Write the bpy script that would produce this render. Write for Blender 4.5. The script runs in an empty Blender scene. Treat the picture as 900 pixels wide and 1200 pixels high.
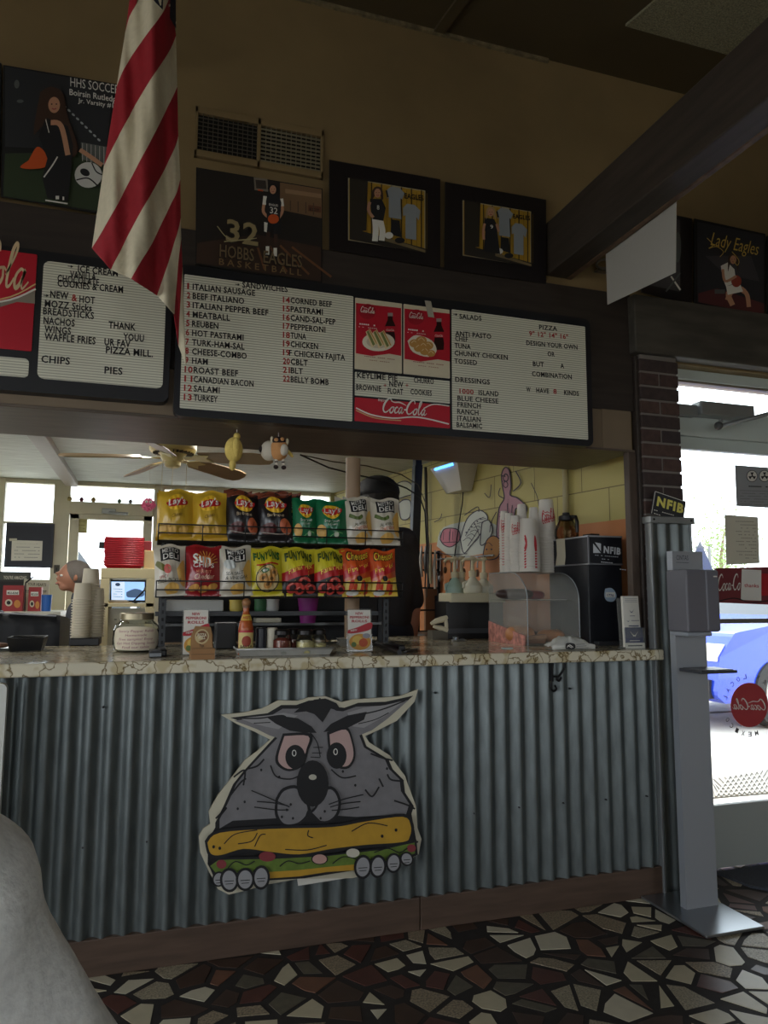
import bpy, bmesh, math, random
from mathutils import Vector, Matrix, noise
random.seed(7)
S = bpy.context.scene
C = S.collection
PI = math.pi

# ------------------------------------------------------------------ camera, sky, sun, exposure
FPX, PITCH, YAW, ROLL = 858.793, 0.113361, 0.3083615, -0.00371025
CAM = Vector((0, -2.75, 1.253))
_f = Vector((math.sin(YAW)*math.cos(PITCH), math.cos(YAW)*math.cos(PITCH), math.sin(PITCH)))
_r0 = Vector((math.cos(YAW), -math.sin(YAW), 0)); _d0 = _f.cross(_r0)
_r = _r0*math.cos(ROLL)+_d0*math.sin(ROLL); _d = _d0*math.cos(ROLL)-_r0*math.sin(ROLL)
cd = bpy.data.cameras.new('camera'); cam = bpy.data.objects.new('camera', cd); C.objects.link(cam)
mw = Matrix.Identity(4)
for i in range(3):
    mw[i][0] = _r[i]; mw[i][1] = -_d[i]; mw[i][2] = -_f[i]; mw[i][3] = CAM[i]
cam.matrix_world = mw
cd.sensor_fit = 'HORIZONTAL'; cd.sensor_width = 36; cd.lens = 36*FPX/900; cd.clip_start = 0.02
S.camera = cam
S.view_settings.view_transform = 'Standard'; S.view_settings.look = 'None'
S.view_settings.gamma = 1; S.view_settings.use_curve_mapping = False
S.view_settings.exposure = 0.30
w = bpy.data.worlds.new('sky'); S.world = w; w.use_nodes = True
bg = w.node_tree.nodes['Background']
bg.inputs[0].default_value = (0.88, 0.94, 1.0, 1); bg.inputs[1].default_value = 4.2
FILLW = 13
sd = bpy.data.lights.new('sun', 'SUN'); sd.energy = 9; sd.angle = 0.01; sd.color = (1, .95, .86)
sun = bpy.data.objects.new('sun', sd); C.objects.link(sun)
sun.rotation_euler = Vector((-0.55, -0.62, -1.0)).to_track_quat('-Z', 'Y').to_euler()
def portal(name, c, n, sx, sy):
    d = bpy.data.lights.new(name, 'AREA'); d.shape = 'RECTANGLE'; d.size = sx; d.size_y = sy
    d.cycles.is_portal = True
    o = bpy.data.objects.new(name, d); C.objects.link(o); o.location = c
    o.rotation_euler = Vector(n).to_track_quat('-Z', 'Z' if abs(n[2]) < .5 else 'Y').to_euler()
    return o

# ------------------------------------------------------------------ helpers
def ray(x, y): return _r*((x-450)/FPX)+_d*((y-600)/FPX)+_f
def W(x, y, Y): d = ray(x, y); return CAM+d*((Y-CAM.y)/d.y)
def WX(x, y, X): d = ray(x, y); return CAM+d*((X-CAM.x)/d.x)
def WZ(x, y, Z): d = ray(x, y); return CAM+d*((Z-CAM.z)/d.z)
def WP(x, y, p, n): d = ray(x, y); return CAM+d*(n.dot(p-CAM)/n.dot(d))
def R(x0, y0, x1, y1, Y):
    xc, yc = (x0+x1)/2, (y0+y1)/2
    return W(x0, yc, Y).x, W(xc, y1, Y).z, W(x1, yc, Y).x, W(xc, y0, Y).z
def lin(c): return tuple((v/255/12.92 if v/255 <= .04045 else ((v/255+.055)/1.055)**2.4) for v in c)
_mc = {}
def mat(c, rough=.6, metal=0., name=None, noise_=0., nscale=20, bump=0., coat=0., alpha=1., stretch=None, emit=0):
    key = (tuple(c), rough, metal, noise_, nscale, bump, coat, alpha, stretch, emit)
    if key in _mc: return _mc[key]
    m = bpy.data.materials.new(name or 'm_%02x%02x%02x' % tuple(int(v) for v in c)); m.use_nodes = True
    nt = m.node_tree; b = nt.nodes['Principled BSDF']
    L = lin(c)+(1,)
    b.inputs['Base Color'].default_value = L; b.inputs['Roughness'].default_value = rough
    b.inputs['Metallic'].default_value = metal; b.inputs['Coat Weight'].default_value = coat
    b.inputs['Alpha'].default_value = alpha
    if emit:
        b.inputs['Emission Color'].default_value = L; b.inputs['Emission Strength'].default_value = emit
    if noise_ or bump:
        tc = nt.nodes.new('ShaderNodeTexCoord'); mp = nt.nodes.new('ShaderNodeMapping'); nz = nt.nodes.new('ShaderNodeTexNoise')
        if stretch: mp.inputs['Scale'].default_value = stretch
        nz.inputs['Scale'].default_value = nscale; nz.inputs['Detail'].default_value = 5
        nt.links.new(tc.outputs['Object'], mp.inputs[0]); nt.links.new(mp.outputs[0], nz.inputs['Vector'])
        if noise_:
            rp = nt.nodes.new('ShaderNodeValToRGB'); e = rp.color_ramp.elements
            e[0].position = .3; e[1].position = .7
            e[0].color = tuple(max(0, v*(1-noise_)) for v in L[:3])+(1,); e[1].color = tuple(min(1, v*(1+noise_)) for v in L[:3])+(1,)
            nt.links.new(nz.outputs['Fac'], rp.inputs[0]); nt.links.new(rp.outputs[0], b.inputs['Base Color'])
        if bump:
            bp = nt.nodes.new('ShaderNodeBump'); bp.inputs['Strength'].default_value = bump; bp.inputs['Distance'].default_value = .01
            nt.links.new(nz.outputs['Fac'], bp.inputs['Height']); nt.links.new(bp.outputs[0], b.inputs['Normal'])
    _mc[key] = m
    return m
def glass(name, tint=(1, 1, 1), refl=.08, rough=0.0, haze=0.0, ior=1.25):
    m = bpy.data.materials.new(name); m.use_nodes = True; nt = m.node_tree; nt.nodes.clear()
    o = nt.nodes.new('ShaderNodeOutputMaterial'); mx = nt.nodes.new('ShaderNodeMixShader')
    t = nt.nodes.new('ShaderNodeBsdfTransparent'); g = nt.nodes.new('ShaderNodeBsdfGlossy'); fr = nt.nodes.new('ShaderNodeFresnel')
    ad = nt.nodes.new('ShaderNodeMath'); ad.operation = 'ADD'; ad.inputs[1].default_value = refl-.04; ad.use_clamp = True
    t.inputs[0].default_value = tint+(1,); g.inputs['Roughness'].default_value = rough; fr.inputs[0].default_value = ior
    nt.links.new(fr.outputs[0], ad.inputs[0]); nt.links.new(ad.outputs[0], mx.inputs[0]); nt.links.new(t.outputs[0], mx.inputs[1]); nt.links.new(g.outputs[0], mx.inputs[2])
    if haze:
        m2_ = nt.nodes.new('ShaderNodeMixShader'); m2_.inputs[0].default_value = haze; df = nt.nodes.new('ShaderNodeBsdfDiffuse'); df.inputs[0].default_value = (.8, .8, .76, 1)
        nt.links.new(mx.outputs[0], m2_.inputs[1]); nt.links.new(df.outputs[0], m2_.inputs[2]); nt.links.new(m2_.outputs[0], o.inputs[0])
    else: nt.links.new(mx.outputs[0], o.inputs[0])
    return m

class M:
    """collects faces for ONE mesh"""
    def __init__(s): s.v = []; s.f = []; s.m = []; s.sm = []
    def add(s, vs, fs, m, sm=False):
        o = len(s.v); s.v += [Vector(v) for v in vs]
        for f in fs: s.f.append([i+o for i in f]); s.m.append(m); s.sm.append(sm)
        return s
    def join(s, t): return s.addm(t)
    def addm(s, t):
        o = len(s.v); s.v += t.v
        s.f += [[i+o for i in f] for f in t.f]; s.m += t.m; s.sm += t.sm; return s
    def tf(s, fn): s.v = [Vector(fn(v)) for v in s.v]; return s
    def box(s, x0, y0, z0, x1, y1, z1, m):
        if x0 > x1: x0, x1 = x1, x0
        if y0 > y1: y0, y1 = y1, y0
        if z0 > z1: z0, z1 = z1, z0
        vs = [(x, y, z) for z in (z0, z1) for y in (y0, y1) for x in (x0, x1)]
        return s.add(vs, [(0, 2, 3, 1), (4, 5, 7, 6), (0, 1, 5, 4), (2, 6, 7, 3), (0, 4, 6, 2), (1, 3, 7, 5)], m)
    def hexa(s, b, t, m):   # 4 bottom, 4 top points, counter-clockwise
        return s.add(list(b)+list(t), [(3, 2, 1, 0), (4, 5, 6, 7)]+[(i, (i+1) % 4, 4+(i+1) % 4, 4+i) for i in range(4)], m)
    def cyl(s, p, q, r0, r1=None, m=None, n=16, cap=True, sm=True):
        r1 = r0 if r1 is None else r1; p = Vector(p); q = Vector(q); d = (q-p).normalized()
        a = d.orthogonal().normalized(); b = d.cross(a)
        vs = []
        for c, r in ((p, r0), (q, r1)):
            vs += [c+(a*math.cos(2*PI*i/n)+b*math.sin(2*PI*i/n))*r for i in range(n)]
        s.add(vs, [(i, (i+1) % n, n+(i+1) % n, n+i) for i in range(n)], m, sm)
        if cap: s.add(vs, [tuple(range(n))[::-1], tuple(range(n, 2*n))], m)
        return s
    def tube(s, pts, r, m, n=8, closed=False):
        pts = [Vector(p) for p in pts]; k = len(pts); vs = []; a = None
        for i, p in enumerate(pts):
            d = (pts[min(i+1, k-1)]-pts[max(i-1, 0)]) if not closed else (pts[(i+1) % k]-pts[i-1])
            d.normalize()
            a = d.orthogonal() if a is None else (a-d*a.dot(d))
            a.normalize(); b = d.cross(a)
            rr = r[i] if isinstance(r, (list, tuple)) else r
            vs += [p+(a*math.cos(2*PI*j/n)+b*math.sin(2*PI*j/n))*rr for j in range(n)]
        K = k if closed else k-1
        fs = [(i*n+j, i*n+(j+1) % n, ((i+1) % k)*n+(j+1) % n, ((i+1) % k)*n+j) for i in range(K) for j in range(n)]
        s.add(vs, fs, m, True)
        if not closed: s.add(vs, [tuple(range(n))[::-1], tuple(range((k-1)*n, k*n))], m)
        return s
    def lathe(s, prof, c, m, n=24, axis='Z', sm=True):   # prof: (r,h) ; m may be list per segment
        c = Vector(c); vs = []
        for r, h in prof:
            for j in range(n):
                a = 2*PI*j/n; x, y = r*math.cos(a), r*math.sin(a)
                vs.append(c+(Vector((x, y, h)) if axis == 'Z' else Vector((x, -h, y))))
        for i in range(len(prof)-1):
            s.add(vs[i*n:(i+2)*n], [(j, (j+1) % n, n+(j+1) % n, n+j) for j in range(n)], m[i] if isinstance(m, list) else m, sm)
        return s
    def ball(s, c, r, m, n=16, k=10):
        c = Vector(c); r = (r, r, r) if not isinstance(r, (tuple, list)) else r; vs = []
        for i in range(k+1):
            t = PI*i/k
            for j in range(n):
                a = 2*PI*j/n; vs.append(c+Vector((r[0]*math.sin(t)*math.cos(a), r[1]*math.sin(t)*math.sin(a), r[2]*math.cos(t))))
        return s.add(vs, [(i*n+j, (i+1)*n+j, (i+1)*n+(j+1) % n, i*n+(j+1) % n) for i in range(k) for j in range(n)], m, True)
    def prism(s, pts, off, m, m2=None):  # extrude a planar polygon by vector off
        pts = [Vector(p) for p in pts]; off = Vector(off); n = len(pts)
        vs = pts+[p+off for p in pts]
        s.add(vs, [tuple(range(n))], m); s.add(vs, [tuple(range(n, 2*n))[::-1]], m2 or m)
        return s.add(vs, [(i, i+n, (i+1) % n+n, (i+1) % n) for i in range(n)], m2 or m)
    def grid(s, fn, nu, nv, m, sm=True):
        vs = [fn(i/nu, j/nv) for j in range(nv+1) for i in range(nu+1)]; k = nu+1
        return s.add(vs, [(j*k+i, j*k+i+1, (j+1)*k+i+1, (j+1)*k+i) for j in range(nv) for i in range(nu)], m, sm)
    def bounds(s):
        return [min(v[i] for v in s.v) for i in range(3)], [max(v[i] for v in s.v) for i in range(3)]

ORG = {}
def mk(name, mb, org=Vector((0, 0, 0)), bevel=0, merge=False, solid=0):
    me = bpy.data.meshes.new(name); ms = []
    for x in mb.m:
        if x not in ms: ms.append(x)
    me.from_pydata([tuple(v-org) for v in mb.v], [], mb.f)
    for x in ms: me.materials.append(x)
    ix = {x: i for i, x in enumerate(ms)}
    me.polygons.foreach_set('material_index', [ix[x] for x in mb.m]); me.polygons.foreach_set('use_smooth', mb.sm)
    if merge:
        bm = bmesh.new(); bm.from_mesh(me); bmesh.ops.remove_doubles(bm, verts=bm.verts, dist=1e-5); bm.to_mesh(me); bm.free()
    me.update()
    o = bpy.data.objects.new(name, me); C.objects.link(o); o.location = org
    if bevel:
        b = o.modifiers.new('bevel', 'BEVEL'); b.width = bevel; b.segments = 2; b.limit_method = 'ANGLE'; b.angle_limit = .7
    if solid:
        b = o.modifiers.new('thickness', 'SOLIDIFY'); b.thickness = solid; b.offset = 0
    return o
def tag(o, label, cat, group=None):
    o['label'] = label; o['category'] = cat
    if group: o['group'] = group
    return o
def thing(name, label, cat, loc=(0, 0, 0), group=None):
    o = bpy.data.objects.new(name, None); C.objects.link(o); o.location = loc; o.empty_display_size = .05
    ORG[o] = Vector(loc); return tag(o, label, cat, group)
def part(name, mb, parent, label=None, **k):
    org = ORG[parent]; o = mk(name, mb, org, **k); o.location = (0, 0, 0); o.parent = parent; ORG[o] = org
    if label: o['label'] = label
    return o
def solo(name, mb, label, cat, group=None, **k):
    lo, hi = mb.bounds(); org = Vector(((lo[0]+hi[0])/2, (lo[1]+hi[1])/2, lo[2]))
    o = mk(name, mb, org, **k); ORG[o] = org; return tag(o, label, cat, group)
def struct(name, mb, parent=None, **k):
    if parent is not None: return part(name, mb, parent, **k)
    lo, hi = mb.bounds(); org = Vector(((lo[0]+hi[0])/2, (lo[1]+hi[1])/2, lo[2]))
    o = mk(name, mb, org, **k); o['kind'] = 'structure'; ORG[o] = org; return o
def dup(o, loc=None, rot=None, label=None, group=None):
    def cp(x, p):
        c = x.copy(); C.objects.link(c)
        if p is not None: c.parent = p
        for ch in [y for y in x.children]: cp(ch, c)
        return c
    c = cp(o, None)
    if loc is not None: c.location = loc
    if rot is not None: c.rotation_euler = rot
    if label: c['label'] = label
    if group: c['group'] = group
    return c

# ---- lettering and flat artwork
_gc = {}
def glyphs(t, bold=.012):
    k = (t, bold)
    if k not in _gc:
        cu = bpy.data.curves.new('t', 'FONT'); cu.body = t; cu.offset = bold; cu.resolution_u = 2; cu.space_character = 1+max(0, bold-.012)*5
        ob = bpy.data.objects.new('t', cu); me = bpy.data.meshes.new_from_object(ob)
        vs = [(v.co.x, v.co.y) for v in me.vertices]; fs = [tuple(p.vertices) for p in me.polygons]
        bpy.data.objects.remove(ob); bpy.data.meshes.remove(me); bpy.data.curves.remove(cu)
        x0 = min(v[0] for v in vs); x1 = max(v[0] for v in vs)
        _gc[k] = ([((x-x0)/(x1-x0), y/.70) for x, y in vs], fs)
    return _gc[k]
def catmull(p, n=6):
    p = [Vector(q) for q in p]; out = []
    for i in range(len(p)-1):
        a = p[max(i-1, 0)]; b = p[i]; c = p[i+1]; d = p[min(i+2, len(p)-1)]
        for j in range(n):
            t = j/n; out.append(.5*((2*b)+(c-a)*t+(2*a-5*b+4*c-d)*t*t+(3*b-3*c+d-a)*t**3))
    return out+[p[-1]]
def ribbon(pts, w):       # 2D polyline -> list of quads; w a number or (start, mid, end)
    n = len(pts); q = []
    for i, p in enumerate(pts):
        d = pts[min(i+1, n-1)]-pts[max(i-1, 0)]
        d = d.normalized() if d.length > 1e-9 else Vector((1, 0))
        t = i/(n-1); ww = w if not isinstance(w, tuple) else (w[0]+(w[1]-w[0])*min(1, 2*t) if t < .5 else w[1]+(w[2]-w[1])*(2*t-1))
        nn = Vector((-d.y, d.x))*ww/2; q.append((p+nn, p-nn))
    vs = [x for ab in q for x in ab]
    return vs, [(2*i, 2*i+1, 2*i+3, 2*i+2) for i in range(n-1)]
SCR = [  # flowing script word: centre lines and widths in letter units
 ([(1.75, 1.75), (1.6, 2.1), (1.2, 2.25), (.7, 1.9), (.3, 1.2), (.25, .5), (.6, .05), (1.1, .1), (1.6, .55)], (.12, .32, .1)),
 ([(2.3, .95), (1.95, .85), (1.7, .45), (1.8, .05), (2.15, .05), (2.4, .45), (2.3, .95), (2.6, .8)], (.12, .22, .1)),
 ([(3.3, .8), (3.1, .98), (2.8, .75), (2.7, .35), (2.9, .03), (3.25, .15), (3.55, .5)], (.12, .24, .1)),
 ([(4.2, .85), (3.9, .98), (3.6, .7), (3.55, .3), (3.75, .02), (4.05, .3), (4.25, .95), (4.15, .35), (4.3, .02), (4.6, .35)], (.12, .22, .1)),
 ([(4.65, .62), (5.1, .68)], .2),
 ([(6.75, 1.7), (6.6, 2.1), (6.2, 2.25), (5.7, 1.9), (5.3, 1.2), (5.25, .5), (5.6, .05), (6.1, .1), (6.6, .55)], (.12, .32, .1)),
 ([(7.3, .95), (6.95, .85), (6.7, .45), (6.8, .05), (7.15, .05), (7.4, .45), (7.3, .95), (7.6, .8)], (.12, .22, .1)),
 ([(7.6, .6), (8.0, 1.4), (8.15, 2.0), (8.0, 2.2), (7.8, 1.8), (7.75, .8), (7.85, .1), (8.1, .1), (8.35, .5)], (.1, .24, .1)),
 ([(9.1, .85), (8.8, .98), (8.5, .7), (8.45, .3), (8.65, .02), (8.95, .3), (9.15, .95), (9.05, .35), (9.2, .02), (9.6, .4)], (.12, .22, .08)),
 ([(1.2, 2.25), (2.2, 1.7), (3.4, 1.75), (4.6, 1.45), (5.0, 1.3)], (.1, .18, .05)),
]
def script_mesh(only=None, bold=1.0):
    vs = []; fs = []
    for k, (p, w) in enumerate(SCR):
        if only and k not in only: continue
        w = tuple(x*bold for x in w) if isinstance(w, tuple) else w*bold
        a, b = ribbon(catmull([(x+.22*y, y) for x, y in p], 5), w)
        fs += [tuple(i+len(vs) for i in f) for f in b]; vs += a
    x0 = min(v[0] for v in vs); x1 = max(v[0] for v in vs)
    return [((v[0]-x0)/(x1-x0), v[1]/2.2) for v in vs], fs
class Art(M):
    """flat artwork drawn in stacked thin layers; F(x, y, lift) maps drawing coordinates onto the real surface"""
    def __init__(s, F, dz=.0005, start=.0006): super().__init__(); s.F = F; s.dz = dz; s.h = start
    def lay(s): s.h += s.dz; return s.h
    def poly(s, pts, m): h = s.lay(); return s.add([s.F(x, y, h) for x, y in pts], [tuple(range(len(pts)))], m)
    def rect(s, x0, y0, x1, y1, m): return s.poly([(x0, y0), (x1, y0), (x1, y1), (x0, y1)], m)
    def ell(s, cx, cy, rx, ry, m, rot=0, n=24):
        c, t = math.cos(rot), math.sin(rot)
        return s.poly([(cx+rx*math.cos(a)*c-ry*math.sin(a)*t, cy+rx*math.cos(a)*t+ry*math.sin(a)*c) for a in [2*PI*i/n for i in range(n)]], m)
    def line(s, pts, wd, m, smooth=True):
        h = s.lay(); p = catmull(pts, 5) if smooth and len(pts) > 2 else [Vector(q) for q in pts]
        vs, fs = ribbon(p, wd); return s.add([s.F(v[0], v[1], h) for v in vs], fs, m)
    def blob(s, pts, m): return s.poly([tuple(p) for p in catmull(list(pts)+[pts[0]], 4)[:-1]], m)
    def _put(s, vs, fs, x0, y0, x1, y1, ht, m, shear=0, mirror=False):
        h = s.lay(); a = s.F(x0, y0, h); b = s.F(x1, y1, h); e = 1e-3
        d = b-a; L = d.length; dn = d/L
        nrm = (s.F(x0, y0, h+.01)-a).normalized(); up = nrm.cross(dn)
        if mirror: up = -up
        H = ht
        return s.add([a+d*(v[0]+shear*v[1]*H/L)+up*(v[1]*H) for v in vs], fs, m)
    def text(s, t, x0, y0, x1, y1, ht, m, bold=.012, shear=0, mirror=False):
        vs, fs = glyphs(t, bold); return s._put(vs, fs, x0, y0, x1, y1, ht, m, shear, mirror)
    def script(s, x0, y0, x1, y1, ht, m, only=None, bold=1.0, mirror=False):
        vs, fs = script_mesh(only, bold); return s._put(vs, fs, x0, y0, x1, y1, ht, m, 0, mirror)
    def scribble(s, x0, y0, x1, y1, m, wd=.6, seed=0):   # unreadable small print
        rr = random.Random(seed); x = x0; n = max(3, int(abs(x1-x0)/2.2))
        for k in range(n):
            if rr.random() < .2: continue
            a = x0+(x1-x0)*k/n; b = x0+(x1-x0)*(k+.75)/n; ya = y0+(y1-y0)*k/n
            s.h -= s.dz; s.line([(a, ya), (b, ya+(y1-y0)/n)], wd, m, False)
        s.lay(); return s
def conform(art, fn, maxlen):
    """subdivide flat artwork (local x, y, lift) and wrap it on a curved surface fn(x, y, lift)"""
    bm = bmesh.new(); vs = [bm.verts.new(v) for v in art.v]; ms = []
    for f, m in zip(art.f, art.m):
        if m not in ms: ms.append(m)
        try: fc = bm.faces.new([vs[i] for i in f]); fc.material_index = ms.index(m)
        except ValueError: pass
    bmesh.ops.triangulate(bm, faces=bm.faces[:])
    for _ in range(4):
        es = [e for e in bm.edges if e.calc_length() > maxlen]
        if not es: break
        bmesh.ops.subdivide_edges(bm, edges=es, cuts=1)
        bmesh.ops.triangulate(bm, faces=[f for f in bm.faces if len(f.verts) > 3])
    out = M(); bm.verts.index_update()
    out.v = [Vector(fn(*v.co)) for v in bm.verts]
    for f in bm.faces: out.f.append([v.index for v in f.verts]); out.m.append(ms[f.material_index]); out.sm.append(True)
    bm.free(); return out
def FY(Y): return lambda x, y, h: W(x, y, Y)+Vector((0, -h, 0))
flat = lambda x, y, h: Vector((x, y, h))

# ------------------------------------------------------------------ colours
WHITE = mat((225, 223, 215), .5); CREAM = mat((214, 205, 176), .5); BLACK = mat((18, 18, 20), .45); BLKM = mat((14, 14, 15), .7)
RED = mat((176, 26, 40), .45); INK = mat((16, 15, 18), .6); INKR = mat((165, 38, 34), .6); GOLD = mat((196, 160, 60), .5)
BEIGE = mat((127, 107, 72), .75, noise_=.10, nscale=3); DKBRN = mat((50, 42, 37), .55, noise_=.25, nscale=4, stretch=(1, 8, 8))
TAN = mat((122, 106, 86), .6, noise_=.08, nscale=5); CEIL = mat((88, 76, 54), .7, noise_=.08, nscale=3)
ALU = mat((150, 154, 155), .42, .6, noise_=.06, nscale=8); STEEL = mat((165, 170, 175), .3, .9)
GALV = mat((112, 119, 119), .42, .7, noise_=.2, nscale=34, stretch=(1, 1, .25)); FRAMEC = mat((205, 200, 176), .5, noise_=.06, nscale=6)
BOARD = mat((208, 207, 190), .55); KCEIL = mat((190, 196, 190), .6, noise_=.22, nscale=5, stretch=(1, 10, 1))
PAPER = mat((218, 215, 205), .7); SKIN = mat((196, 142, 112), .55); SKIN2 = mat((150, 98, 76), .55); HAIRG = mat((112, 106, 100), .7, bump=.4, nscale=60)
PLASTIC = glass('clear_acrylic', (.95, .96, .95), .07, .02, .10, 1.04); GLASS = glass('window_glass', (.97, .99, .99), .06)
# ------------------------------------------------------------------ dining room shell
XL, XR, YB, YW = -3.4, 4.6, -5.6, .07       # left wall, right wall, wall behind the camera, counter wall
YD = .17                                     # plane of the entrance door
ZC = 3.77; SL = .229                         # ceiling height at the counter wall, its fall towards the camera
cz = lambda y: ZC+SL*(y-.05)
m = M(); m.box(XL-.2, YW, 1.92, 2.12, .55, ZC+.1, BEIGE); m.box(2.12, YW, 2.36, XR, .30, ZC+.1, BEIGE)
struct('wall_front', m)
# dark timber band below the posters, tan board under the menu signs
m = M()
z0 = 2.66; m.box(XL, YW-.022, 2.10, 2.10, YW, z0, DKBRN)
struct('trim_1', m, bevel=.004)
m = M(); m.box(XL, YW-.012, 1.92, 2.085, YW, 2.10, TAN)
m.box(1.93, YW-.016, 1.92, 2.085, YW, 2.36, TAN)
struct('trim_2', m, bevel=.002)
m = M(); m.box(XL, YW-.02, 1.908, 2.1, .55, 1.92, mat((92, 80, 70), .45, noise_=.2, nscale=5, stretch=(1, 6, 6))); struct('trim_3', m, bevel=.003)
m = M(); m.box(2.058, .045, 1.027, 2.10, .085, 1.908, mat((74, 60, 50), .55, noise_=.2, nscale=6, stretch=(8, 8, 1))); m.box(2.10, .03, .98, 2.118, .14, 2.36, DKBRN); struct('trim_4', m, bevel=.004)
# beam over the entrance
m = M(); a = W(755, 360, .02); m.box(2.085, .0, 2.37, XR, YW+.1, 2.645, mat((72, 68, 62), .55, noise_=.35, nscale=4, stretch=(1, 5, 5)))
struct('trim_5', m, bevel=.006)
# ceiling
m = M(); t = .05
m.hexa([(XL, YB, cz(YB)), (XR, YB, cz(YB)), (XR, .1, cz(.1)), (XL, .1, cz(.1))], [(XL, YB, cz(YB)+t), (XR, YB, cz(YB)+t), (XR, .1, cz(.1)+t), (XL, .1, cz(.1)+t)], CEIL)
struct('ceiling', m)
m = M()
for xa in (1.12,):
    m.hexa([(xa, -3, cz(-3)-.012), (xa+.05, -3, cz(-3)-.012), (xa+.05, YW, cz(YW)-.012), (xa, YW, cz(YW)-.012)], [(xa, -3, cz(-3)), (xa+.05, -3, cz(-3)), (xa+.05, YW, cz(YW)), (xa, YW, cz(YW))], CEIL)
m.hexa([(XL, YW-.015, cz(YW)-.02), (1.7, YW-.015, cz(YW)-.02), (1.7, YW, cz(YW)-.02), (XL, YW, cz(YW)-.02)], [(XL, YW-.015, cz(YW)), (1.7, YW-.015, cz(YW)), (1.7, YW, cz(YW)), (XL, YW, cz(YW))], mat((120, 108, 82), .6, noise_=.5, nscale=30))
struct('trim_6', m)
# speckled panel let into the ceiling
cn = Vector((0, -SL, 1)).normalized(); cp = Vector((0, .05, ZC-.012))
pa = [WP(x, y, cp, cn) for x, y in ((733, 31), (856, 68), (960, -30), (830, -70))]
m = M(); xa, xb = pa[0].x, pa[1].x+.04; ya, yb = -1.75, pa[0].y
m.hexa([(xa, ya, cz(ya)-.012), (xb, ya, cz(ya)-.012), (xb, yb, cz(yb)-.012), (xa, yb, cz(yb)-.012)], [(xa, ya, cz(ya)), (xb, ya, cz(ya)), (xb, yb, cz(yb)), (xa, yb, cz(yb))], mat((150, 146, 120), .8, noise_=.5, nscale=160, bump=.3))
solo('ceiling_panel', m, 'speckled pale acoustic panel set in the sloping ceiling beside the dark beam', 'ceiling panel')
# walls behind the camera: windows let the daylight in
WALLP = mat((150, 132, 100), .8, noise_=.08, nscale=3)
def wall_holes(m, axis, c, th, a0, a1, z0, z1, holes, mt):   # wall along axis with rectangular holes (a,b,za,zb)
    def bx(u0, u1, v0, v1):
        if u1-u0 < 1e-4 or v1-v0 < 1e-4: return
        if axis == 'X': m.box(u0, c, v0, u1, c+th, v1, mt)
        else: m.box(c, u0, v0, c+th, u1, v1, mt)
    u = a0
    for (a, b, za, zb) in sorted(holes):
        bx(u, a, z0, z1); bx(a, b, z0, za); bx(a, b, zb, z1); u = b
    bx(u, a1, z0, z1)
m = M(); hl = [(-5.2, -3.7, .6, 2.3), (-3.5, -2.0, .6, 2.3), (-1.8, -.4, .6, 2.3)]
wall_holes(m, 'Y', XL-.15, .15, YB, .1, 0, 3.9, hl, WALLP); struct('wall_left', m)
m = M(); hb = [(-3.0, -1.6, .7, 2.2), (-.8, .2, .7, 2.2), (2.1, 3.3, .7, 2.2)]
wall_holes(m, 'X', YB-.15, .15, XL-.15, XR+.15, 0, 3.0, hb, WALLP); struct('wall_back', m)
m = M(); m.box(XR, YB, 0, XR+.15, .3, 3.9, WALLP); struct('wall_right', m)
for h in hl[:]: portal('daylight_left', (XL-.16, (h[0]+h[1])/2, 1.5), (1, 0, 0), h[1]-h[0], 1.5)
for h in hb[:]: portal('daylight_back', ((h[0]+h[1])/2, YB-.16, 1.5), (0, 1, 0), h[1]-h[0], 1.5)

# floor: broken slabs set in dark grout
def clip(poly, p, n):
    out = []
    for i in range(len(poly)):
        a, b = poly[i], poly[(i+1) % len(poly)]; da, db = (a-p).dot(n), (b-p).dot(n)
        if da <= 0: out.append(a)
        if da*db < 0: out.append(a+(b-a)*(da/(da-db)))
    return out
GROUT = mat((40, 35, 32), .8, noise_=.2, nscale=30)
TILES = [mat((186, 176, 148), .45, noise_=.06, nscale=25), mat((196, 188, 164), .42, noise_=.05, nscale=25),
         mat((150, 140, 118), .5, noise_=.55, nscale=170), mat((140, 126, 104), .5, noise_=.6, nscale=150),
         mat((84, 50, 42), .45, noise_=.15, nscale=20), mat((66, 48, 38), .45, noise_=.15, nscale=20), mat((92, 86, 72), .5, noise_=.2, nscale=40), mat((110, 76, 58), .5, noise_=.15, nscale=20)]
m = M(); m.box(XL, YB, -.06, XR+.2, YD+.2, -.0016, GROUT)
rr = random.Random(11); seeds = []; x0, x1, y0, y1 = -.7, 3.4, -2.0, .2; sp = .108
yy = y0; row = 0
while yy < y1+.2:
    xx = x0+(row % 2)*sp*.5
    while xx < x1+.2:
        if rr.random() > .12: seeds.append(Vector((xx+rr.uniform(-.45, .45)*sp, yy+rr.uniform(-.45, .45)*sp)))
        xx += sp*rr.uniform(.85, 1.35)
    yy += sp*.8; row += 1
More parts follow.
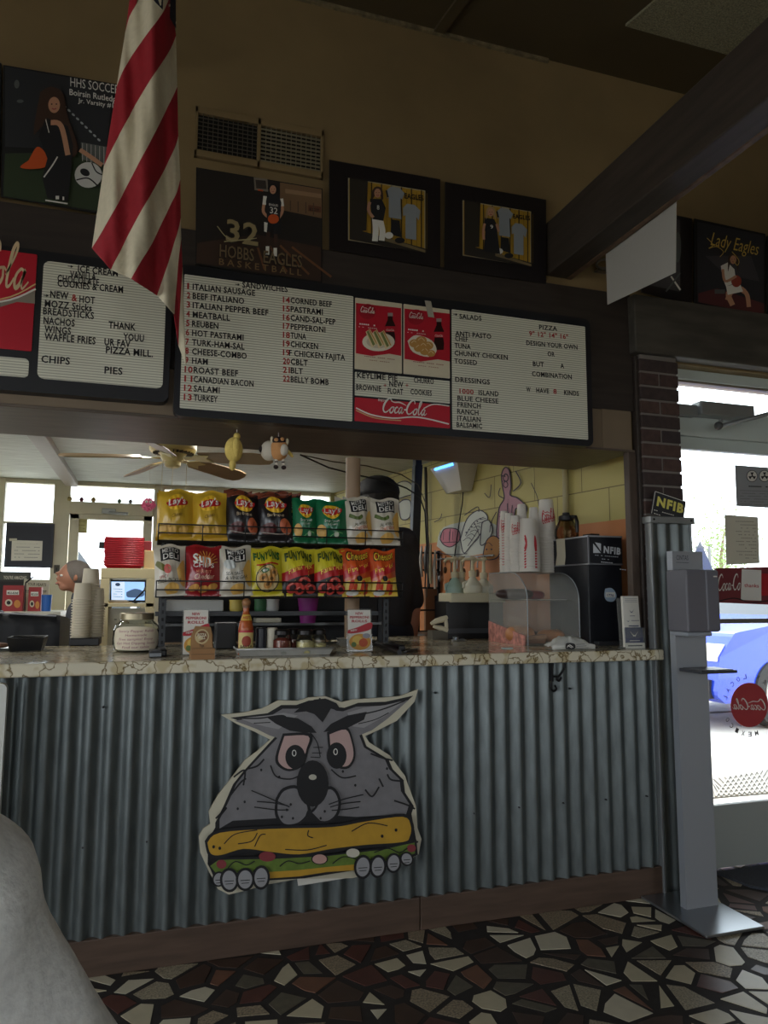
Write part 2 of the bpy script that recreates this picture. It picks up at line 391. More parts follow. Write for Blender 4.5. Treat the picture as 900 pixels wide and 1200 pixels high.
for s in seeds:
    near = sorted(seeds, key=lambda q: (q-s).length_squared)[1:16]
    poly = [s+Vector(d) for d in ((-.2, -.2), (.2, -.2), (.2, .2), (-.2, .2))]
    for q in near:
        d = q-s; L = d.length
        if L < 1e-6: continue
        poly = clip(poly, s+d*.5-d/L*rr.uniform(.004, .019), d)
        if len(poly) < 3: break
    for p, n in ((Vector((0, .0)), Vector((0, 1))), (Vector((x0, 0)), Vector((-1, 0)))):
        if len(poly) >= 3 and not (s.x > 2.34 and n.y): poly = clip(poly, p, n)
    if len(poly) >= 4 and rr.random() < .5:
        th = rr.uniform(0, 6.28); nn = Vector((math.cos(th), math.sin(th))); mxp = max((v-s).dot(nn) for v in poly); poly = clip(poly, s+nn*mxp*.72, nn)
    # drop very short edges so the slabs stay angular
    q = [v for i, v in enumerate(poly) if (v-poly[i-1]).length > .028]
    if len(q) >= 3:
        k = rr.choices(range(8), (17, 15, 16, 13, 12, 14, 7, 7))[0]
        hh = rr.uniform(-.0008, .0008)
        m.prism([(v.x, v.y, hh) for v in q][::1], (0, 0, -.006), TILES[k])
struct('floor', m)

# ------------------------------------------------------------------ big dark beam across the dining room
m = M(); a = W(641.7, 265, .05); m.box(1.665, -4.2, 2.70, 1.775, YW, 2.945, mat((58, 50, 43), .6, noise_=.3, nscale=5, stretch=(6, .6, 6), bump=.1))
m.box(1.77, -4.2, 2.698, 1.80, YW, 2.73, mat((96, 74, 56), .6, noise_=.4, nscale=20))
o = solo('ceiling_beam', m, 'long dark wooden beam running from the menu wall towards the viewer', 'beam', bevel=.006)

# ------------------------------------------------------------------ brick pillar
PX0, PX1 = 2.118, 2.33
m = M(); MORT = mat((120, 114, 108), .85); BR = [mat(c, .8, noise_=.2, nscale=30) for c in ((72, 54, 50), (62, 50, 48), (80, 60, 54), (58, 48, 49))]
m.box(PX0+.006, .026, 0, PX1-.004, .118, 2.37, MORT); m.box(2.27, .11, 0, PX1-.004, .29, 2.37, MORT)
z = .03; k = 0
while z < 2.34:
    segs = [(PX0, PX1)] if k % 2 == 0 else [(PX0, (PX0+PX1)/2-.005), ((PX0+PX1)/2+.005, PX1)]
    for a, b in segs: m.box(a, .02, z, b, .12, min(z+.056, 2.36), rr.choice(BR))
    m.box(PX1-.1, .13, z, PX1, .30, min(z+.056, 2.36), rr.choice(BR))
    z += .0665; k += 1
o = struct('wall_pillar', m, bevel=.003)

# ------------------------------------------------------------------ kitchen shell
KY, KZ = 4.05, 2.225
sdir = Vector((-.148, .989, 0)).normalized(); sp0 = Vector((2.225, .2, 0)); sn = Vector((-sdir.y, sdir.x, 0))   # side wall, facing the opening
def SW(x, y, h=0.): return WP(x, y, sp0, sn)+sn*h
m = M(); e = sp0+sdir*3.95
YEL = bpy.data.materials.new('yellow_block'); YEL.use_nodes = True
nt = YEL.node_tree; b = nt.nodes['Principled BSDF']; b.inputs['Roughness'].default_value = .6
tc = nt.nodes.new('ShaderNodeTexCoord'); mp = nt.nodes.new('ShaderNodeMapping'); bt = nt.nodes.new('ShaderNodeTexBrick'); sx = nt.nodes.new('ShaderNodeSeparateXYZ'); cb = nt.nodes.new('ShaderNodeCombineXYZ')
nt.links.new(tc.outputs['Object'], sx.inputs[0]); nt.links.new(sx.outputs[1], cb.inputs[0]); nt.links.new(sx.outputs[2], cb.inputs[1]); nt.links.new(cb.outputs[0], bt.inputs['Vector'])
bt.inputs['Scale'].default_value = 1; bt.inputs['Brick Width'].default_value = .4; bt.inputs['Row Height'].default_value = .2; bt.inputs['Mortar Size'].default_value = .003
bt.inputs['Color1'].default_value = lin((188, 176, 108))+(1,); bt.inputs['Color2'].default_value = lin((180, 168, 104))+(1,); bt.inputs['Mortar'].default_value = lin((120, 108, 66))+(1,)
nz = nt.nodes.new('ShaderNodeTexNoise'); nz.inputs['Scale'].default_value = 90; bp = nt.nodes.new('ShaderNodeBump'); bp.inputs['Strength'].default_value = .35
nt.links.new(nz.outputs[0], bp.inputs['Height']); nt.links.new(bp.outputs[0], b.inputs['Normal']); nt.links.new(bt.outputs[0], b.inputs['Base Color'])
ORNG = mat((196, 128, 80), .6, noise_=.08, nscale=6)
zs = W(700, 611, .45).z
for za, zb, mm in ((0, zs, ORNG), (zs, KZ, YEL)):
    s0_ = sp0-sdir*.11
    m.hexa([s0_+Vector((0, 0, za)), s0_-sn*.1+Vector((0, 0, za)), e-sn*.1+Vector((0, 0, za)), e+Vector((0, 0, za))],
           [s0_+Vector((0, 0, zb)), s0_-sn*.1+Vector((0, 0, zb)), e-sn*.1+Vector((0, 0, zb)), e+Vector((0, 0, zb))], mm)
# mural outlines painted on the blocks
A = Art(lambda x, y, h: SW(x, y, h))
OUT = mat((58, 52, 66), .7); PNK = mat((176, 128, 140), .6); GRYW = mat((186, 190, 180), .6); PINK2 = mat((190, 112, 128), .6); ORB = mat((190, 130, 60), .6)
def om(pts, fill, wd=1.2):
    A.blob(pts, fill); A.line(list(pts)+[pts[0]], wd, OUT)
A.blob([(512, 640), (520, 618), (560, 610), (585, 618), (590, 640), (560, 650), (530, 652)], GRYW)
om([(516, 632), (520, 621), (530, 619), (538, 622), (539, 632), (534, 638), (527, 641), (520, 638)], PINK2)
A.line([(528, 620), (527, 636)], .8, OUT); A.line([(518, 636), (536, 635)], .8, OUT)
om([(540, 632), (548, 608), (562, 598), (572, 606), (566, 622), (552, 640), (544, 648)], GRYW)
A.line([(546, 628), (556, 612), (568, 606)], .8, OUT); A.line([(549, 640), (562, 620)], .8, OUT); A.line([(545, 604), (560, 594), (562, 600)], 1, OUT)
om([(566, 612), (574, 610), (578, 622), (572, 634), (564, 638)], GRYW)
om([(583, 622), (586, 596), (592, 584), (590, 570), (589, 556), (593, 548), (598, 552), (600, 570), (599, 580), (608, 584), (618, 594), (616, 602), (606, 596), (604, 608), (602, 640), (586, 646)], PNK, 1.4)
A.ell(594, 560, 3.5, 5, OUT); A.ell(594, 560, 2.3, 3.6, PNK); A.ell(594, 568, 3, 4, OUT); A.ell(594, 568, 2, 3, PNK)
A.line([(596, 590), (597, 610)], .8, OUT); A.line([(602, 592), (600, 612)], .8, OUT); A.line([(606, 552), (612, 566), (603, 576)], 1.4, OUT); A.line([(588, 572), (586, 580), (592, 584)], 1, OUT)
om([(568, 650), (572, 634), (580, 628), (588, 634), (586, 652), (574, 656)], ORB)
om([(463, 578), (466, 568), (476, 564), (484, 568), (487, 578), (476, 582), (469, 584)], mat((178, 178, 150), .6)); om([(469, 590), (475, 586), (483, 588), (482, 606), (472, 608)], GRYW)
A.line([(570, 578), (576, 583), (578, 568)], .9, OUT); A.line([(625, 566), (632, 582), (634, 594)], .9, OUT); A.line([(511, 612), (518, 608), (520, 602)], .9, OUT)
for i in range(6):
    A.line([(545+i*4.2, 634-i*5), (551+i*4.0, 630-i*4.4), (556+i*3.4, 634-i*5.2)], .7, OUT); A.ell(549+i*3.4, 624-i*3.2, 1.1, .8, OUT)
for x, y in ((589, 600), (593, 606), (599, 600), (591, 618), (597, 622)): A.line([(x, y), (x+1.5, y+3), (x, y+6)], .6, OUT)
A.ell(592.6, 558, .8, 1, OUT); A.ell(595.6, 558.4, .8, 1, OUT); A.line([(591.5, 563), (594, 564.5), (596.5, 563)], .6, OUT)
A.line([(586, 600), (580, 612), (578, 624)], 1, OUT); A.line([(614, 600), (622, 610), (624, 622)], 1, OUT)
for x in (520, 524, 531, 535): A.line([(x, 623), (x-.5, 633)], .6, OUT)
A.line([(560, 612), (566, 628), (560, 636)], .8, OUT); A.line([(513, 646), (530, 650), (552, 649)], .9, OUT); A.line([(572, 640), (577, 636), (582, 640)], .7, OUT); A.ell(575, 644, 1, 1, OUT); A.ell(581, 644, 1, 1, OUT)
m.addm(A)
o = mk('wall_kitchen_right', m, Vector((0, 0, 0))); o['kind'] = 'structure'
o.data.transform(Matrix.Translation(-sp0)); o.data.transform(Matrix.Rotation(-math.atan2(-sdir.x, sdir.y), 4, 'Z')); o.location = sp0; o.rotation_euler.z = math.atan2(-sdir.x, sdir.y)

m = M(); m.box(-2.7, .55, KZ, 2.25, KY+.1, KZ+.06, KCEIL); struct('ceiling_kitchen', m)
m = M(); m.box(-2.7, .2, -.02, 2.3, KY+.1, .0, mat((110, 96, 84), .7)); struct('floor_kitchen', m)
m = M(); m.box(-2.75, .3, 0, -2.65, KY+.1, 2.3, FRAMEC); struct('wall_kitchen_left', m)
# unseen fill lamps with made-up casings, added to brighten the kitchen
for lx, ly, ls in ((.35, 1.75, 1.0), (-1.2, 1.5, .8)):
    lt = thing('fill_lamp', 'added kitchen fill lamp, unseen above the opening' if lx > 0 else 'added fill lamp, unseen above the left part of the kitchen', 'fill lamp', (lx, ly, KZ))
    m = M(); m.box(lx-.5, ly-.06, KZ-.03, lx+.5, ly+.06, KZ, WHITE); part('casing', m, lt)
    ld = bpy.data.lights.new('fill_light', 'AREA'); ld.shape = 'RECTANGLE'; ld.size = .95; ld.size_y = .1; ld.energy = FILLW*ls; ld.color = (1, .97, .9)
    lo_ = bpy.data.objects.new('fill_light', ld); C.objects.link(lo_); lo_.location = (0, 0, -.036); lo_.parent = lt
# ceiling batten with a small bracket
m = M(); p = WZ(45, 514, KZ-.03); q = WZ(80, 566, KZ-.03)
m.box(p.x-.04, .56, KZ-.05, p.x+.06, KY-.02, KZ, mat((158, 152, 146), .5, noise_=.15, nscale=6, stretch=(1, 10, 1)))
struct('trim_7', m, bevel=.004)
# back wall: shop front of posts, rails and glass
X = lambda px, py=600: W(px, py, KY).x
Z = lambda py, px=100: W(px, py, KY).z
m = M()
zt, zd = Z(571, 130), Z(604, 130)
for a, b in ((-30, 6), (63, 82), (180, 192), (252, 262), (392, 404)):
    m.box(X(a), KY-.05, 0, X(b), KY+.05, KZ, FRAMEC)
m.box(-2.7, KY-.04, zt, 1.62, KY+.05, KZ, FRAMEC)
m.box(X(82), KY-.06, zd, X(180), KY+.05, Z(590, 130), FRAMEC)
m.box(-2.7, KY-.03, 0, X(63), KY+.05, .95, FRAMEC); m.box(-2.7, KY-.04, Z(614, 35), X(63), KY+.04, Z(612, 35), FRAMEC)
m.box(X(192), KY-.03, 0, X(252), KY+.05, Z(603, 200), TAN); m.box(X(262), KY-.03, 0, X(392), KY+.05, Z(608, 300), TAN); m.box(X(404), KY-.03, 0, 1.62, KY+.05, KZ, mat((170, 166, 120), .6))
struct('wall_kitchen_back', m, bevel=.004)
def pane(name, x0, z0, x1, z1, y, mt=GLASS):
    q = M(); q.box(x0, y-.003, z0, x1, y+.003, z1, mt); return struct(name, q)
pane('window_1', X(6), .95, X(63), zt, KY); pane('window_2', X(82), Z(590, 130), X(180), zt, KY); pane('window_3', X(192), Z(603, 200), X(252), zt, KY); pane('window_4', X(262), Z(608, 300), X(392), zt, KY)
m = M(); dx0, dx1 = X(83), X(179); fr = .075
for bx in ((dx0, .0, dx0+fr, zd), (dx1-fr, 0, dx1, zd), (dx0, zd-.045, dx1, zd), (dx0, 0, dx1, .25)): m.box(bx[0], KY-.055, bx[1], bx[2], KY+.0, bx[3], FRAMEC)
d1 = struct('door_1', m, bevel=.004)
m = M(); m.box(dx0+fr, KY-.03, .25, dx1-fr, KY-.025, zd-.045, GLASS); part('door_pane', m, d1)
m = M(); m.box(X(120), KY-.10, Z(603, 120), X(136), KY-.055, Z(597, 120), ALU); m.tube([W(128, 601, KY-.1), W(150, 602, KY-.15)], .012, ALU); part('door_closer', m, d1, bevel=.003)
for (a, b, c, d, n) in ((6, 562, 63, 613, 0), (82, 570, 180, 598, 1), (192, 571, 252, 600, 2), (262, 572, 392, 606, 3), (95, 606, 172, 760, 4)):
    x0, z0, x1, z1 = R(a, b, c, d, KY+.08); portal('daylight_kitchen', ((x0+x1)/2, KY+.08, (z0+z1)/2), (0, -1, 0), x1-x0, z1-z0)

# ------------------------------------------------------------------ entrance door on the right
m = M(); ZD = lambda py, px=850: W(px, py, YD).z
fx0 = PX1; GRN = mat((196, 206, 202), .45, .0)
m.box(fx0, YD-.03, 2.30, XR, YD+.04, 2.37, mat((120, 108, 92), .5)); m.box(fx0, YD-.04, ZD(437), XR, YD+.03, 2.31, GRN)
zb0, zb1 = ZD(515, 830), ZD(484, 830)
m.box(fx0, YD-.04, zb0, XR, YD+.04, zb1, GRN)
m.box(fx0-.02, YD-.03, 0, fx0+.03, YD+.05, 2.37, GRN); m.box(3.42, YD-.03, 0, XR, YD+.05, 2.37, GRN)
d2 = struct('door_2', m, bevel=.004)
m = M(); kz = ZD(943, 836); m.box(fx0+.03, YD-.02, .01, 3.42, YD+.025, kz, mat((160, 166, 162), .5)); m.box(fx0+.03, YD-.02, zb0-.06, 3.42, YD+.02, zb0, GRN); m.box(3.34, YD-.02, 0, 3.42, YD+.02, zb0, GRN); part('door_leaf', m, d2, bevel=.003)
m = M(); m.box(fx0+.03, YD+.0, kz, 3.34, YD+.006, zb0-.06, GLASS); m.box(fx0+.03, YD, zb1, 3.42, YD+.006, ZD(437), GLASS); part('door_pane', m, d2)
m = M(); m.tube([(fx0+.03, YD-.06, ZD(727, 870)), (3.36, YD-.06, ZD(727, 870))], .012, STEEL); m.box(fx0+.035, YD-.07, ZD(732, 850), fx0+.06, YD-.02, ZD(722, 850), STEEL); part('push_bar', m, d2)
m = M(); a = W(813, 478, YD-.06); bq = W(876, 490, YD-.06)
m.box(a.x, YD-.11, W(840, 489, YD-.08).z, bq.x, YD-.04, W(840, 473, YD-.08).z, ALU); m.box(fx0+.0, YD-.09, W(806, 487, YD-.08).z, a.x, YD-.04, W(806, 474, YD-.08).z, ALU)
q = part('door_closer', m, d2, bevel=.008)
m = M(); m.tube([W(845, 493, YD-.11), W(842, 500, YD-.12), W(905, 484, YD-.16), W(950, 478, YD-.1)], .011, ALU); m.ball(W(842, 499, YD-.12), .02, mat((70, 72, 74), .5)); part('closer_arm', m, q)
x0, x1 = fx0+.03, 3.34
portal('daylight_door', ((x0+x1)/2, YD+.1, 1.0), (0, -1, 0), x1-x0, 1.6); portal('daylight_transom', ((x0+x1)/2, YD+.1, 2.15), (0, -1, 0), x1-x0, .25)
# things stuck on the glass
gy = YD-.004
def paper(box, label, draw, cat='notice', name='notice', col=PAPER, th=.0012):
    c = box if len(box) == 4 and not isinstance(box[0], (int, float)) else [(box[0], box[1]), (box[2], box[1]), (box[2], box[3]), (box[0], box[3])]
    q = M(); q.prism([W(x, y, gy) for x, y in c], (0, -th, 0), col)
    a = Art(FY(gy-th)); draw(a); q.addm(a); return solo(name, q, label, cat)
def dr(a):
    for cx in (881, 895):
        a.ell(cx, 558, 6.5, 7, INK); a.ell(cx, 558, 5.8, 6.3, PAPER)
        for k in range(3): t = k*2.094-PI/2; a.poly([(cx, 558), (cx+4.5*math.cos(t-.45), 558+4.8*math.sin(t-.45)), (cx+4.5*math.cos(t+.45), 558+4.8*math.sin(t+.45))], INK)
        a.ell(cx, 558, 1, 1.1, INK)
    a.scribble(874, 570, 905, 571, INK, 1.4, 1)
    for k in range(6): a.scribble(866, 575+k*3.2, 905, 576+k*3.2, mat((110, 110, 112)), .7, k)
paper([(861, 545), (915, 549), (915, 596), (863, 593)], 'grey notice with two round three-bladed symbols taped high on the glass door', dr, col=mat((150, 152, 154), .7))
def dr(a):
    for k in range(12): a.scribble(862+(k % 3)*3, 611+k*3.9, 886, 611.5+k*3.9, mat((120, 116, 106)), .7, k+20)
paper([(849, 603), (888, 606), (890, 660), (851, 662)], 'cream typed letter taped to the glass door above the red drink banner', dr, col=mat((205, 200, 180), .7))
def dr(a):
    a.poly([(869, 667), (892, 668), (892, 704), (868, 703)], WHITE); a.text('thanks', 872, 688, 889, 688.5, .018, RED); a.poly([(892, 672), (910, 673), (910, 698), (892, 698)], RED)
    a.script(841, 692, 868, 691, .075, WHITE, only=[0, 1, 2, 3, 4, 5, 6], bold=1.0); a.line([(840, 705), (860, 701), (880, 706), (905, 703)], 1.2, INK)
paper([(837, 666), (912, 664), (912, 709), (838, 706)], 'dark red soft drink banner with white script and a thanks panel across the glass door', dr, 'banner', 'banner', mat((120, 44, 52), .5))
a = Art(FY(gy)); a.ell(878, 826, 22, 26, mat((176, 60, 66), .5), n=40); a.script(897, 832, 858, 831, .05, WHITE, bold=1.0, mirror=True)
def arc(t, r0, r1, s, e, yc=826, xc=878):
    n = len(t)
    for k, ch in enumerate(t):
        if ch == ' ': continue
        th = s+(e-s)*k/(n-1); x = xc+r0*math.cos(th); y = yc+r1*math.sin(th); dx, dy = -math.sin(th), math.cos(th)
        sg = 1 if e > s else -1
        a.text(ch, x-sg*1.9*dx, y-sg*1.9*dy, x+sg*1.9*dx, y+sg*1.9*dy, .022, mat((90, 84, 84), .6), mirror=True); a.h -= a.dz
arc('PORT LOCAL', 27, 31, -.35, -2.9); arc('NEW MEXICO', 32, 37, .25, 2.6)
solo('door_decal', a, 'round red drink decal with mirrored lettering low on the glass door', 'decal', solid=.0004)
# black mat inside the door
m = M(); p = [WZ(838, 1018, 0), WZ(902, 1046, 0)]
m.prism([(2.50, .12, .012), (2.53, -.06, .012), (2.60, -.14, .012), (3.5, -.16, .012), (3.5, .12, .012)][::-1], (0, 0, -.011), mat((62, 66, 74), .9, noise_=.4, nscale=180, bump=.6))
solo('door_mat', m, 'black ribbed floor mat inside the glass entrance door', 'floor mat')
# ------------------------------------------------------------------ menu boards
YM = .0                                    # face of the letter panels
BRD = bpy.data.materials.new('grooved_letter_panel'); BRD.use_nodes = True
nt = BRD.node_tree; b = nt.nodes['Principled BSDF']; b.inputs['Roughness'].default_value = .5
tc = nt.nodes.new('ShaderNodeTexCoord'); wv = nt.nodes.new('ShaderNodeTexWave'); wv.bands_direction = 'Z'; wv.inputs['Scale'].default_value = 32
rp = nt.nodes.new('ShaderNodeValToRGB'); rp.color_ramp.elements[0].color = lin((166, 165, 148))+(1,); rp.color_ramp.elements[1].color = lin((222, 221, 204))+(1,); rp.color_ramp.elements[1].position = .45
nt.links.new(tc.outputs['Object'], wv.inputs['Vector']); nt.links.new(wv.outputs[0], rp.inputs[0]); nt.links.new(rp.outputs[0], b.inputs['Base Color'])
FRM = mat((20, 22, 28), .4)
def panel_rect(px):        # world rect on the sign face from four photo corners
    p = [W(x, y, YM) for x, y in px]
    return min((p[0].x+p[3].x)/2, 9), (p[2].z+p[3].z)/2, (p[1].x+p[2].x)/2, (p[0].z+p[1].z)/2
def rrect(x0, z0, x1, z1, r, y):
    out = []
    for cx, cz_, s in ((x1-r, z1-r, 0), (x0+r, z1-r, 1), (x0+r, z0+r, 2), (x1-r, z0+r, 3)):
        for k in range(5): t = PI/2*(s+k/4); out.append(Vector((cx+r*math.cos(t), y, cz_+r*math.sin(t))))
    return out
def plate(m, rc, mt, r=.012, y=YM, th=.004): m.prism(rrect(*rc, r, y)[::-1], (0, th, 0), mt); return m
CH = .0232
def rows(a, lst, ht=CH, mt=INK):
    for t, x0, y0, x1, *o in lst:
        p = W(x0, y0, YM); sl = .112-(y0-300)*.00022
        c = o[0] if o else mt; h = o[1] if len(o) > 1 else ht
        a.text(t, x0, y0, x1, y0+(x1-x0)*sl, h, c, bold=.026); a.h -= a.dz
# right board
mb = thing('menu_board', 'wide black framed menu board listing sandwiches, salads and pizza', 'menu board', W(450, 520, .05))
f0 = panel_rect([(210, 310), (692, 372), (693, 521), (203, 483)])
f0 = (W(206, 400, YM).x, W(450, 505, YM).z, W(694, 450, YM).x, W(450, 341, YM).z)
m = M(); plate(m, f0, FRM, .03, YM+.004, .06); part('frame', m, mb, bevel=.004)
SP = panel_rect([(216, 318), (414, 346), (413, 494), (211, 475)])
DP = (W(416, 450, YM).x, W(470, 462, YM).z, W(527, 450, YM).x, W(470, 440, YM).z)
VP_ = (W(530, 450, YM).x, W(610, 509, YM).z, W(687.5, 450, YM).x, W(610, 373, YM).z)
zz0, zz1 = VP_[1], VP_[3]
SP = (SP[0], zz0, SP[2], zz1)
m = M(); plate(m, SP, BRD, .004)
a = Art(FY(YM))
c6 = lambda x, y: (200+x/2.647, 300+y/2.647)
L = []
for k, (n, t, e) in enumerate([('1', 'ITALIAN SAUSAGE', 262), ('2', 'BEEF ITALIANO', 228), ('3', 'ITALIAN PEPPER BEEF', 303), ('4', 'MEATBALL', 184), ('5', 'REUBEN', 148), ('6', 'HOT PASTRAMI', 226), ('7', 'TURK-HAM-SAL', 229), ('8', 'CHEESE-COMBO', 236), ('9', 'HAM', 115), ('10', 'ROAST BEEF', 209), ('11', 'CANADIAN BACON', 257), ('12', 'SALAMI', 152), ('13', 'TURKEY', 146)]):
    y = 104+k*28.7; x, yy = c6(68-(2 if k > 3 else 0)+(5 if k > 8 else 0), y)
    L.append((t, x, yy, c6(e, 0)[0])); xn = c6(51-k*.9, y-2); L.append((n, xn[0], xn[1], xn[0]+(4.2 if len(n) < 2 else 9.5)-(2 if n == '1' else 0), INKR))
for k, (n, t, e) in enumerate([('14', 'CORNED BEEF', 500), ('15', 'PASTRAMI', 472), ('16', 'CAND-SAL-PEP', 511), ('17', 'PEPPERONI', 480), ('18', 'TUNA', 420), ('19', 'CHICKEN', 457), ('19', 'F CHICKEN FAJITA', 541), ('20', 'CBLT', 425), ('21', 'BLT', 410), ('22', 'BELLY BOMB', 490)]):
    y = 146+k*27.2; x, yy = c6(372-(5 if k == 6 else 0), y); L.append((t, x, yy, c6(e, 0)[0])); xn = c6(348, y-2); L.append((n, xn[0], xn[1], xn[0]+8.2, INKR))
L.append(('SANDWICHES', *c6(222, 98), c6(363, 0)[0])); rows(a, L)
p = c6(200, 88); a.lay(); a.line([(p[0], p[1]), (p[0]+4, p[1]+.5)], .8, INK, False); a.poly([(p[0]+3, p[1]-1), (p[0]+5.5, p[1]+.6), (p[0]+3, p[1]+2)], INK)
part('letter_panel', m.addm(a), mb)
m = M(); plate(m, VP_, BRD, .004)
a = Art(FY(YM)); c7 = lambda x, y: (400+x/3, 330+y/3); L = []
for t, x0, y, x1, *o in [('SALADS', 415, 130, 493), ('ANTI PASTO', 400, 190, 527), ('CHEF', 400, 208, 445), ('TUNA', 398, 233, 455), ('CHUNKY CHICKEN', 398, 259, 585), ('TOSSED', 397, 287, 477), ('DRESSINGS', 400, 352, 522), ('1000', 415, 393, 465, INKR), ('ISLAND', 482, 398, 553), ('BLUE CHEESE', 408, 418, 552), ('FRENCH', 408, 440, 490), ('RANCH', 407, 464, 482), ('ITALIAN', 407, 488, 490), ('BALSAMIC', 405, 511, 495),
    ('PIZZA', 695, 168, 759), ('9" 12" 14" 16"', 660, 190, 797, INKR), ('DESIGN YOUR OWN', 650, 223, 830), ('OR', 725, 262, 750), ('BUT', 673, 297, 712), ('A', 770, 304, 783), ('COMBINATION', 670, 332, 810), ('W', 650, 387, 665), ('HAVE', 685, 390, 730), ('8', 745, 394, 757, INKR), ('KINDS', 783, 398, 835)]:
    p = c7(x0, y); L.append((t, p[0], p[1], c7(x1, 0)[0], *o))
rows(a, L, .0208); p = c7(393, 115); a.lay(); a.line([p, (p[0]+4, p[1]+.4)], .8, INK, False); a.poly([(p[0]+2.6, p[1]-1.2), (p[0]+5, p[1]+.5), (p[0]+2.6, p[1]+2)], INK)
part('letter_panel', m.addm(a), mb)
DZ0, DZ1 = W(470, 468, YM).z, W(470, 441, YM).z
m = M(); plate(m, (DP[0], DZ0, DP[2], DZ1), BRD, .003)
a = Art(FY(YM)); L = []
for t, x0, y, x1, *o in [('KEYLIME PIE', 55, 338, 197), ('CHURRO', 255, 355, 325), ('NEW', 168, 368, 218), ('BROWNIE', 52, 380, 140), ('FLOAT', 163, 393, 217), ('COOKIES', 243, 396, 318)]:
    p = c7(x0, y); L.append((t, p[0], p[1], c7(x1, 0)[0]))
rows(a, L, .0226)
a.lay()
for x in (153, 230): p = c7(x, 365); a.line([(p[0]-1.8, p[1]), (p[0]+1.8, p[1])], .7, INKR, False); a.line([(p[0], p[1]-2), (p[0], p[1]+2)], .7, INKR, False)
part('letter_panel', m.addm(a), mb)
# two picture cards: sandwiches / chicken, each with a bottle
RED2 = mat((186, 22, 44), .4); CRD = mat((214, 204, 178), .5); COLA = mat((44, 16, 14), .3); BRD1 = mat((226, 206, 160), .6); BRD2 = mat((190, 140, 70), .6)
def bottle(a, x, y0, y1, wd):
    h = y1-y0
    a.poly([(x-wd*.22, y0), (x+wd*.22, y0), (x+wd*.24, y0+h*.2), (x+wd*.5, y0+h*.4), (x+wd*.42, y0+h*.6), (x+wd*.5, y0+h*.8), (x+wd*.45, y1), (x-wd*.45, y1), (x-wd*.5, y0+h*.8), (x-wd*.42, y0+h*.6), (x-wd*.5, y0+h*.4), (x-wd*.24, y0+h*.2)], COLA)
    a.rect(x-wd*.25, y0-h*.02, x+wd*.25, y0+h*.09, mat((150, 140, 136), .5)); a.rect(x-wd*.47, y0+h*.42, x+wd*.47, y0+h*.6, RED2); a.script(x-wd*.4, y0+h*.57, x+wd*.4, y0+h*.575, .008, WHITE, bold=1.3)
for kk, (xa, xb) in enumerate(((416, 471), (473, 527))):
    rc = (W(xa, 400, YM).x, DZ1+.012, W(xb, 400, YM).x, zz1-.004)
    m = M(); plate(m, rc, CRD, .002); yo = (xa-416)*.115
    a = Art(FY(YM)); sk = lambda x, y: (xa+x, 355+y+x*.115+yo)
    a.poly([sk(1, 0), sk(54, 0), sk(54, 56), sk(40, 55), sk(20, 60), sk(1, 59)], RED2)
    a.ell(*sk(14.5, 8.5), 10, 9, mat((160, 16, 36), .4)); p, q = sk(6.5, 10), sk(23, 10); a.script(*p, *q, .024, WHITE, bold=1.2)
    a.scribble(*sk(5, 24), *sk(24, 24), WHITE, 1.6, 3); a.scribble(*sk(4, 27.5), *sk(26, 27.5), WHITE, .6, 4)
    bx, by = sk(41, 8); bottle(a, bx, by, by+36, 12)
    if kk == 0:
        a.ell(*sk(27, 43), 19, 11, mat((226, 218, 200), .5)); a.ell(*sk(27, 43), 14, 7.5, mat((200, 190, 170), .5))
        for x0 in (12, 20, 28):
            a.poly([sk(x0, 33), sk(x0+5, 29), sk(x0+14, 45), sk(x0+7, 51)], BRD1); a.poly([sk(x0+1, 33), sk(x0+3.2, 31), sk(x0+11, 46.5), sk(x0+8.5, 48.5)], mat((120, 130, 70), .6)); a.line([sk(x0+4, 30), sk(x0+13, 46)], 1.2, BRD2, False)
    else:
        a.blob([sk(4, 38), sk(14, 30), sk(32, 34), sk(38, 46), sk(28, 54), sk(10, 50)], mat((226, 218, 200), .5))
        for x, y, r in ((12, 40, 6), (20, 36, 6.5), (28, 41, 6), (17, 45, 6), (24, 48, 6), (31, 50, 5), (22, 42, 5)): a.ell(*sk(x, y), r, r*.8, BRD2); a.line([sk(x-r*.6, y), sk(x, y-r*.5), sk(x+r*.6, y)], .7, BRD1)
    a.scribble(*sk(10, 62), *sk(46, 62), mat((150, 90, 80)), .8, 5); a.scribble(*sk(16, 66), *sk(40, 66), mat((150, 90, 80)), .6, 6)
    m.addm(a); part('picture_card', m, mb)
rc = (DP[0], zz0+.002, DP[2], DZ0-.008)
m = M(); plate(m, rc, RED2, .003)
a = Art(FY(YM)); a.line([(417, 478), (435, 486), (460, 490), (490, 489), (526, 497)], 1.6, WHITE); a.line([(417, 481), (440, 490), (470, 493)], 1.2, mat((200, 170, 120)))
a.text('ENJOY', 443, 470, 452, 471, .010, WHITE); a.script(448, 483, 500, 487.5, .058, WHITE, bold=1.15); a.line([(496, 479), (508, 474), (526, 476)], 1.3, WHITE); part('drink_strip', m.addm(a), mb, 'red strip with white script')
m = M(); p = [W(x, y, YM-.008) for x, y in ((498, 352), (505, 353), (509, 372), (502, 371))]; m.prism(p, (0, .003, 0), mat((170, 165, 150), .4)); part('tape', m, mb)
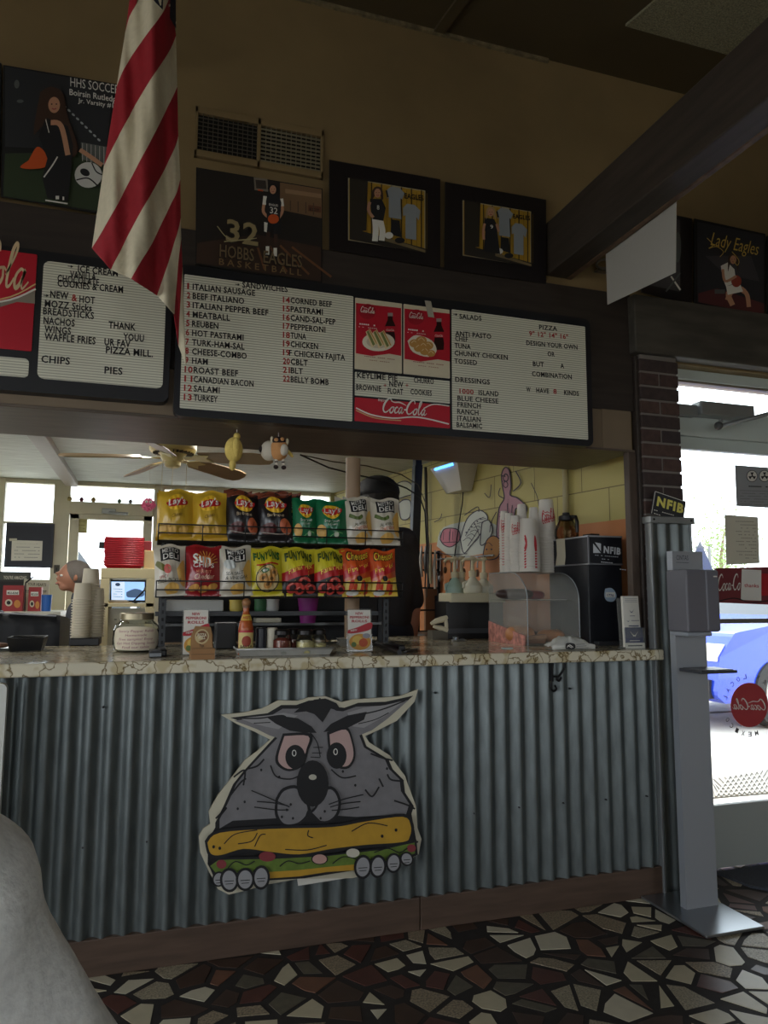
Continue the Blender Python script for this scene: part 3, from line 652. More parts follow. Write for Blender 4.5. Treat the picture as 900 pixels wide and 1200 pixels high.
# left board
mb = thing('menu_board', 'black framed menu board with ice cream, chips and pies, half behind the flag', 'menu board', W(100, 470, .05))
f0 = (W(-95, 400, YM).x, W(100, 464, YM).z, W(200, 400, YM).x, zz1+.02)
m = M(); plate(m, f0, FRM, .03, YM+.004, .06); part('frame', m, mb, bevel=.004)
rc = (W(47, 380, YM).x, W(119, 449.5, YM).z, W(193, 390, YM).x, W(100, 311.5, YM).z)
m = M(); plate(m, rc, BRD, .022)
a = Art(FY(YM)); c5 = lambda x, y: (x/4.09, 270+y/4.09); L = []
for t, x0, y, x1, *o in [('ICE CREAM', 373, 200, 565), ('VANILLA', 335, 226, 460), ('CHOCOLATE', 275, 245, 475), ('COOKIES & CREAM', 275, 268, 590), ('NEW', 240, 322, 328), ('&', 343, 338, 370, INKR), ('HOT', 380, 345, 455), ('MOZZ Sticks', 214, 366, 440), ('BREADSTICKS', 206, 402, 450), ('NACHOS', 208, 447, 358), ('WINGS', 212, 488, 340), ('WAFFLE FRIES', 212, 524, 458), ('CHIPS', 197, 632, 335), ('THANK', 520, 468, 650), ('YOUU', 590, 525, 690), ('UR FAV', 500, 550, 625), ('PIZZA MILL.', 507, 588, 733), ('PIES', 500, 685, 587)]:
    p = c5(x0, y); L.append((t, p[0], p[1], c5(x1, 0)[0], *o))
rows(a, L, .0255)
a.lay()
for q in ((325, 172), (208, 312)): p = c5(*q); a.line([p, (p[0]+5, p[1]+.6)], .8, INK, False); a.poly([(p[0]+3.5, p[1]-1.2), (p[0]+6.5, p[1]+.7), (p[0]+3.5, p[1]+2.2)], INK)
part('letter_panel', m.addm(a), mb)
rc = (W(-90, 350, YM).x, W(18, 410, YM).z, W(40.5, 350, YM).x, W(22, 295.5, YM).z)
m = M(); plate(m, rc, RED2, .004)
a = Art(FY(YM)); a.script(-104, 322, 33, 340, .165, mat((214, 190, 150), .5), bold=1.1)
a.poly([(-90, 360), (0, 354), (41, 341), (41, 356), (20, 354), (0, 360), (-90, 378)], mat((140, 130, 116), .5)); a.line([(-90, 352), (0, 351), (42, 333)], 1.6, mat((220, 190, 130))); a.line([(-90, 356), (0, 354), (42, 339)], 2.2, WHITE)
part('drink_panel', m.addm(a), mb, 'glossy red drink advertisement panel')
rc = (W(-90, 430, YM).x, W(15, 441, YM).z, W(33.5, 430, YM).x, W(15, 419, YM).z); m = M(); plate(m, rc, BRD, .014); part('letter_panel', m, mb)

# ------------------------------------------------------------------ posters and vent on the upper wall
def poster(px, label, draw, name='poster', col=BLKM, Y=YW-.035, th=.006, edge=None, depth=None):
    p = [W(x, y, Y) for x, y in px]; m = M(); m.prism(p, (0, th, 0), col, edge or mat((60, 58, 54), .6)); a = Art(FY(Y)); draw(a); m.addm(a)
    return solo(name, m, label, name)
SK = mat((190, 140, 110), .6); HB = mat((62, 40, 28), .6); GRASS = mat((44, 58, 34), .7); JER = mat((22, 22, 26), .6); ORGB = mat((200, 84, 34), .5); GRYP = mat((90, 94, 92), .6)
def face(a, x, y, r, hair, long=0):
    a.blob([(x-r*1.25, y-r*.6), (x-r*.6, y-r*1.5), (x+r*.6, y-r*1.5), (x+r*1.25, y-r*.5), (x+r*1.3, y+r*long), (x+r*.6, y+r*.6), (x-r*.6, y+r*.6), (x-r*1.3, y+r*long)], hair)
    a.ell(x, y, r*.8, r*1.1, SK); a.ell(x-r*.32, y-r*.1, r*.12, r*.1, INK, n=8); a.ell(x+r*.32, y-r*.1, r*.12, r*.1, INK, n=8); a.line([(x-r*.3, y+r*.5), (x, y+r*.62), (x+r*.3, y+r*.5)], r*.16, mat((160, 70, 70)))
def dr(a):
    a.poly([(6, 78), (133, 100), (124, 178), (6, 172)], mat((38, 40, 44), .6)); a.poly([(6, 180), (128, 178), (118, 248), (4, 230)], GRASS)
    for k in range(9): a.ell(76+k*5, 125+k*5, 2.2, 1.2, mat((170, 174, 176)), .7)
    a.ell(20, 100, 3, 5, GRYP); a.ell(24, 120, 4, 2, GRYP)
    a.poly([(95, 168), (128, 174), (126, 196), (96, 188)], GRYP)
    for k in range(6): a.line([(97+k*5, 169+k), (97+k*5, 190+k)], .4, WHITE, False)
    a.blob([(34, 190), (44, 174), (54, 182), (56, 196), (40, 200), (24, 198)], ORGB)
    a.blob([(48, 110), (60, 104), (74, 112), (80, 140), (92, 176), (82, 186), (74, 160), (52, 150), (40, 160), (44, 130)], HB)
    a.poly([(54, 140), (80, 150), (86, 172), (84, 200), (80, 238), (56, 234), (50, 210), (56, 188), (46, 162)], JER)
    a.line([(60, 146), (72, 150), (80, 184)], 6, SK); a.line([(54, 142), (58, 158)], 1, WHITE); a.line([(52, 210), (62, 196), (68, 186)], 1.6, WHITE)
    a.line([(94, 178), (106, 186), (120, 196)], 5, SK); face(a, 64, 126, 8.5, HB, 2.2)
    a.ell(104, 208, 16, 15, mat((200, 200, 196), .5)); a.ell(100, 205, 6, 4, JER, .5); a.line([(90, 214), (104, 212), (116, 222)], 1.6, JER); a.line([(108, 194), (113, 204), (120, 208)], 1.4, JER)
    a.text('HHS SOCCER', 83, 105, 140, 114, .036, WHITE, .0); a.text('Boirsin Rutledge', 82, 115, 140, 124, .024, WHITE, .01); a.text('Jr. Varsity #16', 92, 124, 138, 131, .018, WHITE, .01)
    a.line([(54, 238), (80, 242)], 1.6, WHITE); a.rect(66, 233, 70, 237, WHITE); a.rect(74, 234, 76, 238, WHITE)
poster([(4, 76), (140, 99), (140, 254), (1, 230)], 'soccer player poster with ball and stadium lights left of the flag', dr)
def dr(a):
    a.poly([(-60, 66), (0, 77), (-2, 228), (-60, 218)], mat((46, 44, 44), .6)); a.ell(-30, 130, 16, 22, SK)
poster([(-66, 62), (1.5, 74), (-1, 231), (-66, 220)], 'dark poster only just showing at the left edge of the photo', dr)
BRN = mat((58, 38, 26), .6); WOOD = mat((110, 72, 42), .6)
def dr(a):
    a.poly([(231, 197), (377, 222), (376, 331), (230, 309)], mat((30, 24, 20), .6)); a.poly([(328, 214), (377, 222), (377, 256), (328, 246)], mat((120, 92, 64), .6)); a.poly([(231, 285), (300, 275), (376, 290), (376, 330), (230, 308)], BRN)
    for k in range(4): a.line([(300+k*14, 284+k*2), (310+k*26, 316+k*3)], 2.5, WOOD, False)
    a.poly([(334, 222), (376, 228), (376, 233), (334, 227)], mat((150, 120, 90))); a.poly([(361, 241), (376, 243), (376, 250), (361, 248)], mat((100, 60, 40))); a.text('EXIT', 362.5, 247.5, 374, 249, .012, INK)
    for k in range(4): a.line([(340+k*9, 236+k), (340+k*9, 248+k*1.6)], 1.4, mat((90, 70, 52)), False)
    a.poly([(297, 209), (313, 211), (314, 226), (298, 224)], mat((120, 112, 100))); a.poly([(299, 212), (311, 213), (312, 223), (300, 222)], mat((50, 42, 36))); a.line([(302, 224), (308, 225)], 1.6, ORGB, False)
    a.line([(313, 262), (314, 290), (313, 300)], 4.4, mat((60, 40, 30))); a.line([(322, 262), (323, 290), (322, 302)], 4.4, mat((60, 40, 30)))
    a.line([(313, 290), (313, 300)], 4, WHITE, False); a.line([(322, 292), (322, 302)], 4, WHITE, False); a.line([(311, 301), (315, 302)], 3.4, JER, False); a.line([(320, 303), (325, 304)], 3.4, JER, False)
    a.poly([(311, 256), (328, 258), (328, 276), (320, 276), (319, 266), (317, 274), (310, 272)], JER); a.poly([(309, 262), (313, 263), (312, 274), (309, 273)], WHITE)
    a.line([(310, 236), (308, 250), (316, 258)], 3.4, SK); a.line([(329, 238), (330, 250), (324, 260)], 3.4, SK); a.line([(310, 232), (309, 242)], 4.2, WHITE); a.line([(329, 235), (330, 244)], 4.2, WHITE)
    a.poly([(313, 229), (326, 231), (329, 240), (327, 260), (312, 258), (311, 238)], JER); a.text('EAGLES', 314.5, 243, 325, 244.6, .009, WHITE); a.text('32', 315.5, 252, 324.5, 253.4, .026, WHITE)
    a.ell(319.5, 259, 6.4, 5.6, ORGB); face(a, 319, 225, 4.6, INK, -.2)
    a.text('32', 264, 285, 302, 291, .090, mat((52, 44, 34)), .05); a.text('32', 264, 284.5, 301.5, 290.5, .088, mat((150, 134, 96), .45), .02); a.line([(254, 268), (270, 284), (300, 282), (262, 286)], 1, mat((170, 160, 120)))
    a.text('HOBBS', 256, 304, 296, 309.5, .052, mat((20, 16, 14)), .03); a.text('EAGLES', 307, 311, 352, 317, .052, mat((20, 16, 14)), .03)
    a.text('HOBBS', 256.6, 303.4, 296.6, 308.9, .050, mat((112, 94, 66)), .01); a.text('EAGLES', 307.6, 310.4, 352.6, 316.4, .050, mat((112, 94, 66)), .01)
    a.text('B A S K E T B A L L', 256, 313, 352, 326, .026, mat((120, 96, 62)), .01)
poster([(230, 196), (378, 221), (377.5, 332), (229, 310)], 'basketball poster with large 32 and player holding ball, under the vent', dr)
LOCK = mat((176, 138, 40), .5); UNI = mat((138, 144, 148), .6)
def locker(ox, oy, s, figure):
    def dr(a):
        q = lambda x, y: (ox+x*s, oy+y*s+x*s*.165)
        a.poly([q(-1.2, -1.2), q(92, -1.2), q(92, 74), q(-1.2, 74)], mat((170, 160, 130))); a.poly([q(0, 0), q(91, 0), q(91, 73), q(0, 73)], LOCK)
        for k in range(8): a.line([q(k*12+3, 0), q(k*12+3, 72)], 1.6*s, mat((70, 56, 26)), False)
        for k in range(8): a.line([q(k*12+9, 3), q(k*12+9, 70)], .5*s, mat((120, 94, 34)), False)
        a.poly([q(0, 0), q(22, 0), q(20, 60), q(0, 66)], mat((40, 34, 24)))
        a.poly([q(0, 60), q(91, 70), q(91, 76), q(0, 74)], mat((40, 34, 28)))
        a.poly([q(42, 64), q(91, 72), q(91, 75), q(42, 69)], mat((120, 104, 72)))
        a.poly([q(44, 8), q(50, 2), q(60, 2), q(66, 8), q(63, 16), q(61, 14), q(62, 40), q(47, 40), q(47, 14), q(45, 18)], UNI); a.line([q(44, 8), q(46, 16)], 2*s, JER)
        a.poly([q(64, 26), q(69, 20), q(78, 20), q(85, 26), q(83, 38), q(80, 34), q(80, 62), q(67, 62), q(67, 34), q(64, 36)], UNI); a.poly([q(50, 42), q(60, 42), q(62, 62), q(49, 60)], JER)
        a.text('EAGLES', *q(66, 14), *q(89, 13), .022*s*1.05, mat((24, 22, 16)), .03)
        a.ell(*q(47, 62), 5*s, 4*s, WHITE); a.ell(*q(60, 66), 6*s, 3.5*s, JER)
        figure(a, q, s)
    return dr
def fig1(a, q, s):
    a.line([q(30, 44), q(31, 58), q(30, 72)], 7*s, WHITE); a.line([q(36, 44), q(39, 58), q(38, 70)], 7*s, WHITE)
    a.poly([q(24, 22), q(38, 20), q(43, 30), q(40, 46), q(27, 46), q(25, 34)], JER); a.line([q(24, 26), q(22, 36), q(28, 44)], 3.6*s, SK); face(a, *q(33, 14), 5*s, HB, 1.6); a.text('8', *q(32, 34), *q(35, 34), .02*s, WHITE)
def fig2(a, q, s):
    a.poly([q(28, 38), q(44, 36), q(48, 66), q(26, 66)], JER); a.poly([q(27, 20), q(40, 20), q(45, 30), q(42, 44), q(29, 44), q(26, 32)], JER); a.line([q(27, 28), q(25, 40), q(26, 50)], 3.4*s, SK); a.line([q(43, 26), q(46, 36)], 3.4*s, SK)
    face(a, *q(35, 12), 5*s, mat((170, 140, 96)), 1.8); a.text('9', *q(34, 34), *q(38, 34), .02*s, WHITE)
MATB = mat((30, 26, 28), .35)
def shine(a):
    pass
for px, q0, fg, lb in (([(386, 187), (516, 210), (516, 314), (386, 292)], (409, 210, .97), fig1, 'dark matted locker room photo with a person in white trousers, left of the pair'),
                       ([(522, 213), (640, 234), (640, 332), (521, 315)], (543, 236, .86), fig2, 'dark matted locker room photo with a fair-haired person, beside the beam')):
    poster(px, lb, locker(*q0, fg), 'framed_photo', MATB)
def dr(a):
    a.poly([(817, 260), (895, 276), (895, 370), (817, 354)], mat((40, 40, 46), .6)); a.poly([(826, 300), (880, 300), (890, 330), (850, 322)], mat((64, 62, 66))); a.poly([(818, 344), (840, 338), (895, 356), (895, 370), (818, 354)], mat((88, 40, 42)))
    a.line([(852, 352), (857, 340), (862, 334)], 6, SK); a.line([(877, 360), (875, 346), (868, 338)], 5, SK); a.line([(858, 358), (853, 344), (864, 338), (872, 342)], 6, SK)
    a.poly([(844, 312), (852, 308), (860, 316), (862, 332), (850, 336), (846, 326)], WHITE); a.poly([(850, 336), (866, 332), (870, 342), (852, 346)], WHITE); a.ell(862, 330, 6, 7, mat((150, 60, 44))); a.line([(846, 316), (849, 330), (862, 324)], 3, SK)
    face(a, 858, 305, 4.6, HB, 3); a.rect(836, 340, 848, 345, GRYP)
    a.text('Lady Eagles', 831, 288, 886, 300, .07, mat((200, 170, 80), .5), -.004, shear=.3); a.line([(827, 280), (834, 288), (829, 292), (838, 290), (846, 296), (842, 302)], .8, mat((200, 170, 80))); a.line([(856, 296), (864, 306), (862, 312), (858, 306)], .8, mat((200, 170, 80)))
poster([(814, 256), (897, 274), (897, 373), (814, 356)], 'dark poster with gold script title and a kneeling player, over the entrance', dr)
def dr(a):
    a.poly([(760, 250), (797, 258), (797, 342), (760, 334)], mat((70, 68, 70))); a.ell(794, 290, 4, 18, GRYP); a.line([(786, 324), (797, 340)], 2, WHITE); a.line([(780, 342), (797, 320)], 2, GRYP)
poster([(752, 244), (811, 256), (811, 357), (752, 342)], 'dark framed photo half hidden behind the hanging paper sheet', dr, 'framed_photo', MATB)
def dr(a): a.poly([(903, 282), (940, 289), (940, 360), (903, 352)], GRYP)
poster([(899, 276), (950, 286), (950, 382), (899, 373)], 'poster cut off by the right edge of the photo over the entrance', dr)
# vent grille: two grids, the right one with lighter louvres behind
v = thing('vent_grille', 'beige return air vent with two dark wire grids above the basketball poster', 'vent', W(302, 205, YW))
x0, z0, x1, z1 = W(228, 160, YW).x, W(300, 198, YW).z, W(378, 180, YW).x, W(300, 141, YW).z
xm = W(303, 165, YW).x; yv = YW-.02; fr = .028
m = M()
for b in ((x0, z0, x1, z0+fr), (x0, z1-fr, x1, z1), (x0, z0, x0+fr*.4, z1), (x1-fr*.4, z0, x1, z1), (xm-.007, z0, xm+.007, z1)): m.box(b[0], yv, b[1], b[2], YW, b[3], BEIGE)
part('frame', m, v, bevel=.002)
m = M(); m.box(x0+.01, YW-.004, z0+.01, x1-.01, YW-.001, z1-.01, mat((16, 14, 12), .9)); part('duct_back', m, v)
for a, b, mt in ((x0+fr*.4, xm-.007, mat((84, 78, 66), .6)), (xm+.007, x1-fr*.4, mat((132, 124, 100), .6))):
    m = M(); n = 12
    for k in range(1, n): xx = a+(b-a)*k/n; m.box(xx-.0012, yv+.003, z0+fr, xx+.0012, yv+.006, z1-fr, mt)
    for k in range(1, 9): zz = z0+fr+(z1-z0-2*fr)*k/9; m.box(a, yv+.004, zz-.0012, b, yv+.007, zz+.0012, mt)
    if b > xm+.1:
        for k in range(9): zz = z0+fr+(z1-z0-2*fr)*(k+.5)/9; m.box(a, yv+.010, zz-.003, b, yv+.013, zz+.002, mat((120, 114, 96), .6))
    part('grid', m, v)
# paper sheet hanging from the beam
m = M(); p = [WX(x, y, 1.80) for x, y in ((709, 291), (790, 235), (791, 319), (711, 357))]
p = [Vector((1.803, p[0].y, 2.74)), Vector((1.803, p[1].y-.01, 2.74)), p[2]+Vector((.003, 0, 0)), p[3]+Vector((.003, 0, 0))]
m.prism(p, (.002, 0, 0), mat((168, 166, 160), .7)); solo('paper_sheet', m, 'plain grey paper sheet hanging from the dark ceiling beam', 'paper')
m = M(); c = W(707, 310, YW-.03)
m.tube([c+Vector((.03*math.cos(t), -.012*math.sin(t*1.5), .022*math.sin(t))) for t in [k*.5 for k in range(12)]], .006, mat((120, 116, 108), .3, .7)); m.box(c.x-.03, c.y, c.z-.03, c.x+.03, YW, c.z-.022, mat((120, 116, 108), .3, .7))
solo('wall_hook', m, 'small curled metal hook on the wall left of the hanging paper', 'hook')

# ------------------------------------------------------------------ flag
fl = thing('flag', 'striped red and white flag with blue corner hanging furled before the menu boards', 'flag', W(160, 300, -.6))
def FS(x, y, h=0):
    t = (x-100)/115; d = -.62-.10*math.sin(max(0, min(1, (x-(150-.155*max(y, -60)))/max(20, 58+.155*y)))*PI)
    d += .02*math.sin(x*.16+y*.012)+.008*math.sin(x*.35-y*.02); return W(x, y, d)+Vector((0, -h, 0))
FR = mat((150, 22, 36), .8, noise_=.06, nscale=60); FW = mat((205, 196, 170), .8, noise_=.05, nscale=60); FB = mat((24, 26, 44), .8)
B = [ # boundaries between stripes, left edge to right edge
 [(155, -20), (165, -60), (178, -110)],
 [(147, 38), (152, 20), (160, 5), (172, -20), (186, -60), (196, -110)],
 [(137, 102), (146, 80), (162, 55), (180, 30), (192, 12), (200, -8)],
 [(122, 195), (135, 168), (155, 130), (180, 88), (198, 60), (206, 42)],
 [(108, 291), (122, 268), (147, 222), (178, 162), (198, 122), (207.5, 102)],
 [(130, 316), (138, 300), (162, 254), (187, 209), (202, 180), (209, 160)],
 [(154, 327), (164, 308), (178, 285), (195, 250), (206, 228), (211, 210)],
 [(184, 346), (190, 330), (197, 308), (204, 285), (209, 268), (211.5, 255)],
 [(204, 368), (205, 352), (207, 330), (209, 305), (211, 288), (212, 280)],
 [(209, 405), (210, 380), (211, 360), (212, 340), (213, 322), (213.5, 312)],
 [(218, 428), (217.5, 415), (217, 400), (216, 380), (215.2, 360), (214.6, 345)],
]
m = M(); ax = Art(lambda x, y, h: Vector((x, y, h)), dz=0, start=0)
for k in range(len(B)-1):
    a = [tuple(q) for q in catmull(B[k], 6)]; b = [tuple(q) for q in catmull(B[k+1], 6)]
    n = min(len(a), len(b)); c = FR if k % 2 == 0 else FW
    for i in range(n-1):
        for s in range(6):
            def lp(t, i): return (a[i][0]+(b[i][0]-a[i][0])*t, a[i][1]+(b[i][1]-a[i][1])*t)
            qs = [lp(s/6, i), lp((s+1)/6, i), lp((s+1)/6, i+1), lp(s/6, i+1)]
            m.add([FS(*q) for q in qs], [(0, 1, 2, 3)], c, True)
ca = [tuple(q) for q in catmull([(178, -2), (187, 8), (196, 18), (206, 34)], 4)]
part('cloth', m, fl, merge=True, solid=.002)
m = M(); up = [(176, -4), (182, 4), (190, 12), (199, 22), (206.3, 35)]; lo = [(178, -108), (190, -108), (196, -106), (200, -60), (206, -8)]
n = 8
for i in range(4):
    for j in range(n):
        def pt(i, t): return (lo[i][0]+(up[i][0]-lo[i][0])*t, lo[i][1]+(up[i][1]-lo[i][1])*t)
        m.add([FS(*pt(i, j/n), .004), FS(*pt(i, (j+1)/n), .004), FS(*pt(i+1, (j+1)/n), .004), FS(*pt(i+1, j/n), .004)], [(0, 1, 2, 3)], FB, True)
rr2 = random.Random(3)
for cx, cy in ((186, -20), (194, -2), (199, 8), (203, 20), (190, -45), (205, 28), (196, -30)):
    st = [(cx+(2.4 if k % 2 == 0 else 1)*math.sin(k*PI/5), cy-(2.4 if k % 2 == 0 else 1)*math.cos(k*PI/5)) for k in range(10)]
    m.add([FS(x, y, .0055) for x, y in st], [tuple(range(10))], FW)
part('canton', m, fl, 'dark blue starred corner', merge=True)
m = M(); p = W(187, -105, -.63); m.cyl((p.x, p.y-.05, p.z+.01), (p.x-.02, YW+.01, p.z-.02), .011, .011, mat((150, 120, 60), .4, .6)); m.ball((p.x, p.y-.06, p.z+.01), .02, mat((170, 140, 70), .3, .8)); part('pole', m, fl)
# ------------------------------------------------------------------ counter
ZT = 1.027                                   # counter top
ct = thing('counter', 'long serving counter clad in corrugated metal with a cracked-pattern stone top', 'counter', (.8, 0, 0))
AMP, PIT = .0115, .0679
def corr(m, x0, x1, y, z0, z1, mt, amp=AMP, pit=PIT):
    n = int((x1-x0)/pit*12)
    def fn(u, v): x = x0+(x1-x0)*u; return (x, y-amp*math.sin(2*PI*(x-.012)/pit), z0+(z1-z0)*v)
    return m.grid(fn, n, 3, mt)
m = M(); corr(m, -.75, 2.118, .0, .115, .985, GALV); part('metal_front', m, ct)
STONE = bpy.data.materials.new('cracked_stone_laminate'); STONE.use_nodes = True
nt = STONE.node_tree; b = nt.nodes['Principled BSDF']; b.inputs['Roughness'].default_value = .13
tc = nt.nodes.new('ShaderNodeTexCoord'); nz = nt.nodes.new('ShaderNodeTexNoise'); nz.inputs['Scale'].default_value = 9; nz.inputs['Detail'].default_value = 4
mx = nt.nodes.new('ShaderNodeMixRGB'); mx.inputs[0].default_value = .16; vo = nt.nodes.new('ShaderNodeTexVoronoi'); vo.feature = 'DISTANCE_TO_EDGE'; vo.inputs['Scale'].default_value = 17
rp = nt.nodes.new('ShaderNodeValToRGB'); e = rp.color_ramp.elements; e[0].color = lin((116, 98, 64))+(1,); e[1].color = lin((214, 206, 182))+(1,); e[0].position = .004; e[1].position = .05
n2 = nt.nodes.new('ShaderNodeTexNoise'); n2.inputs['Scale'].default_value = 14; m2 = nt.nodes.new('ShaderNodeMixRGB'); m2.blend_type = 'MULTIPLY'; m2.inputs[2].default_value = (.78, .72, .58, 1)
r2 = nt.nodes.new('ShaderNodeValToRGB'); r2.color_ramp.elements[0].position = .52; r2.color_ramp.elements[1].position = .6
nt.links.new(tc.outputs['Object'], nz.inputs['Vector']); nt.links.new(tc.outputs['Object'], mx.inputs[1]); nt.links.new(nz.outputs['Color'], mx.inputs[2]); nt.links.new(mx.outputs[0], vo.inputs['Vector'])
nt.links.new(vo.outputs[0], rp.inputs[0]); nt.links.new(tc.outputs['Object'], n2.inputs['Vector']); nt.links.new(n2.outputs[0], r2.inputs[0]); nt.links.new(r2.outputs[0], m2.inputs[0]); nt.links.new(rp.outputs[0], m2.inputs[1]); nt.links.new(m2.outputs[0], b.inputs['Base Color'])
m = M(); m.box(-1.5, -.08, .983, 2.112, .80, ZT, STONE); m.box(.95, .80, .983, 2.05, 1.18, ZT, STONE); part('counter_top', m, ct, bevel=.006)
m = M(); m.box(-1.5, .012, .0, 2.10, .06, .985, BLKM); m.box(-1.5, .06, .0, -1.45, .9, .98, BLKM); m.box(2.05, .06, 0, 2.10, .9, .98, BLKM); part('carcass', m, ct)
WDB = mat((84, 66, 54), .5, noise_=.25, nscale=5, stretch=(1, 8, 8))
m = M(); m.box(-1.0, -.012, .0, 1.02, .012, .118, WDB); m.box(1.023, -.012, 0, 2.115, .012, .118, WDB); part('base_board', m, ct, bevel=.003)
SCW = mat((40, 40, 42), .5, .5)
for px, py in ((121, 829), (97, 993), (172, 986), (555, 953), (608, 946), (660, 941), (710, 937), (758, 933), (510, 812), (668, 807)):
    p = W(px, py, -.006); m = M(); m.cyl(p+Vector((0, .006, 0)), p+Vector((0, -.006, 0)), .0045, .003, SCW, 8); part('screw', m, ct)
# bracket hook under the top
m = M(); p = W(648, 778, -.022); k = .00345
pts = [(648, 777), (646.5, 792), (646, 806), (649, 810), (652, 807), (650, 803)]
m.tube([W(x, y, -.022) for x, y in catmull(pts, 4)], .0045, mat((24, 24, 26), .4, .5)); m.tube([W(x, y, -.022) for x, y in catmull([(662, 777), (661, 784), (655, 792), (652, 795), (655, 798), (658, 794)], 4)], .0045, mat((24, 24, 26), .4, .5)); m.tube([W(647, 793, -.022), W(654, 793, -.022)], .004, mat((24, 24, 26), .4, .5))
q = W(647, 790, -.022); m.box(q.x-.008, -.026, q.z-.03, q.x+.004, -.005, .983, mat((24, 24, 26), .4, .5))
solo('scroll_hook', m, 'black wrought iron scroll hook under the counter top', 'hook')
# corrugated panel on the pillar with cap
cl = thing('pillar_cladding', 'tall corrugated metal panel with a flat cap covering the pillar beside the counter', 'panel', (2.22, 0, 0))
zc = W(785, 611, 0).z
m = M(); corr(m, 2.119, 2.335, -.002, .0, zc, GALV, .008); part('metal_sheet', m, cl)
m = M(); m.box(2.112, -.022, .0, 2.122, .02, zc, ALU); m.box(2.33, -.016, 0, 2.338, .02, zc, ALU); part('edge_trim', m, cl, bevel=.002)
m = M(); m.box(2.106, -.03, zc-.012, 2.345, .03, zc+.018, ALU); part('cap', m, cl, bevel=.003)
for x in (2.125, 2.325): m = M(); m.cyl((x, -.03, zc+.003), (x, -.033, zc+.003), .005, .004, SCW, 8); part('screw', m, cl)
# small card sign leaning on the pillar above the cap
m = M(); Y = -.012; p = [W(x, y, Y) for x, y in ((768, 575), (804, 588), (803, 605), (763, 603.5))]; p[3].z = p[2].z = zc+.019
pl = [W(767, 575, Y), W(804, 587.5, Y), W(801, 610, Y), W(762.5, 602, Y)]
dx = (pl[1]-pl[0]); pl[3] = pl[0]+(pl[3]-pl[0]); m.prism(pl, (0, .004, 0), mat((40, 42, 48), .5))
a = Art(FY(Y)); a.line([(768, 576), (803.4, 588.2)], .7, WHITE, False); a.line([(767.6, 576), (763.3, 601.5)], .7, WHITE, False)
YN = mat((224, 214, 110), .5); a.text('NFIB', 769, 592, 800, 601.5, .040, YN, .05); a.scribble(766, 597.5, 790, 604, PAPER, .9, 2); a.scribble(766, 601.5, 774, 604, PAPER, .9, 3); m.addm(a)
solo('card_sign', m, 'tilted black card sign with yellow letters on the cap of the pillar panel', 'sign')

# ------------------------------------------------------------------ painted wolf with sandwich
YWF = -.025
w_ = lambda pts: [(220+x/3.1034, 790+y/3.1034) for x, y in pts]
wo = thing('cutout_sign', 'painted cutout sign of a grumpy grey wolf gripping a long sandwich', 'sign', W(365, 1045, YWF))
outl = w_([(120, 148), (200, 140), (270, 125), (330, 95), (400, 97), (440, 85), (500, 80), (560, 102), (600, 92), (700, 86), (770, 80), (838, 55), (825, 100), (760, 170), (690, 205), (645, 225), (660, 248), (735, 296), (760, 330), (790, 370), (808, 420), (830, 480), (836, 560), (850, 600), (840, 655), (800, 678), (740, 700), (690, 716), (600, 742), (400, 745), (290, 765), (230, 782), (150, 802), (110, 782), (78, 720), (46, 650), (40, 590), (56, 562), (82, 545), (76, 500), (110, 440), (165, 370), (208, 312), (250, 282), (300, 238), (240, 208), (180, 182)])
m = M(); m.prism([W(x, y, YWF) for x, y in outl], (0, .009, 0), mat((196, 190, 168), .6), mat((150, 140, 116), .7))
a = Art(FY(YWF), dz=.0003); WG = mat((122, 120, 122), .65, noise_=.08, nscale=30); LN = mat((20, 19, 22), .6); BUN = mat((186, 144, 40), .6, noise_=.1, nscale=20); LET = mat((96, 120, 44), .65, noise_=.2, nscale=40); EYE = mat((188, 158, 152), .6)
def pw(pts, mt): a.poly(w_(pts), mt)
def lw(pts, wd=2.6, mt=LN): a.line(w_(pts), wd, mt)
def ew(x, y, rx, ry, mt, rot=0): a.ell(220+x/3.1034, 790+y/3.1034, rx/3.1034, ry/3.1034, mt, rot)
head = [(155, 158), (290, 142), (340, 112), (395, 112), (440, 96), (495, 92), (545, 120), (570, 122), (620, 104), (720, 100), (820, 78), (740, 150), (680, 195), (632, 215), (650, 262), (730, 310), (745, 345), (785, 385), (790, 430), (822, 480), (810, 520), (620, 530), (540, 525), (470, 520), (420, 530), (370, 545), (320, 535), (150, 545), (100, 575), (100, 540), (130, 480), (165, 400), (205, 350), (255, 295), (320, 225), (290, 215), (240, 190)]
pw(head, LN); c0 = (450, 340)
pw([(75, 600), (110, 540), (300, 535), (640, 515), (812, 500), (830, 600), (832, 650), (780, 676), (640, 700), (420, 735), (250, 742), (100, 742), (72, 690)], LN); pw([(c0[0]+(x-c0[0])*.955, c0[1]+(y-c0[1])*.94) for x, y in head], WG)
pw([(188, 160), (290, 150), (350, 140), (400, 150), (330, 200), (280, 190), (235, 178)], mat((150, 148, 148), .65)); pw([(580, 140), (640, 122), (720, 112), (790, 95), (720, 150), (640, 195), (600, 190)], mat((150, 148, 148), .65))
lw([(190, 160), (260, 160), (340, 150), (360, 160)], 1.6); lw([(610, 150), (700, 130), (790, 96)], 1.6); lw([(240, 178), (300, 175)], 1); lw([(620, 180), (680, 165), (730, 140)], 1)
pw([(385, 140), (420, 110), (460, 92), (500, 88), (540, 105), (560, 135), (520, 125), (490, 175), (460, 145), (430, 135)], LN)
pw([(285, 155), (330, 150), (400, 160), (450, 190), (468, 213), (420, 212), (370, 205), (320, 180)], LN); pw([(492, 210), (520, 180), (580, 150), (650, 136), (640, 165), (580, 195), (530, 205)], LN)
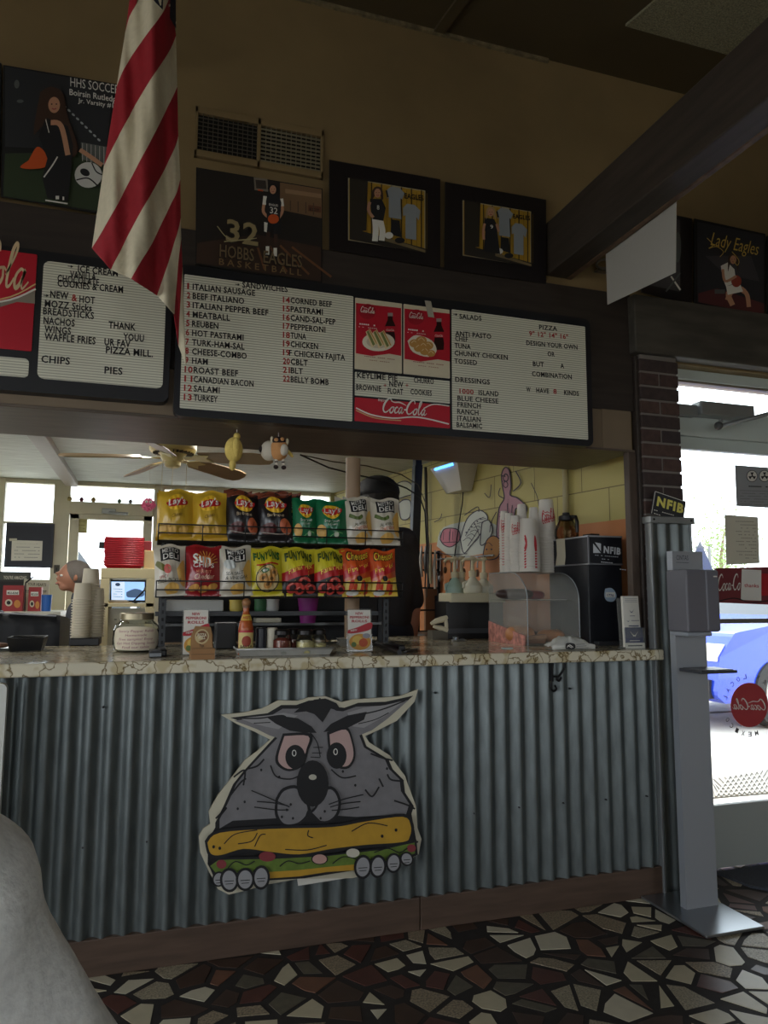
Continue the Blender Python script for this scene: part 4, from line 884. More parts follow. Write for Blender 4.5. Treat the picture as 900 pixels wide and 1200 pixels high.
for pts, e, pu in (([(345, 215), (448, 215), (440, 270), (420, 330), (370, 352), (330, 335), (318, 300)], .9, (390, 300, 36, 44)), ([(505, 210), (575, 190), (600, 240), (608, 300), (585, 340), (545, 338), (515, 290)], .9, (540, 295, 36, 48))):
    a.blob(w_(pts), LN); cx = sum(p[0] for p in pts)/7; cy = sum(p[1] for p in pts)/7
    a.blob(w_([(cx+(x-cx)*.84, cy+(y-cy)*.87) for x, y in pts]), EYE); ew(*pu, LN); ew(pu[0]-4, pu[1]-14, 8, 12, WHITE); ew(pu[0]-4, pu[1]-14, 5, 9, LN)
lw([(300, 330), (320, 370), (370, 380), (410, 365)], 1.6); lw([(520, 345), (560, 375), (610, 368)], 1.6); lw([(455, 265), (490, 265)], 1); lw([(450, 285), (485, 285)], 1); lw([(445, 300), (480, 302)], 1); lw([(448, 215), (470, 250), (480, 300)], 1.2); lw([(420, 300), (450, 240), (440, 200)], 1.2)
a.blob(w_([(318, 450), (345, 412), (400, 405), (440, 470), (440, 510), (400, 548), (345, 552), (316, 510)]), LN); a.blob(w_([(327, 455), (350, 422), (398, 416), (430, 472), (430, 506), (396, 538), (350, 541), (326, 505)]), WG)
a.blob(w_([(440, 500), (460, 480), (500, 410), (535, 415), (555, 460), (545, 510), (510, 540), (465, 535)]), LN); a.blob(w_([(448, 503), (466, 485), (503, 421), (530, 425), (545, 462), (536, 505), (506, 530), (470, 526)]), WG)
pw([(430, 500), (440, 480), (450, 500), (480, 530), (420, 530)], LN)
ew(452, 395, 58, 84, LN); ew(452, 372, 14, 10, WHITE); ew(452, 372, 14, 10, mat((190, 186, 170)))
for p in ([(250, 460), (310, 465), (360, 475)], [(230, 420), (300, 450), (368, 480)], [(240, 480), (320, 490), (365, 490)], [(510, 470), (570, 450), (635, 435)], [(515, 480), (560, 468), (625, 460)], [(520, 492), (570, 488), (620, 480)]): lw(p, 1.3)
for x, y in ((358, 490), (372, 470), (340, 515), (380, 520), (495, 495), (480, 520), (265, 345), (180, 485), (720, 340), (205, 460), (605, 400), (330, 370), (560, 350)): ew(x, y, 4, 5, LN)
for p in ([(100, 520), (140, 480), (120, 505)], [(150, 440), (190, 390), (210, 375)], [(165, 370), (205, 345), (200, 400)], [(215, 340), (250, 330), (275, 305)], [(720, 360), (735, 380), (780, 385)], [(660, 285), (700, 300), (740, 310)], [(745, 455), (790, 470), (820, 485)], [(690, 375), (705, 405)], [(640, 415), (665, 440), (690, 405)]): lw(p, 2)
a.blob(w_([(60, 600), (110, 560), (300, 545), (520, 540), (640, 520), (780, 502), (815, 540), (810, 590), (780, 615), (640, 625), (520, 640), (400, 660), (290, 650), (200, 640), (120, 662), (75, 655)]), LN)
pw([(75, 690), (100, 660), (300, 655), (500, 650), (700, 625), (825, 595), (830, 650), (780, 675), (640, 700), (420, 735), (250, 745), (100, 745)], LN)
pw([(80, 690), (110, 668), (300, 665), (500, 655), (700, 632), (818, 606), (820, 645), (780, 662), (640, 685), (420, 705), (250, 715), (100, 715)], LET)
pw([(290, 712), (400, 705), (500, 694), (600, 685), (600, 706), (500, 712), (400, 728), (290, 735)], BUN)
a.blob(w_([(70, 605), (115, 570), (300, 556), (520, 550), (640, 530), (775, 513), (804, 545), (800, 585), (775, 604), (640, 614), (520, 628), (400, 648), (290, 638), (200, 628), (120, 650), (82, 645)]), BUN)
for p in ([(130, 610), (170, 575), (250, 560)], [(180, 610), (230, 600), (250, 570)], [(240, 620), (260, 580), (280, 575)], [(350, 630), (430, 632), (500, 615)], [(590, 565), (650, 535), (720, 545)], [(435, 560), (432, 580), (450, 588)]): lw(p, 1.2)
for x, y in ((92, 620), (114, 625), (700, 582), (750, 560)): ew(x, y, 5, 6, LN)
ew(285, 655, 30, 18, mat((130, 50, 56))); ew(120, 682, 18, 16, mat((130, 50, 56))); ew(474, 664, 30, 20, LN); ew(474, 664, 26, 17, mat((190, 150, 140))); ew(594, 642, 24, 16, mat((200, 196, 180))); ew(805, 625, 16, 14, mat((130, 50, 56)))
for p in ([(140, 700), (170, 672), (210, 685), (240, 670)], [(330, 690), (360, 670), (400, 680), (440, 670)], [(520, 680), (560, 655), (610, 665)], [(670, 640), (720, 625), (760, 640), (790, 625)]): lw(p, 1.2)
for x, y, rx, ry, ro in ((110, 735, 24, 28, .2), (148, 738, 34, 44, -.05), (205, 735, 34, 42, .05), (262, 728, 32, 44, .05), (628, 690, 32, 44, .08), (682, 688, 30, 42, .08), (738, 675, 28, 36, .1), (785, 660, 24, 26, -.5)):
    ew(x, y, rx, ry, LN, ro); ew(x, y, rx*.74, ry*.78, mat((150, 150, 152), .65), ro); lw([(x-rx*.5, y+4), (x+rx*.5, y+2)], .9); lw([(x-rx*.4, y+14), (x+rx*.4, y+12)], .8)
m.addm(a); part('painted_board', m, wo)
m = M(); m.prism([W(x, y, YWF+.004) for x, y in w_([(398, 740), (588, 722), (590, 740), (402, 770)])], (0, .006, 0), PAPER); part('paper_strip', m, wo, 'white paper strip showing under the cutout')
for x, y in w_([(480, 90), (70, 610), (835, 610)]): p = W(x, y, YWF); m = M(); m.cyl(p, p+Vector((0, .025, 0)), .004, .004, SCW, 8); part('mounting_screw', m, wo)

# ------------------------------------------------------------------ hygiene stand
st = thing('sanitizer_stand', 'grey metal hand sanitizer stand on a flat base plate by the glass door', 'stand', (2.14, -.19, 0))
GM = mat((160, 165, 172), .42, .35)
sx0, sx1, sy = 2.088, 2.242, -.185
ztp = W(799, 646, sy).z
m = M(); m.box(2.0, -.395, .004, 2.27, -.014, .014, STEEL); part('base_plate', m, st, bevel=.003)
for x, y in ((2.02, -.37), (2.25, -.37), (2.02, -.04), (2.25, -.04)): m = M(); m.cyl((x, y, 0), (x, y, .006), .01, .01, BLKM, 10); part('rubber_foot', m, st)
m = M(); m.box(sx0, sy, .012, sx1, sy+.035, ztp, GM)
a = Art(FY(sy-.0005)); a.text('CINTAS', 792.5, 656, 806.5, 656.5, .020, mat((60, 66, 74), .5), .0); a.line([(792, 659), (807, 659.6)], .5, mat((60, 66, 74)), False); m.addm(a); part('post', m, st)
DG = mat((104, 103, 110), .4)
zu, zl = W(812, 668, sy-.06).z, W(812, 740, sy-.06).z
dxa, dxb = W(786, 700, sy-.03).x+.005, W(840, 700, sy-.11).x
m = M(); m.box(dxa, sy-.12, zl, dxb, sy, zu, DG); m.box(dxb-.062, sy-.124, zl+.004, dxb+.002, sy-.1, zu-.002, mat((104, 104, 112), .4)); m.box(dxa+.01, sy-.1, zl-.018, dxb-.02, sy, zl, mat((150, 156, 164), .4))
ds = part('dispenser', m, st, 'dark grey soap dispenser box', bevel=.006)
m = M(); m.box(dxb-.025, sy-.1255, zu-.03, dxb-.008, sy-.1235, zu-.025, PAPER); part('mark', m, ds)
zt_ = W(815, 784, sy-.05).z
m = M(); m.box(2.10, sy-.13, zt_-.012, 2.245+.03, sy, zt_, mat((60, 62, 68), .45)); m.box(2.11, sy-.12, zt_, 2.265, sy-.01, zt_+.003, mat((84, 86, 92), .4)); part('drip_tray', m, st, bevel=.003)
# white panel at the counter's left end
m = M(); p = W(9.5, 800, -.12); rc = (-.62, 0.0, p.x, p.z); m.prism(rrect(*rc, .02, -.135)[::-1], (0, .028, 0), mat((206, 208, 200), .45)); solo('white_panel', m, 'white rounded panel standing against the counter front at the left edge', 'panel', bevel=.003)

# ------------------------------------------------------------------ chip rack and bags
RY0, RY1 = .20, .47
zsh = [W(325, 700, .3).z, W(325, 638, .3).z]
rx0, rx1 = W(183, 690, RY0).x, W(472, 690, RY0).x
rk = thing('wire_rack', 'black two-tier wire rack full of chip bags on the counter', 'rack', ((rx0+rx1)/2, .33, ZT))
WB = mat((20, 20, 22), .4, .3)
for z in zsh:
    m = M()
    for k in range(9): y = RY0+.02+(RY1-RY0-.02)*k/8; m.tube([(rx0, y, z), (rx1, y, z)], .0022, WB, 6)
    for dz_ in (.028, .062):
        m.tube([(rx0, RY1, z+dz_), (rx0, RY0, z+dz_), (rx1, RY0, z+dz_), (rx1, RY1, z+dz_)], .0028, WB, 6)
    for k in range(7): x = rx0+(rx1-rx0)*k/6; m.tube([(x, RY0, z+.062), (x, RY0, z), (x, RY1, z)], .0025, WB, 6)
    m.box(rx0, RY1-.004, z-.004, rx1, RY1+.002, z+.09, WB)
    part('wire_shelf', m, rk)
UPR = mat((60, 62, 64), .45, .5)
for x in (rx0+.03, W(452, 720, .34).x):
    m = M(); m.box(x-.012, .335, ZT, x+.012, .36, zsh[1]+.02, UPR)
    for k in range(14): z = ZT+.03+k*.03; m.box(x-.004, .332, z, x+.004, .336, z+.014, BLKM)
    part('upright', m, rk)
    m = M(); m.box(x-.015, .12, ZT, x+.015, .46, ZT+.022, WB); part('foot', m, rk, bevel=.003)
m = M(); z = W(300, 719, .36).z; m.box(rx0, .362, z-.009, rx1-.06, .37, z+.009, UPR); part('crossbar', m, rk)

BW, BH, BD = .150, .205, .034
def bagfn(w=BW, h=BH, d=BD, seed=0):
    def D(x, y):
        u = max(-1, min(1, 2*x/w)); v = max(0, min(1, (y-.012)/(h-.024)))
        e = max(0, 1-abs(u)**2.2)*(max(0, math.sin(PI*v))**.55)
        return d*e*(1+.12*math.sin(9*u+seed*2+3*v)*math.sin(7*v+seed)+.07*math.sin(23*u+11*v+seed)+.05*noise.noise((u*4+seed, v*4, 1)))
    def front(x, y, h_=0):
        v = y/h; sq = 1-.07*math.sin(PI*v)
        wob = .004*math.sin(30*x/w*PI)*(1 if (v < .06 or v > .94) else 0)
        return Vector((x*sq, -D(x, y)-h_*1.6+wob*.4, y+.006*math.sin(8*x/w+seed)*v))
    def back(x, y): p = front(x, y); return Vector((p.x, D(x, y)*.7+.0015, p.z))
    return front, back
def make_bag(draw, base, w=BW, h=BH, seed=0, rough=.28):
    fr_, bk = bagfn(w, h, BD, seed); m = M()
    m.grid(lambda u, v: fr_((u-.5)*w, v*h), 18, 22, base); m.grid(lambda u, v: bk((.5-u)*w, v*h), 12, 16, base)
    a = Art(flat, dz=.0004, start=.0004); draw(a, w, h); m.addm(conform(a, fr_, .012)); return m
GLOSS = lambda c: mat(c, .28, 0, coat=.3, noise_=.06, nscale=14)
YB_, BKB, GNB, RDB, DLI, FYB, ORBG = GLOSS((208, 168, 50)), GLOSS((30, 26, 28)), GLOSS((24, 112, 72)), GLOSS((150, 26, 34)), GLOSS((206, 198, 180)), GLOSS((208, 194, 46)), GLOSS((206, 84, 34))
SUNY = mat((236, 190, 50), .35); REDL = mat((190, 30, 36), .35); CHIPC = mat((222, 176, 92), .5)
def lays(a, w, h, sc=1.0, dy=0.0):
    a.ell(0, h*.72+dy, .042*sc, .034*sc, SUNY); 
    a.blob([(-.046*sc, h*.73+dy), (-.02*sc, h*.79+dy), (.02*sc, h*.795+dy), (.048*sc, h*.775+dy), (.044*sc, h*.69+dy), (.01*sc, h*.64+dy), (-.03*sc, h*.645+dy)], REDL)
    a.text("Lay's", -.036*sc, h*.665+dy, .040*sc, h*.70+dy, .026*sc, WHITE, .02, .2)
def d_yel(a, w, h):
    a.poly([(-w/2, .0), (w/2, 0), (w/2, .03), (-w/2, .045)], mat((206, 160, 40), .3)); lays(a, w, h); a.text('Classic', -.022, h*.42, .024, h*.45, .013, mat((90, 60, 30)), .0, .2)
    for x, y in ((-.05, .05), (-.02, .035), (.03, .04)): a.ell(x, y, .022, .015, CHIPC, .4)
def d_blk(a, w, h):
    a.poly([(-w/2, h*.88), (-w*.2, h*.95), (w*.1, h*.88), (w/2, h*.95), (w/2, h), (-w/2, h)], mat((120, 60, 40), .35)); lays(a, w, h); a.text('Barbecue', -.034, h*.47, .036, h*.5, .014, mat((200, 180, 150)), .0)
    a.ell(.042, h*.3, .024, .034, mat((200, 104, 66), .45), .3); a.ell(.042, h*.3, .02, .004, mat((160, 70, 44)), 1.2); a.ell(-.03, h*.25, .035, .022, mat((84, 26, 24), .4)); a.line([(-.06, .04), (0, .03), (.06, .035)], .004, mat((150, 140, 130)))
def d_grn(a, w, h):
    lays(a, w, h); a.text('Sour Cream', -.034, h*.46, .036, h*.48, .012, WHITE, .0); a.text('& Onion', -.02, h*.39, .024, h*.41, .011, WHITE, .0)
    a.ell(-.046, h*.26, .022, .03, CHIPC, .3); a.ell(.02, h*.2, .012, .012, mat((220, 230, 210))); a.line([(-.01, .03), (.02, .05), (.05, .045)], .003, mat((130, 190, 120)))
def d_deli(kind):
    def dr(a, w, h):
        a.poly([(-w*.3, h*.68), (w*.32, h*.66), (w*.32, h*.93), (-w*.3, h*.95)], mat((22, 22, 24), .4)); a.text('DILL' if 0 else 'METRO', -.036, h*.835, .040, h*.825, .019, WHITE, .012); a.text('DELI', -.034, h*.705, .040, h*.695, .022, WHITE, .014)
        a.blob([(w*.2, h*.5), (w*.45, h*.7), (w*.46, h*.2), (w*.3, h*.25)], CHIPC); a.blob([(-w*.1, h*.03), (w*.2, h*.06), (w*.25, h*.2), (0, h*.24), (-w*.2, h*.14)], CHIPC)
        if kind == 0: a.blob([(-w*.4, h*.56), (-w*.1, h*.5), (w*.08, h*.53), (w*.06, h*.6), (-w*.12, h*.57), (-w*.34, h*.64)], mat((86, 104, 44), .4)); a.text('JALAPENO', -.036, h*.38, .038, h*.4, .012, mat((50, 60, 40)), 0, .2); a.text('CHEDDAR', -.034, h*.29, .042, h*.31, .013, mat((200, 90, 50)), 0, .2)
        if kind == 1: a.blob([(-w*.48, h*.62), (-w*.3, h*.5), (-w*.05, h*.42), (0, h*.5), (-w*.2, h*.6), (-w*.4, h*.7)], mat((110, 110, 50), .4)); a.ell(-w*.1, h*.5, .016, .02, mat((190, 80, 70)), .5); a.text('SPICY', -.055, h*.33, -.01, h*.34, .012, mat((170, 60, 60)), 0, .2); a.text('DILL PICKLE', -.06, h*.25, .05, h*.26, .014, mat((60, 70, 50)), 0, .2)
        if kind == 2: a.ell(-w*.2, h*.62, .028, .02, mat((196, 200, 196), .3)); a.text('SEA SALT', -.05, h*.4, .03, h*.42, .014, mat((60, 66, 60)), 0, .2); a.text('& VINEGAR', -.052, h*.31, .052, h*.33, .014, mat((60, 66, 60)), 0, .2); a.scribble(-.05, h*.25, .04, h*.27, INK, .0012, 3)
    return dr
def d_sun(a, w, h):
    for k in range(11): t = PI*k/10; a.line([(.012+.03*math.cos(t), h*.66+.03*math.sin(t)), (.012+.05*math.cos(t), h*.66+.048*math.sin(t))], .003, mat((230, 180, 80)), False)
    a.ell(.012, h*.68, .026, .024, mat((220, 130, 60))); a.text('Sun', -.046, h*.62, .03, h*.64, .036, WHITE, .03); a.text('CHIPS', -.046, h*.53, .046, h*.55, .018, WHITE, .02); a.text('HARVEST', -.03, h*.42, .034, h*.44, .012, mat((230, 160, 120)), 0); a.text('Cheddar', -.04, h*.3, .046, h*.33, .020, mat((230, 200, 170)), 0, .2)
    for x, y in ((-.04, .03), (0, .025), (.04, .035)): a.ell(x, y, .022, .013, mat((206, 150, 70)), .3)
def d_fun(a, w, h):
    gn = mat((30, 104, 44), .4)
    for k, ch in enumerate('FUNYUNS'): x = -.062+k*.0178; yy = h*.74+.006*math.sin(k*2); a.text(ch, x, yy, x+.016, yy, .030, INK, .05); a.h -= .0001; a.text(ch, x+.001, yy+.001, x+.015, yy+.001, .027, gn, .03)
    a.line([(-.05, h*.63), (.055, h*.63)], .006, REDL, False); a.ell(0, h*.34, .056, .056, mat((50, 50, 30))); a.ell(0, h*.34, .052, .052, mat((212, 186, 130)))
    for x, y in ((-.02, h*.36), (.018, h*.32), (0, h*.22), (.03, h*.44)): a.ell(x, y, .02, .017, mat((196, 140, 70)), .4); a.ell(x, y, .010, .007, mat((120, 84, 40)), .4)
    a.ell(-.012, h*.5, .018, .010, gn); a.ell(-.012, h*.5, .012, .006, WHITE)
def d_ffun(a, w, h):
    gn = mat((60, 84, 34), .4)
    a.poly([(-w/2, 0), (w/2, 0), (w/2, h*.5), (-w/2, h*.3)], mat((40, 24, 24), .35)); a.poly([(-w/2, h*.48), (w/2, h*.68), (w/2, h*.48), (-w/2, h*.28)], REDL); a.text("Flamin' Hot", -.046, h*.44, .062, h*.59, .021, mat((240, 220, 90)), .01, .2)
    for k, ch in enumerate('FUNYUNS'): x = -.06+k*.0172; yy = h*.73+.006*math.sin(k*2); a.text(ch, x, yy, x+.015, yy, .034, INK, .05); a.h -= .0001; a.text(ch, x+.001, yy+.001, x+.014, yy+.001, .031, gn, .03)
    for x, y, r in ((.02, h*.26, .03), (-.03, h*.16, .028), (.05, h*.14, .024), (0, h*.1, .02)): a.ell(x, y, r, r*.8, mat((206, 70, 60)), .3); a.ell(x, y, r*.5, r*.4, mat((60, 24, 24)), .3); a.line([(x-r*.7, y+r*.3), (x, y+r*.65)], .004, mat((236, 150, 140)))
def d_chee(a, w, h):
    a.poly([(-w/2, 0), (w/2, 0), (w/2, h*.4), (-w/2, h*.3)], mat((226, 190, 60), .35)); a.poly([(-w/2, h*.52), (w/2, h*.72), (w/2, h*.54), (-w/2, h*.36)], REDL); a.text("Flamin' Hot", -.048, h*.46, .056, h*.62, .020, mat((250, 220, 80)), .01, .2)
    a.text('Cheetos', -.054, h*.725, .056, h*.795, .038, INK, .05, .2); a.text('Cheetos', -.05, h*.735, .056, h*.805, .033, mat((240, 200, 60)), .012, .2)
    for k in range(7): x, y = -.055+k*.018, h*(.17+.05*math.sin(k*2.2)); a.blob([(x-.012, y-.02), (x+.006, y-.014), (x+.014, y+.02), (x-.004, y+.022)], mat((206, 70, 40) if k % 3 else (240, 214, 110), .5))
    a.ell(.0, h*.36, .014, .012, INK); a.ell(-.03, h*.07, .03, .012, WHITE)
BAGS = {}
def place_bag(kind, x0, x1, row, label, group, dy=0, rz=0, rx=.13, sx=1, hs=1):
    draws = {'yel': (d_yel, YB_), 'blk': (d_blk, BKB), 'grn': (d_grn, GNB), 'dj': (d_deli(0), DLI), 'dp': (d_deli(1), DLI), 'ds': (d_deli(2), DLI), 'sun': (d_sun, RDB), 'fun': (d_fun, FYB), 'ff': (d_ffun, FYB), 'ch': (d_chee, ORBG)}
    yb = .262+dy; zb = zsh[row]+.004; pc = W((x0+x1)/2, 660, yb-.03); wd = W(x1, 660, yb).x-W(x0, 660, yb).x
    if kind not in BAGS:
        o = mk('chip_bag', make_bag(*draws[kind], seed=len(BAGS)*1.7+1)); ORG[o] = Vector(); tag(o, label, 'chip bag', group); BAGS[kind] = o
    else: o = dup(BAGS[kind]); o['label'] = label; o['group'] = group
    o.location = (pc.x, yb, zb); o.rotation_euler = (-rx, random.uniform(-.05, .05), rz); o.scale = (min(1.12, wd/BW*1.04)*sx, 1, hs)
    return o
GT, GB = 'chip bags on the upper rack shelf', 'chip bags on the lower rack shelf'
TOP = [('yel', 185, 226, 'yellow chip bag at the left end of the upper shelf', .06), ('yel', 225, 266, 'second yellow chip bag from the left on the upper shelf', -.05), ('blk', 265, 304, 'black chip bag next to the yellow bags', .05), ('blk', 303, 345, 'black chip bag next to the green bags', -.03), ('grn', 344, 373, 'green chip bag beside the black bags', .05), ('grn', 371, 409, 'green chip bag beside the white deli bags', -.06), ('dj', 408, 440, 'white deli chip bag beside the green bag on the upper shelf', .04), ('dj', 437, 471, 'white deli chip bag at the right end of the upper shelf', -.04)]
HST = {'yel': 1.0, 'blk': 1.04, 'grn': .93, 'dj': 1.02}
for k, x0, x1, lb, rz in TOP: place_bag(k, x0, x1, 1, lb, GT, rz=rz, hs=HST[k])
BOT = [('dp', 183, 220, 'white deli chip bag with pickle at the left end of the lower shelf', .05), ('sun', 219, 260, 'dark red chip bag with a rising sun on the lower shelf', -.02), ('ds', 260, 298, 'white deli chip bag with sea salt lettering beside the red bag', .04), ('fun', 297, 334, 'bright yellow onion ring bag with a round window on the lower shelf', -.05), ('ff', 332, 372, 'yellow bag with red band beside the plain yellow onion ring bag', .03), ('ff', 370, 406, 'yellow bag with red band beside the orange bags', -.03), ('ch', 404, 440, 'orange chip bag left of the last bag on the lower shelf', .05), ('ch', 437, 468, 'orange chip bag at the right end of the lower shelf', -.03)]
for k, x0, x1, lb, rz in BOT: place_bag(k, x0, x1, 0, lb, GB, rz=rz, hs=.99)
# second rank, peeping out behind the first
place_bag('yel', 181, 215, 1, 'yellow chip bag tucked behind the leftmost yellow bag', GT, dy=.085, rz=.3, rx=.05, hs=.97)
place_bag('blk', 259, 292, 1, 'black chip bag tucked behind the first black bag', GT, dy=.085, rz=.1, rx=.05, hs=1.1)
place_bag('blk', 318, 352, 1, 'black chip bag tucked behind the second black bag', GT, dy=.085, rz=-.1, rx=.05, hs=1.1)
place_bag('dj', 395, 428, 1, 'white deli chip bag tucked behind the green bag', GT, dy=.085, rz=.1, rx=.05, hs=1.04)
place_bag('ff', 323, 350, 0, 'yellow bag with red band tucked behind the yellow onion ring bag', GB, dy=.085, rz=.1, rx=.05)
place_bag('ff', 390, 424, 0, 'yellow bag with red band tucked behind the first orange bag', GB, dy=.085, rz=-.2, rx=.05)
# ------------------------------------------------------------------ things on the counter
def base(px, py, z=ZT): return WZ(px, py, z)
def K(p): return (p-CAM).dot(_f)/FPX            # metres per photo pixel at p
GLJ = glass('jar_glass', (.9, .93, .92), .12, .02)
def jarbody(m, c, prof, mt, n=24): return m.lathe([(r, h) for r, h in prof], c, mt, n)
# black tray and a silver dish at the left end
p = base(32, 762); k = K(p); w2, h = 19*k, 15*k
t = thing('tray', 'small black open tray near the left end of the counter', 'tray', p)
m = M()
for s in (0, 1):
    i = .006*s; sc = 1-i/.05
    vs = [(p.x-w2*.86*sc, p.y-.05*sc, p.z+i), (p.x+w2*.86*sc, p.y-.05*sc, p.z+i), (p.x+w2*.86*sc, p.y+.05*sc, p.z+i), (p.x-w2*.86*sc, p.y+.05*sc, p.z+i)]
    ts = [(p.x-w2*(1.04-.06*s), p.y-.07+.004*s, p.z+h), (p.x+w2*(1.04-.06*s), p.y-.07+.004*s, p.z+h), (p.x+w2*(1.04-.06*s), p.y+.07-.004*s, p.z+h), (p.x-w2*(1.04-.06*s), p.y+.07-.004*s, p.z+h)]
    m.add(vs+ts, [(0, 1, 2, 3)]+[(j, (j+1) % 4, 4+(j+1) % 4, 4+j) for j in range(4)], BLACK)
part('bowl', m, t)
m = M(); m.tube([tuple(v) for v in ts], .004, BLACK, 6, True); part('rim', m, t)
p = base(3, 762); m = M(); m.lathe([(.0, 0), (.05, 0), (.075, .012), (.07, .012), (.048, .004), (.0, .004)], p, STEEL); m.ball(p+Vector((-.02, 0, .02)), (.045, .02, .012), mat((120, 84, 60), .6))
solo('dish', m, 'silver dish with a brown roll at the left edge of the counter', 'dish')
# stacks of white paper cups in a black holder
p0 = base(100, 756); k = K(p0)
hd = thing('cup_holder', 'black plastic holder under the white paper cup stacks', 'holder', p0)
m = M(); m.box(p0.x-16*k, p0.y-.05, p0.z, p0.x+16*k, p0.y+.11, p0.z+.034, BLACK); part('base', m, hd, bevel=.004)
m = M(); m.box(p0.x-15*k, p0.y+.085, p0.z, p0.x+15*k, p0.y+.1, p0.z+.25, BLACK); part('back_plate', m, hd, bevel=.003)
CUPW = mat((212, 202, 180), .55)
r = 10.5*k
def cup_mesh(r0, r1, h, lip, mt=CUPW, rim=1.6):   # r0 at the mouth, r1 at the closed end, standing mouth down
    m = M(); m.lathe([(r0+lip*.2, 0), (r0+lip, .001), (r0+lip, lip*rim), (r0, lip*(rim+.3)), (r1, h-.006), (r1-.002, h), (r1-.006, h), (r1-.008, h-.006), (0, h-.006)], (0, 0, 0), mt, 28); return m
c0 = mk('paper_cup', cup_mesh(r*.95, r*.84, .078, .0055, rim=.75)); ORG[c0] = Vector(); tag(c0, 'plain white paper cup nested in the tall front stack on the counter', 'cup', 'white cups in the tall front stack')
used = False
for (px, top, dy, n, lb, g) in ((94, 684, 0, 15, 'plain white paper cup nested in the front stack of the black holder', 'white cups in the front stack'), (103, 667, .055, 17, 'plain white paper cup nested in the tallest stack behind the front one', 'white cups in the tallest stack'), (110, 690, .06, 14, 'plain white paper cup nested in the right stack of the holder', 'white cups in the right stack')):
    b = W(px, 748, p0.y+dy); z0 = p0.z+.034; z1 = W(px, top, p0.y+dy).z; st_ = (z1-z0-.075)/(n-1)
    for i in range(n):
        o = c0 if not used else dup(c0); used = True
        o['label'] = lb; o['group'] = g; o.location = (b.x+random.uniform(-.001, .001), p0.y+dy, z0+i*st_)
# glass jar with handwritten label
p = base(159, 763); k = K(p); R_ = 26*k
j = thing('tip_jar', 'round glass jar with a handwritten pink label and metal lid on the counter', 'jar', p)
pr = [(R_*.78, 0), (R_*.95, .008), (R_, .025), (R_, .085), (R_*.92, .105), (R_*.72, .122), (R_*.70, .128)]
m = M(); m.lathe([(0, .001)]+pr, p, GLJ, 32); part('glass_body', m, j)
m = M(); m.lathe([(R_*.72, .126), (R_*.74, .127), (R_*.74, .150), (R_*.70, .153), (0, .153)], p, mat((150, 140, 116), .35, .8), 32); part('lid', m, j)
a = Art(flat, start=.0005); a.blob([(-.085, .012), (.085, .014), (.088, .09), (-.084, .094)], mat((226, 214, 190), .7)); PK = mat((150, 60, 90), .6)
for i, t in enumerate(('Savory Pepper Relish', 'Homemade', 'Free samples! Enjoy', 'Get Hot Dipping Sauce', 'Find our table')): wd = (.07, .04, .066, .076, .05)[i]; a.text(t, -wd, .078-i*.0155, wd, .080-i*.0155, .0095, PK, -.004, .15)
m = conform(a, lambda x, y, h: p+Vector(((R_+.001+h)*math.sin(x/R_), -(R_+.001+h)*math.cos(x/R_), y)), .02); part('paper_label', m, j)
m = M(); m.lathe([(0, .004), (R_*.75, .004), (R_*.93, .02), (R_*.96, .05), (R_*.9, .062), (0, .066)], p, mat((206, 200, 176), .6), 24); part('contents', m, j)
# card reader
p = base(182, 770); m = M(); m.box(p.x-.022, p.y-.03, p.z, p.x+.022, p.y+.11, p.z+.022, BLACK); m.box(p.x-.018, p.y-.02, p.z+.022, p.x+.018, p.y+.08, p.z+.025, mat((70, 74, 80), .3)); m.box(p.x-.02, p.y-.032, p.z+.004, p.x+.02, p.y-.0295, p.z+.016, mat((120, 124, 128), .4))
solo('stapler', m, 'black stapler-like gadget beside the handwritten jar', 'stapler', bevel=.003)
# acrylic sign holders
def sign_holder(px0, px1, py0, py1, label):
    p = base((px0+px1)/2, py1); k = K(p); w2 = (px1-px0)/2*k; h = (py1-py0)*k
    s = thing('sign_holder', label, 'sign holder', p); FF = lambda x, y, hh: Vector((p.x+x, p.y-.001-hh+y*.12, p.z+y))
    m = M(); m.hexa([p+Vector((-w2, -.004, 0)), p+Vector((w2, -.004, 0)), p+Vector((w2, .002, 0)), p+Vector((-w2, .002, 0))], [p+Vector((-w2, h*.12-.004, h)), p+Vector((w2, h*.12-.004, h)), p+Vector((w2, h*.12+.002, h)), p+Vector((-w2, h*.12+.002, h))], PLASTIC)
    m.box(p.x-w2, p.y-.0, p.z, p.x+w2, p.y+.07, p.z+.004, PLASTIC); part('acrylic_stand', m, s)
    a = Art(FF, start=.005); a.rect(-w2*.9, .005, w2*.9, h*.97, PAPER)
    for i, (t, wd) in enumerate((('NEW', .3), ('PEPPERONI', .75), ('ROLLS', .6))): a.text(t, -w2*wd, h*(.86-i*.09), w2*wd, h*(.86-i*.09), h*.06, RED, .02)
    a.blob([(-w2*.9, h*.5), (-w2*.2, h*.56), (w2*.9, h*.68), (w2*.9, h*.52), (0, h*.44), (-w2*.9, h*.42)], RED); a.text('NEW', -w2*.7, h*.46, -w2*.2, h*.48, h*.05, WHITE)
    a.ell(.0, h*.22, w2*.85, h*.19, mat((206, 150, 60), .5)); a.ell(-w2*.2, h*.26, w2*.4, h*.1, mat((224, 190, 90), .5)); a.ell(w2*.25, h*.2, w2*.35, h*.1, mat((190, 80, 40), .5)); a.ell(-w2*.5, h*.16, w2*.2, h*.06, mat((96, 120, 60), .5)); a.ell(w2*.5, h*.36, w2*.3, h*.06, mat((150, 150, 160), .5))
    part('paper_insert', a, s); return s
sign_holder(213, 244, 714, 768, 'clear sign holder with a red and yellow food card behind the kraft boxes')
sign_holder(406, 437, 714, 763, 'clear sign holder with a red and yellow food card under the rack end')
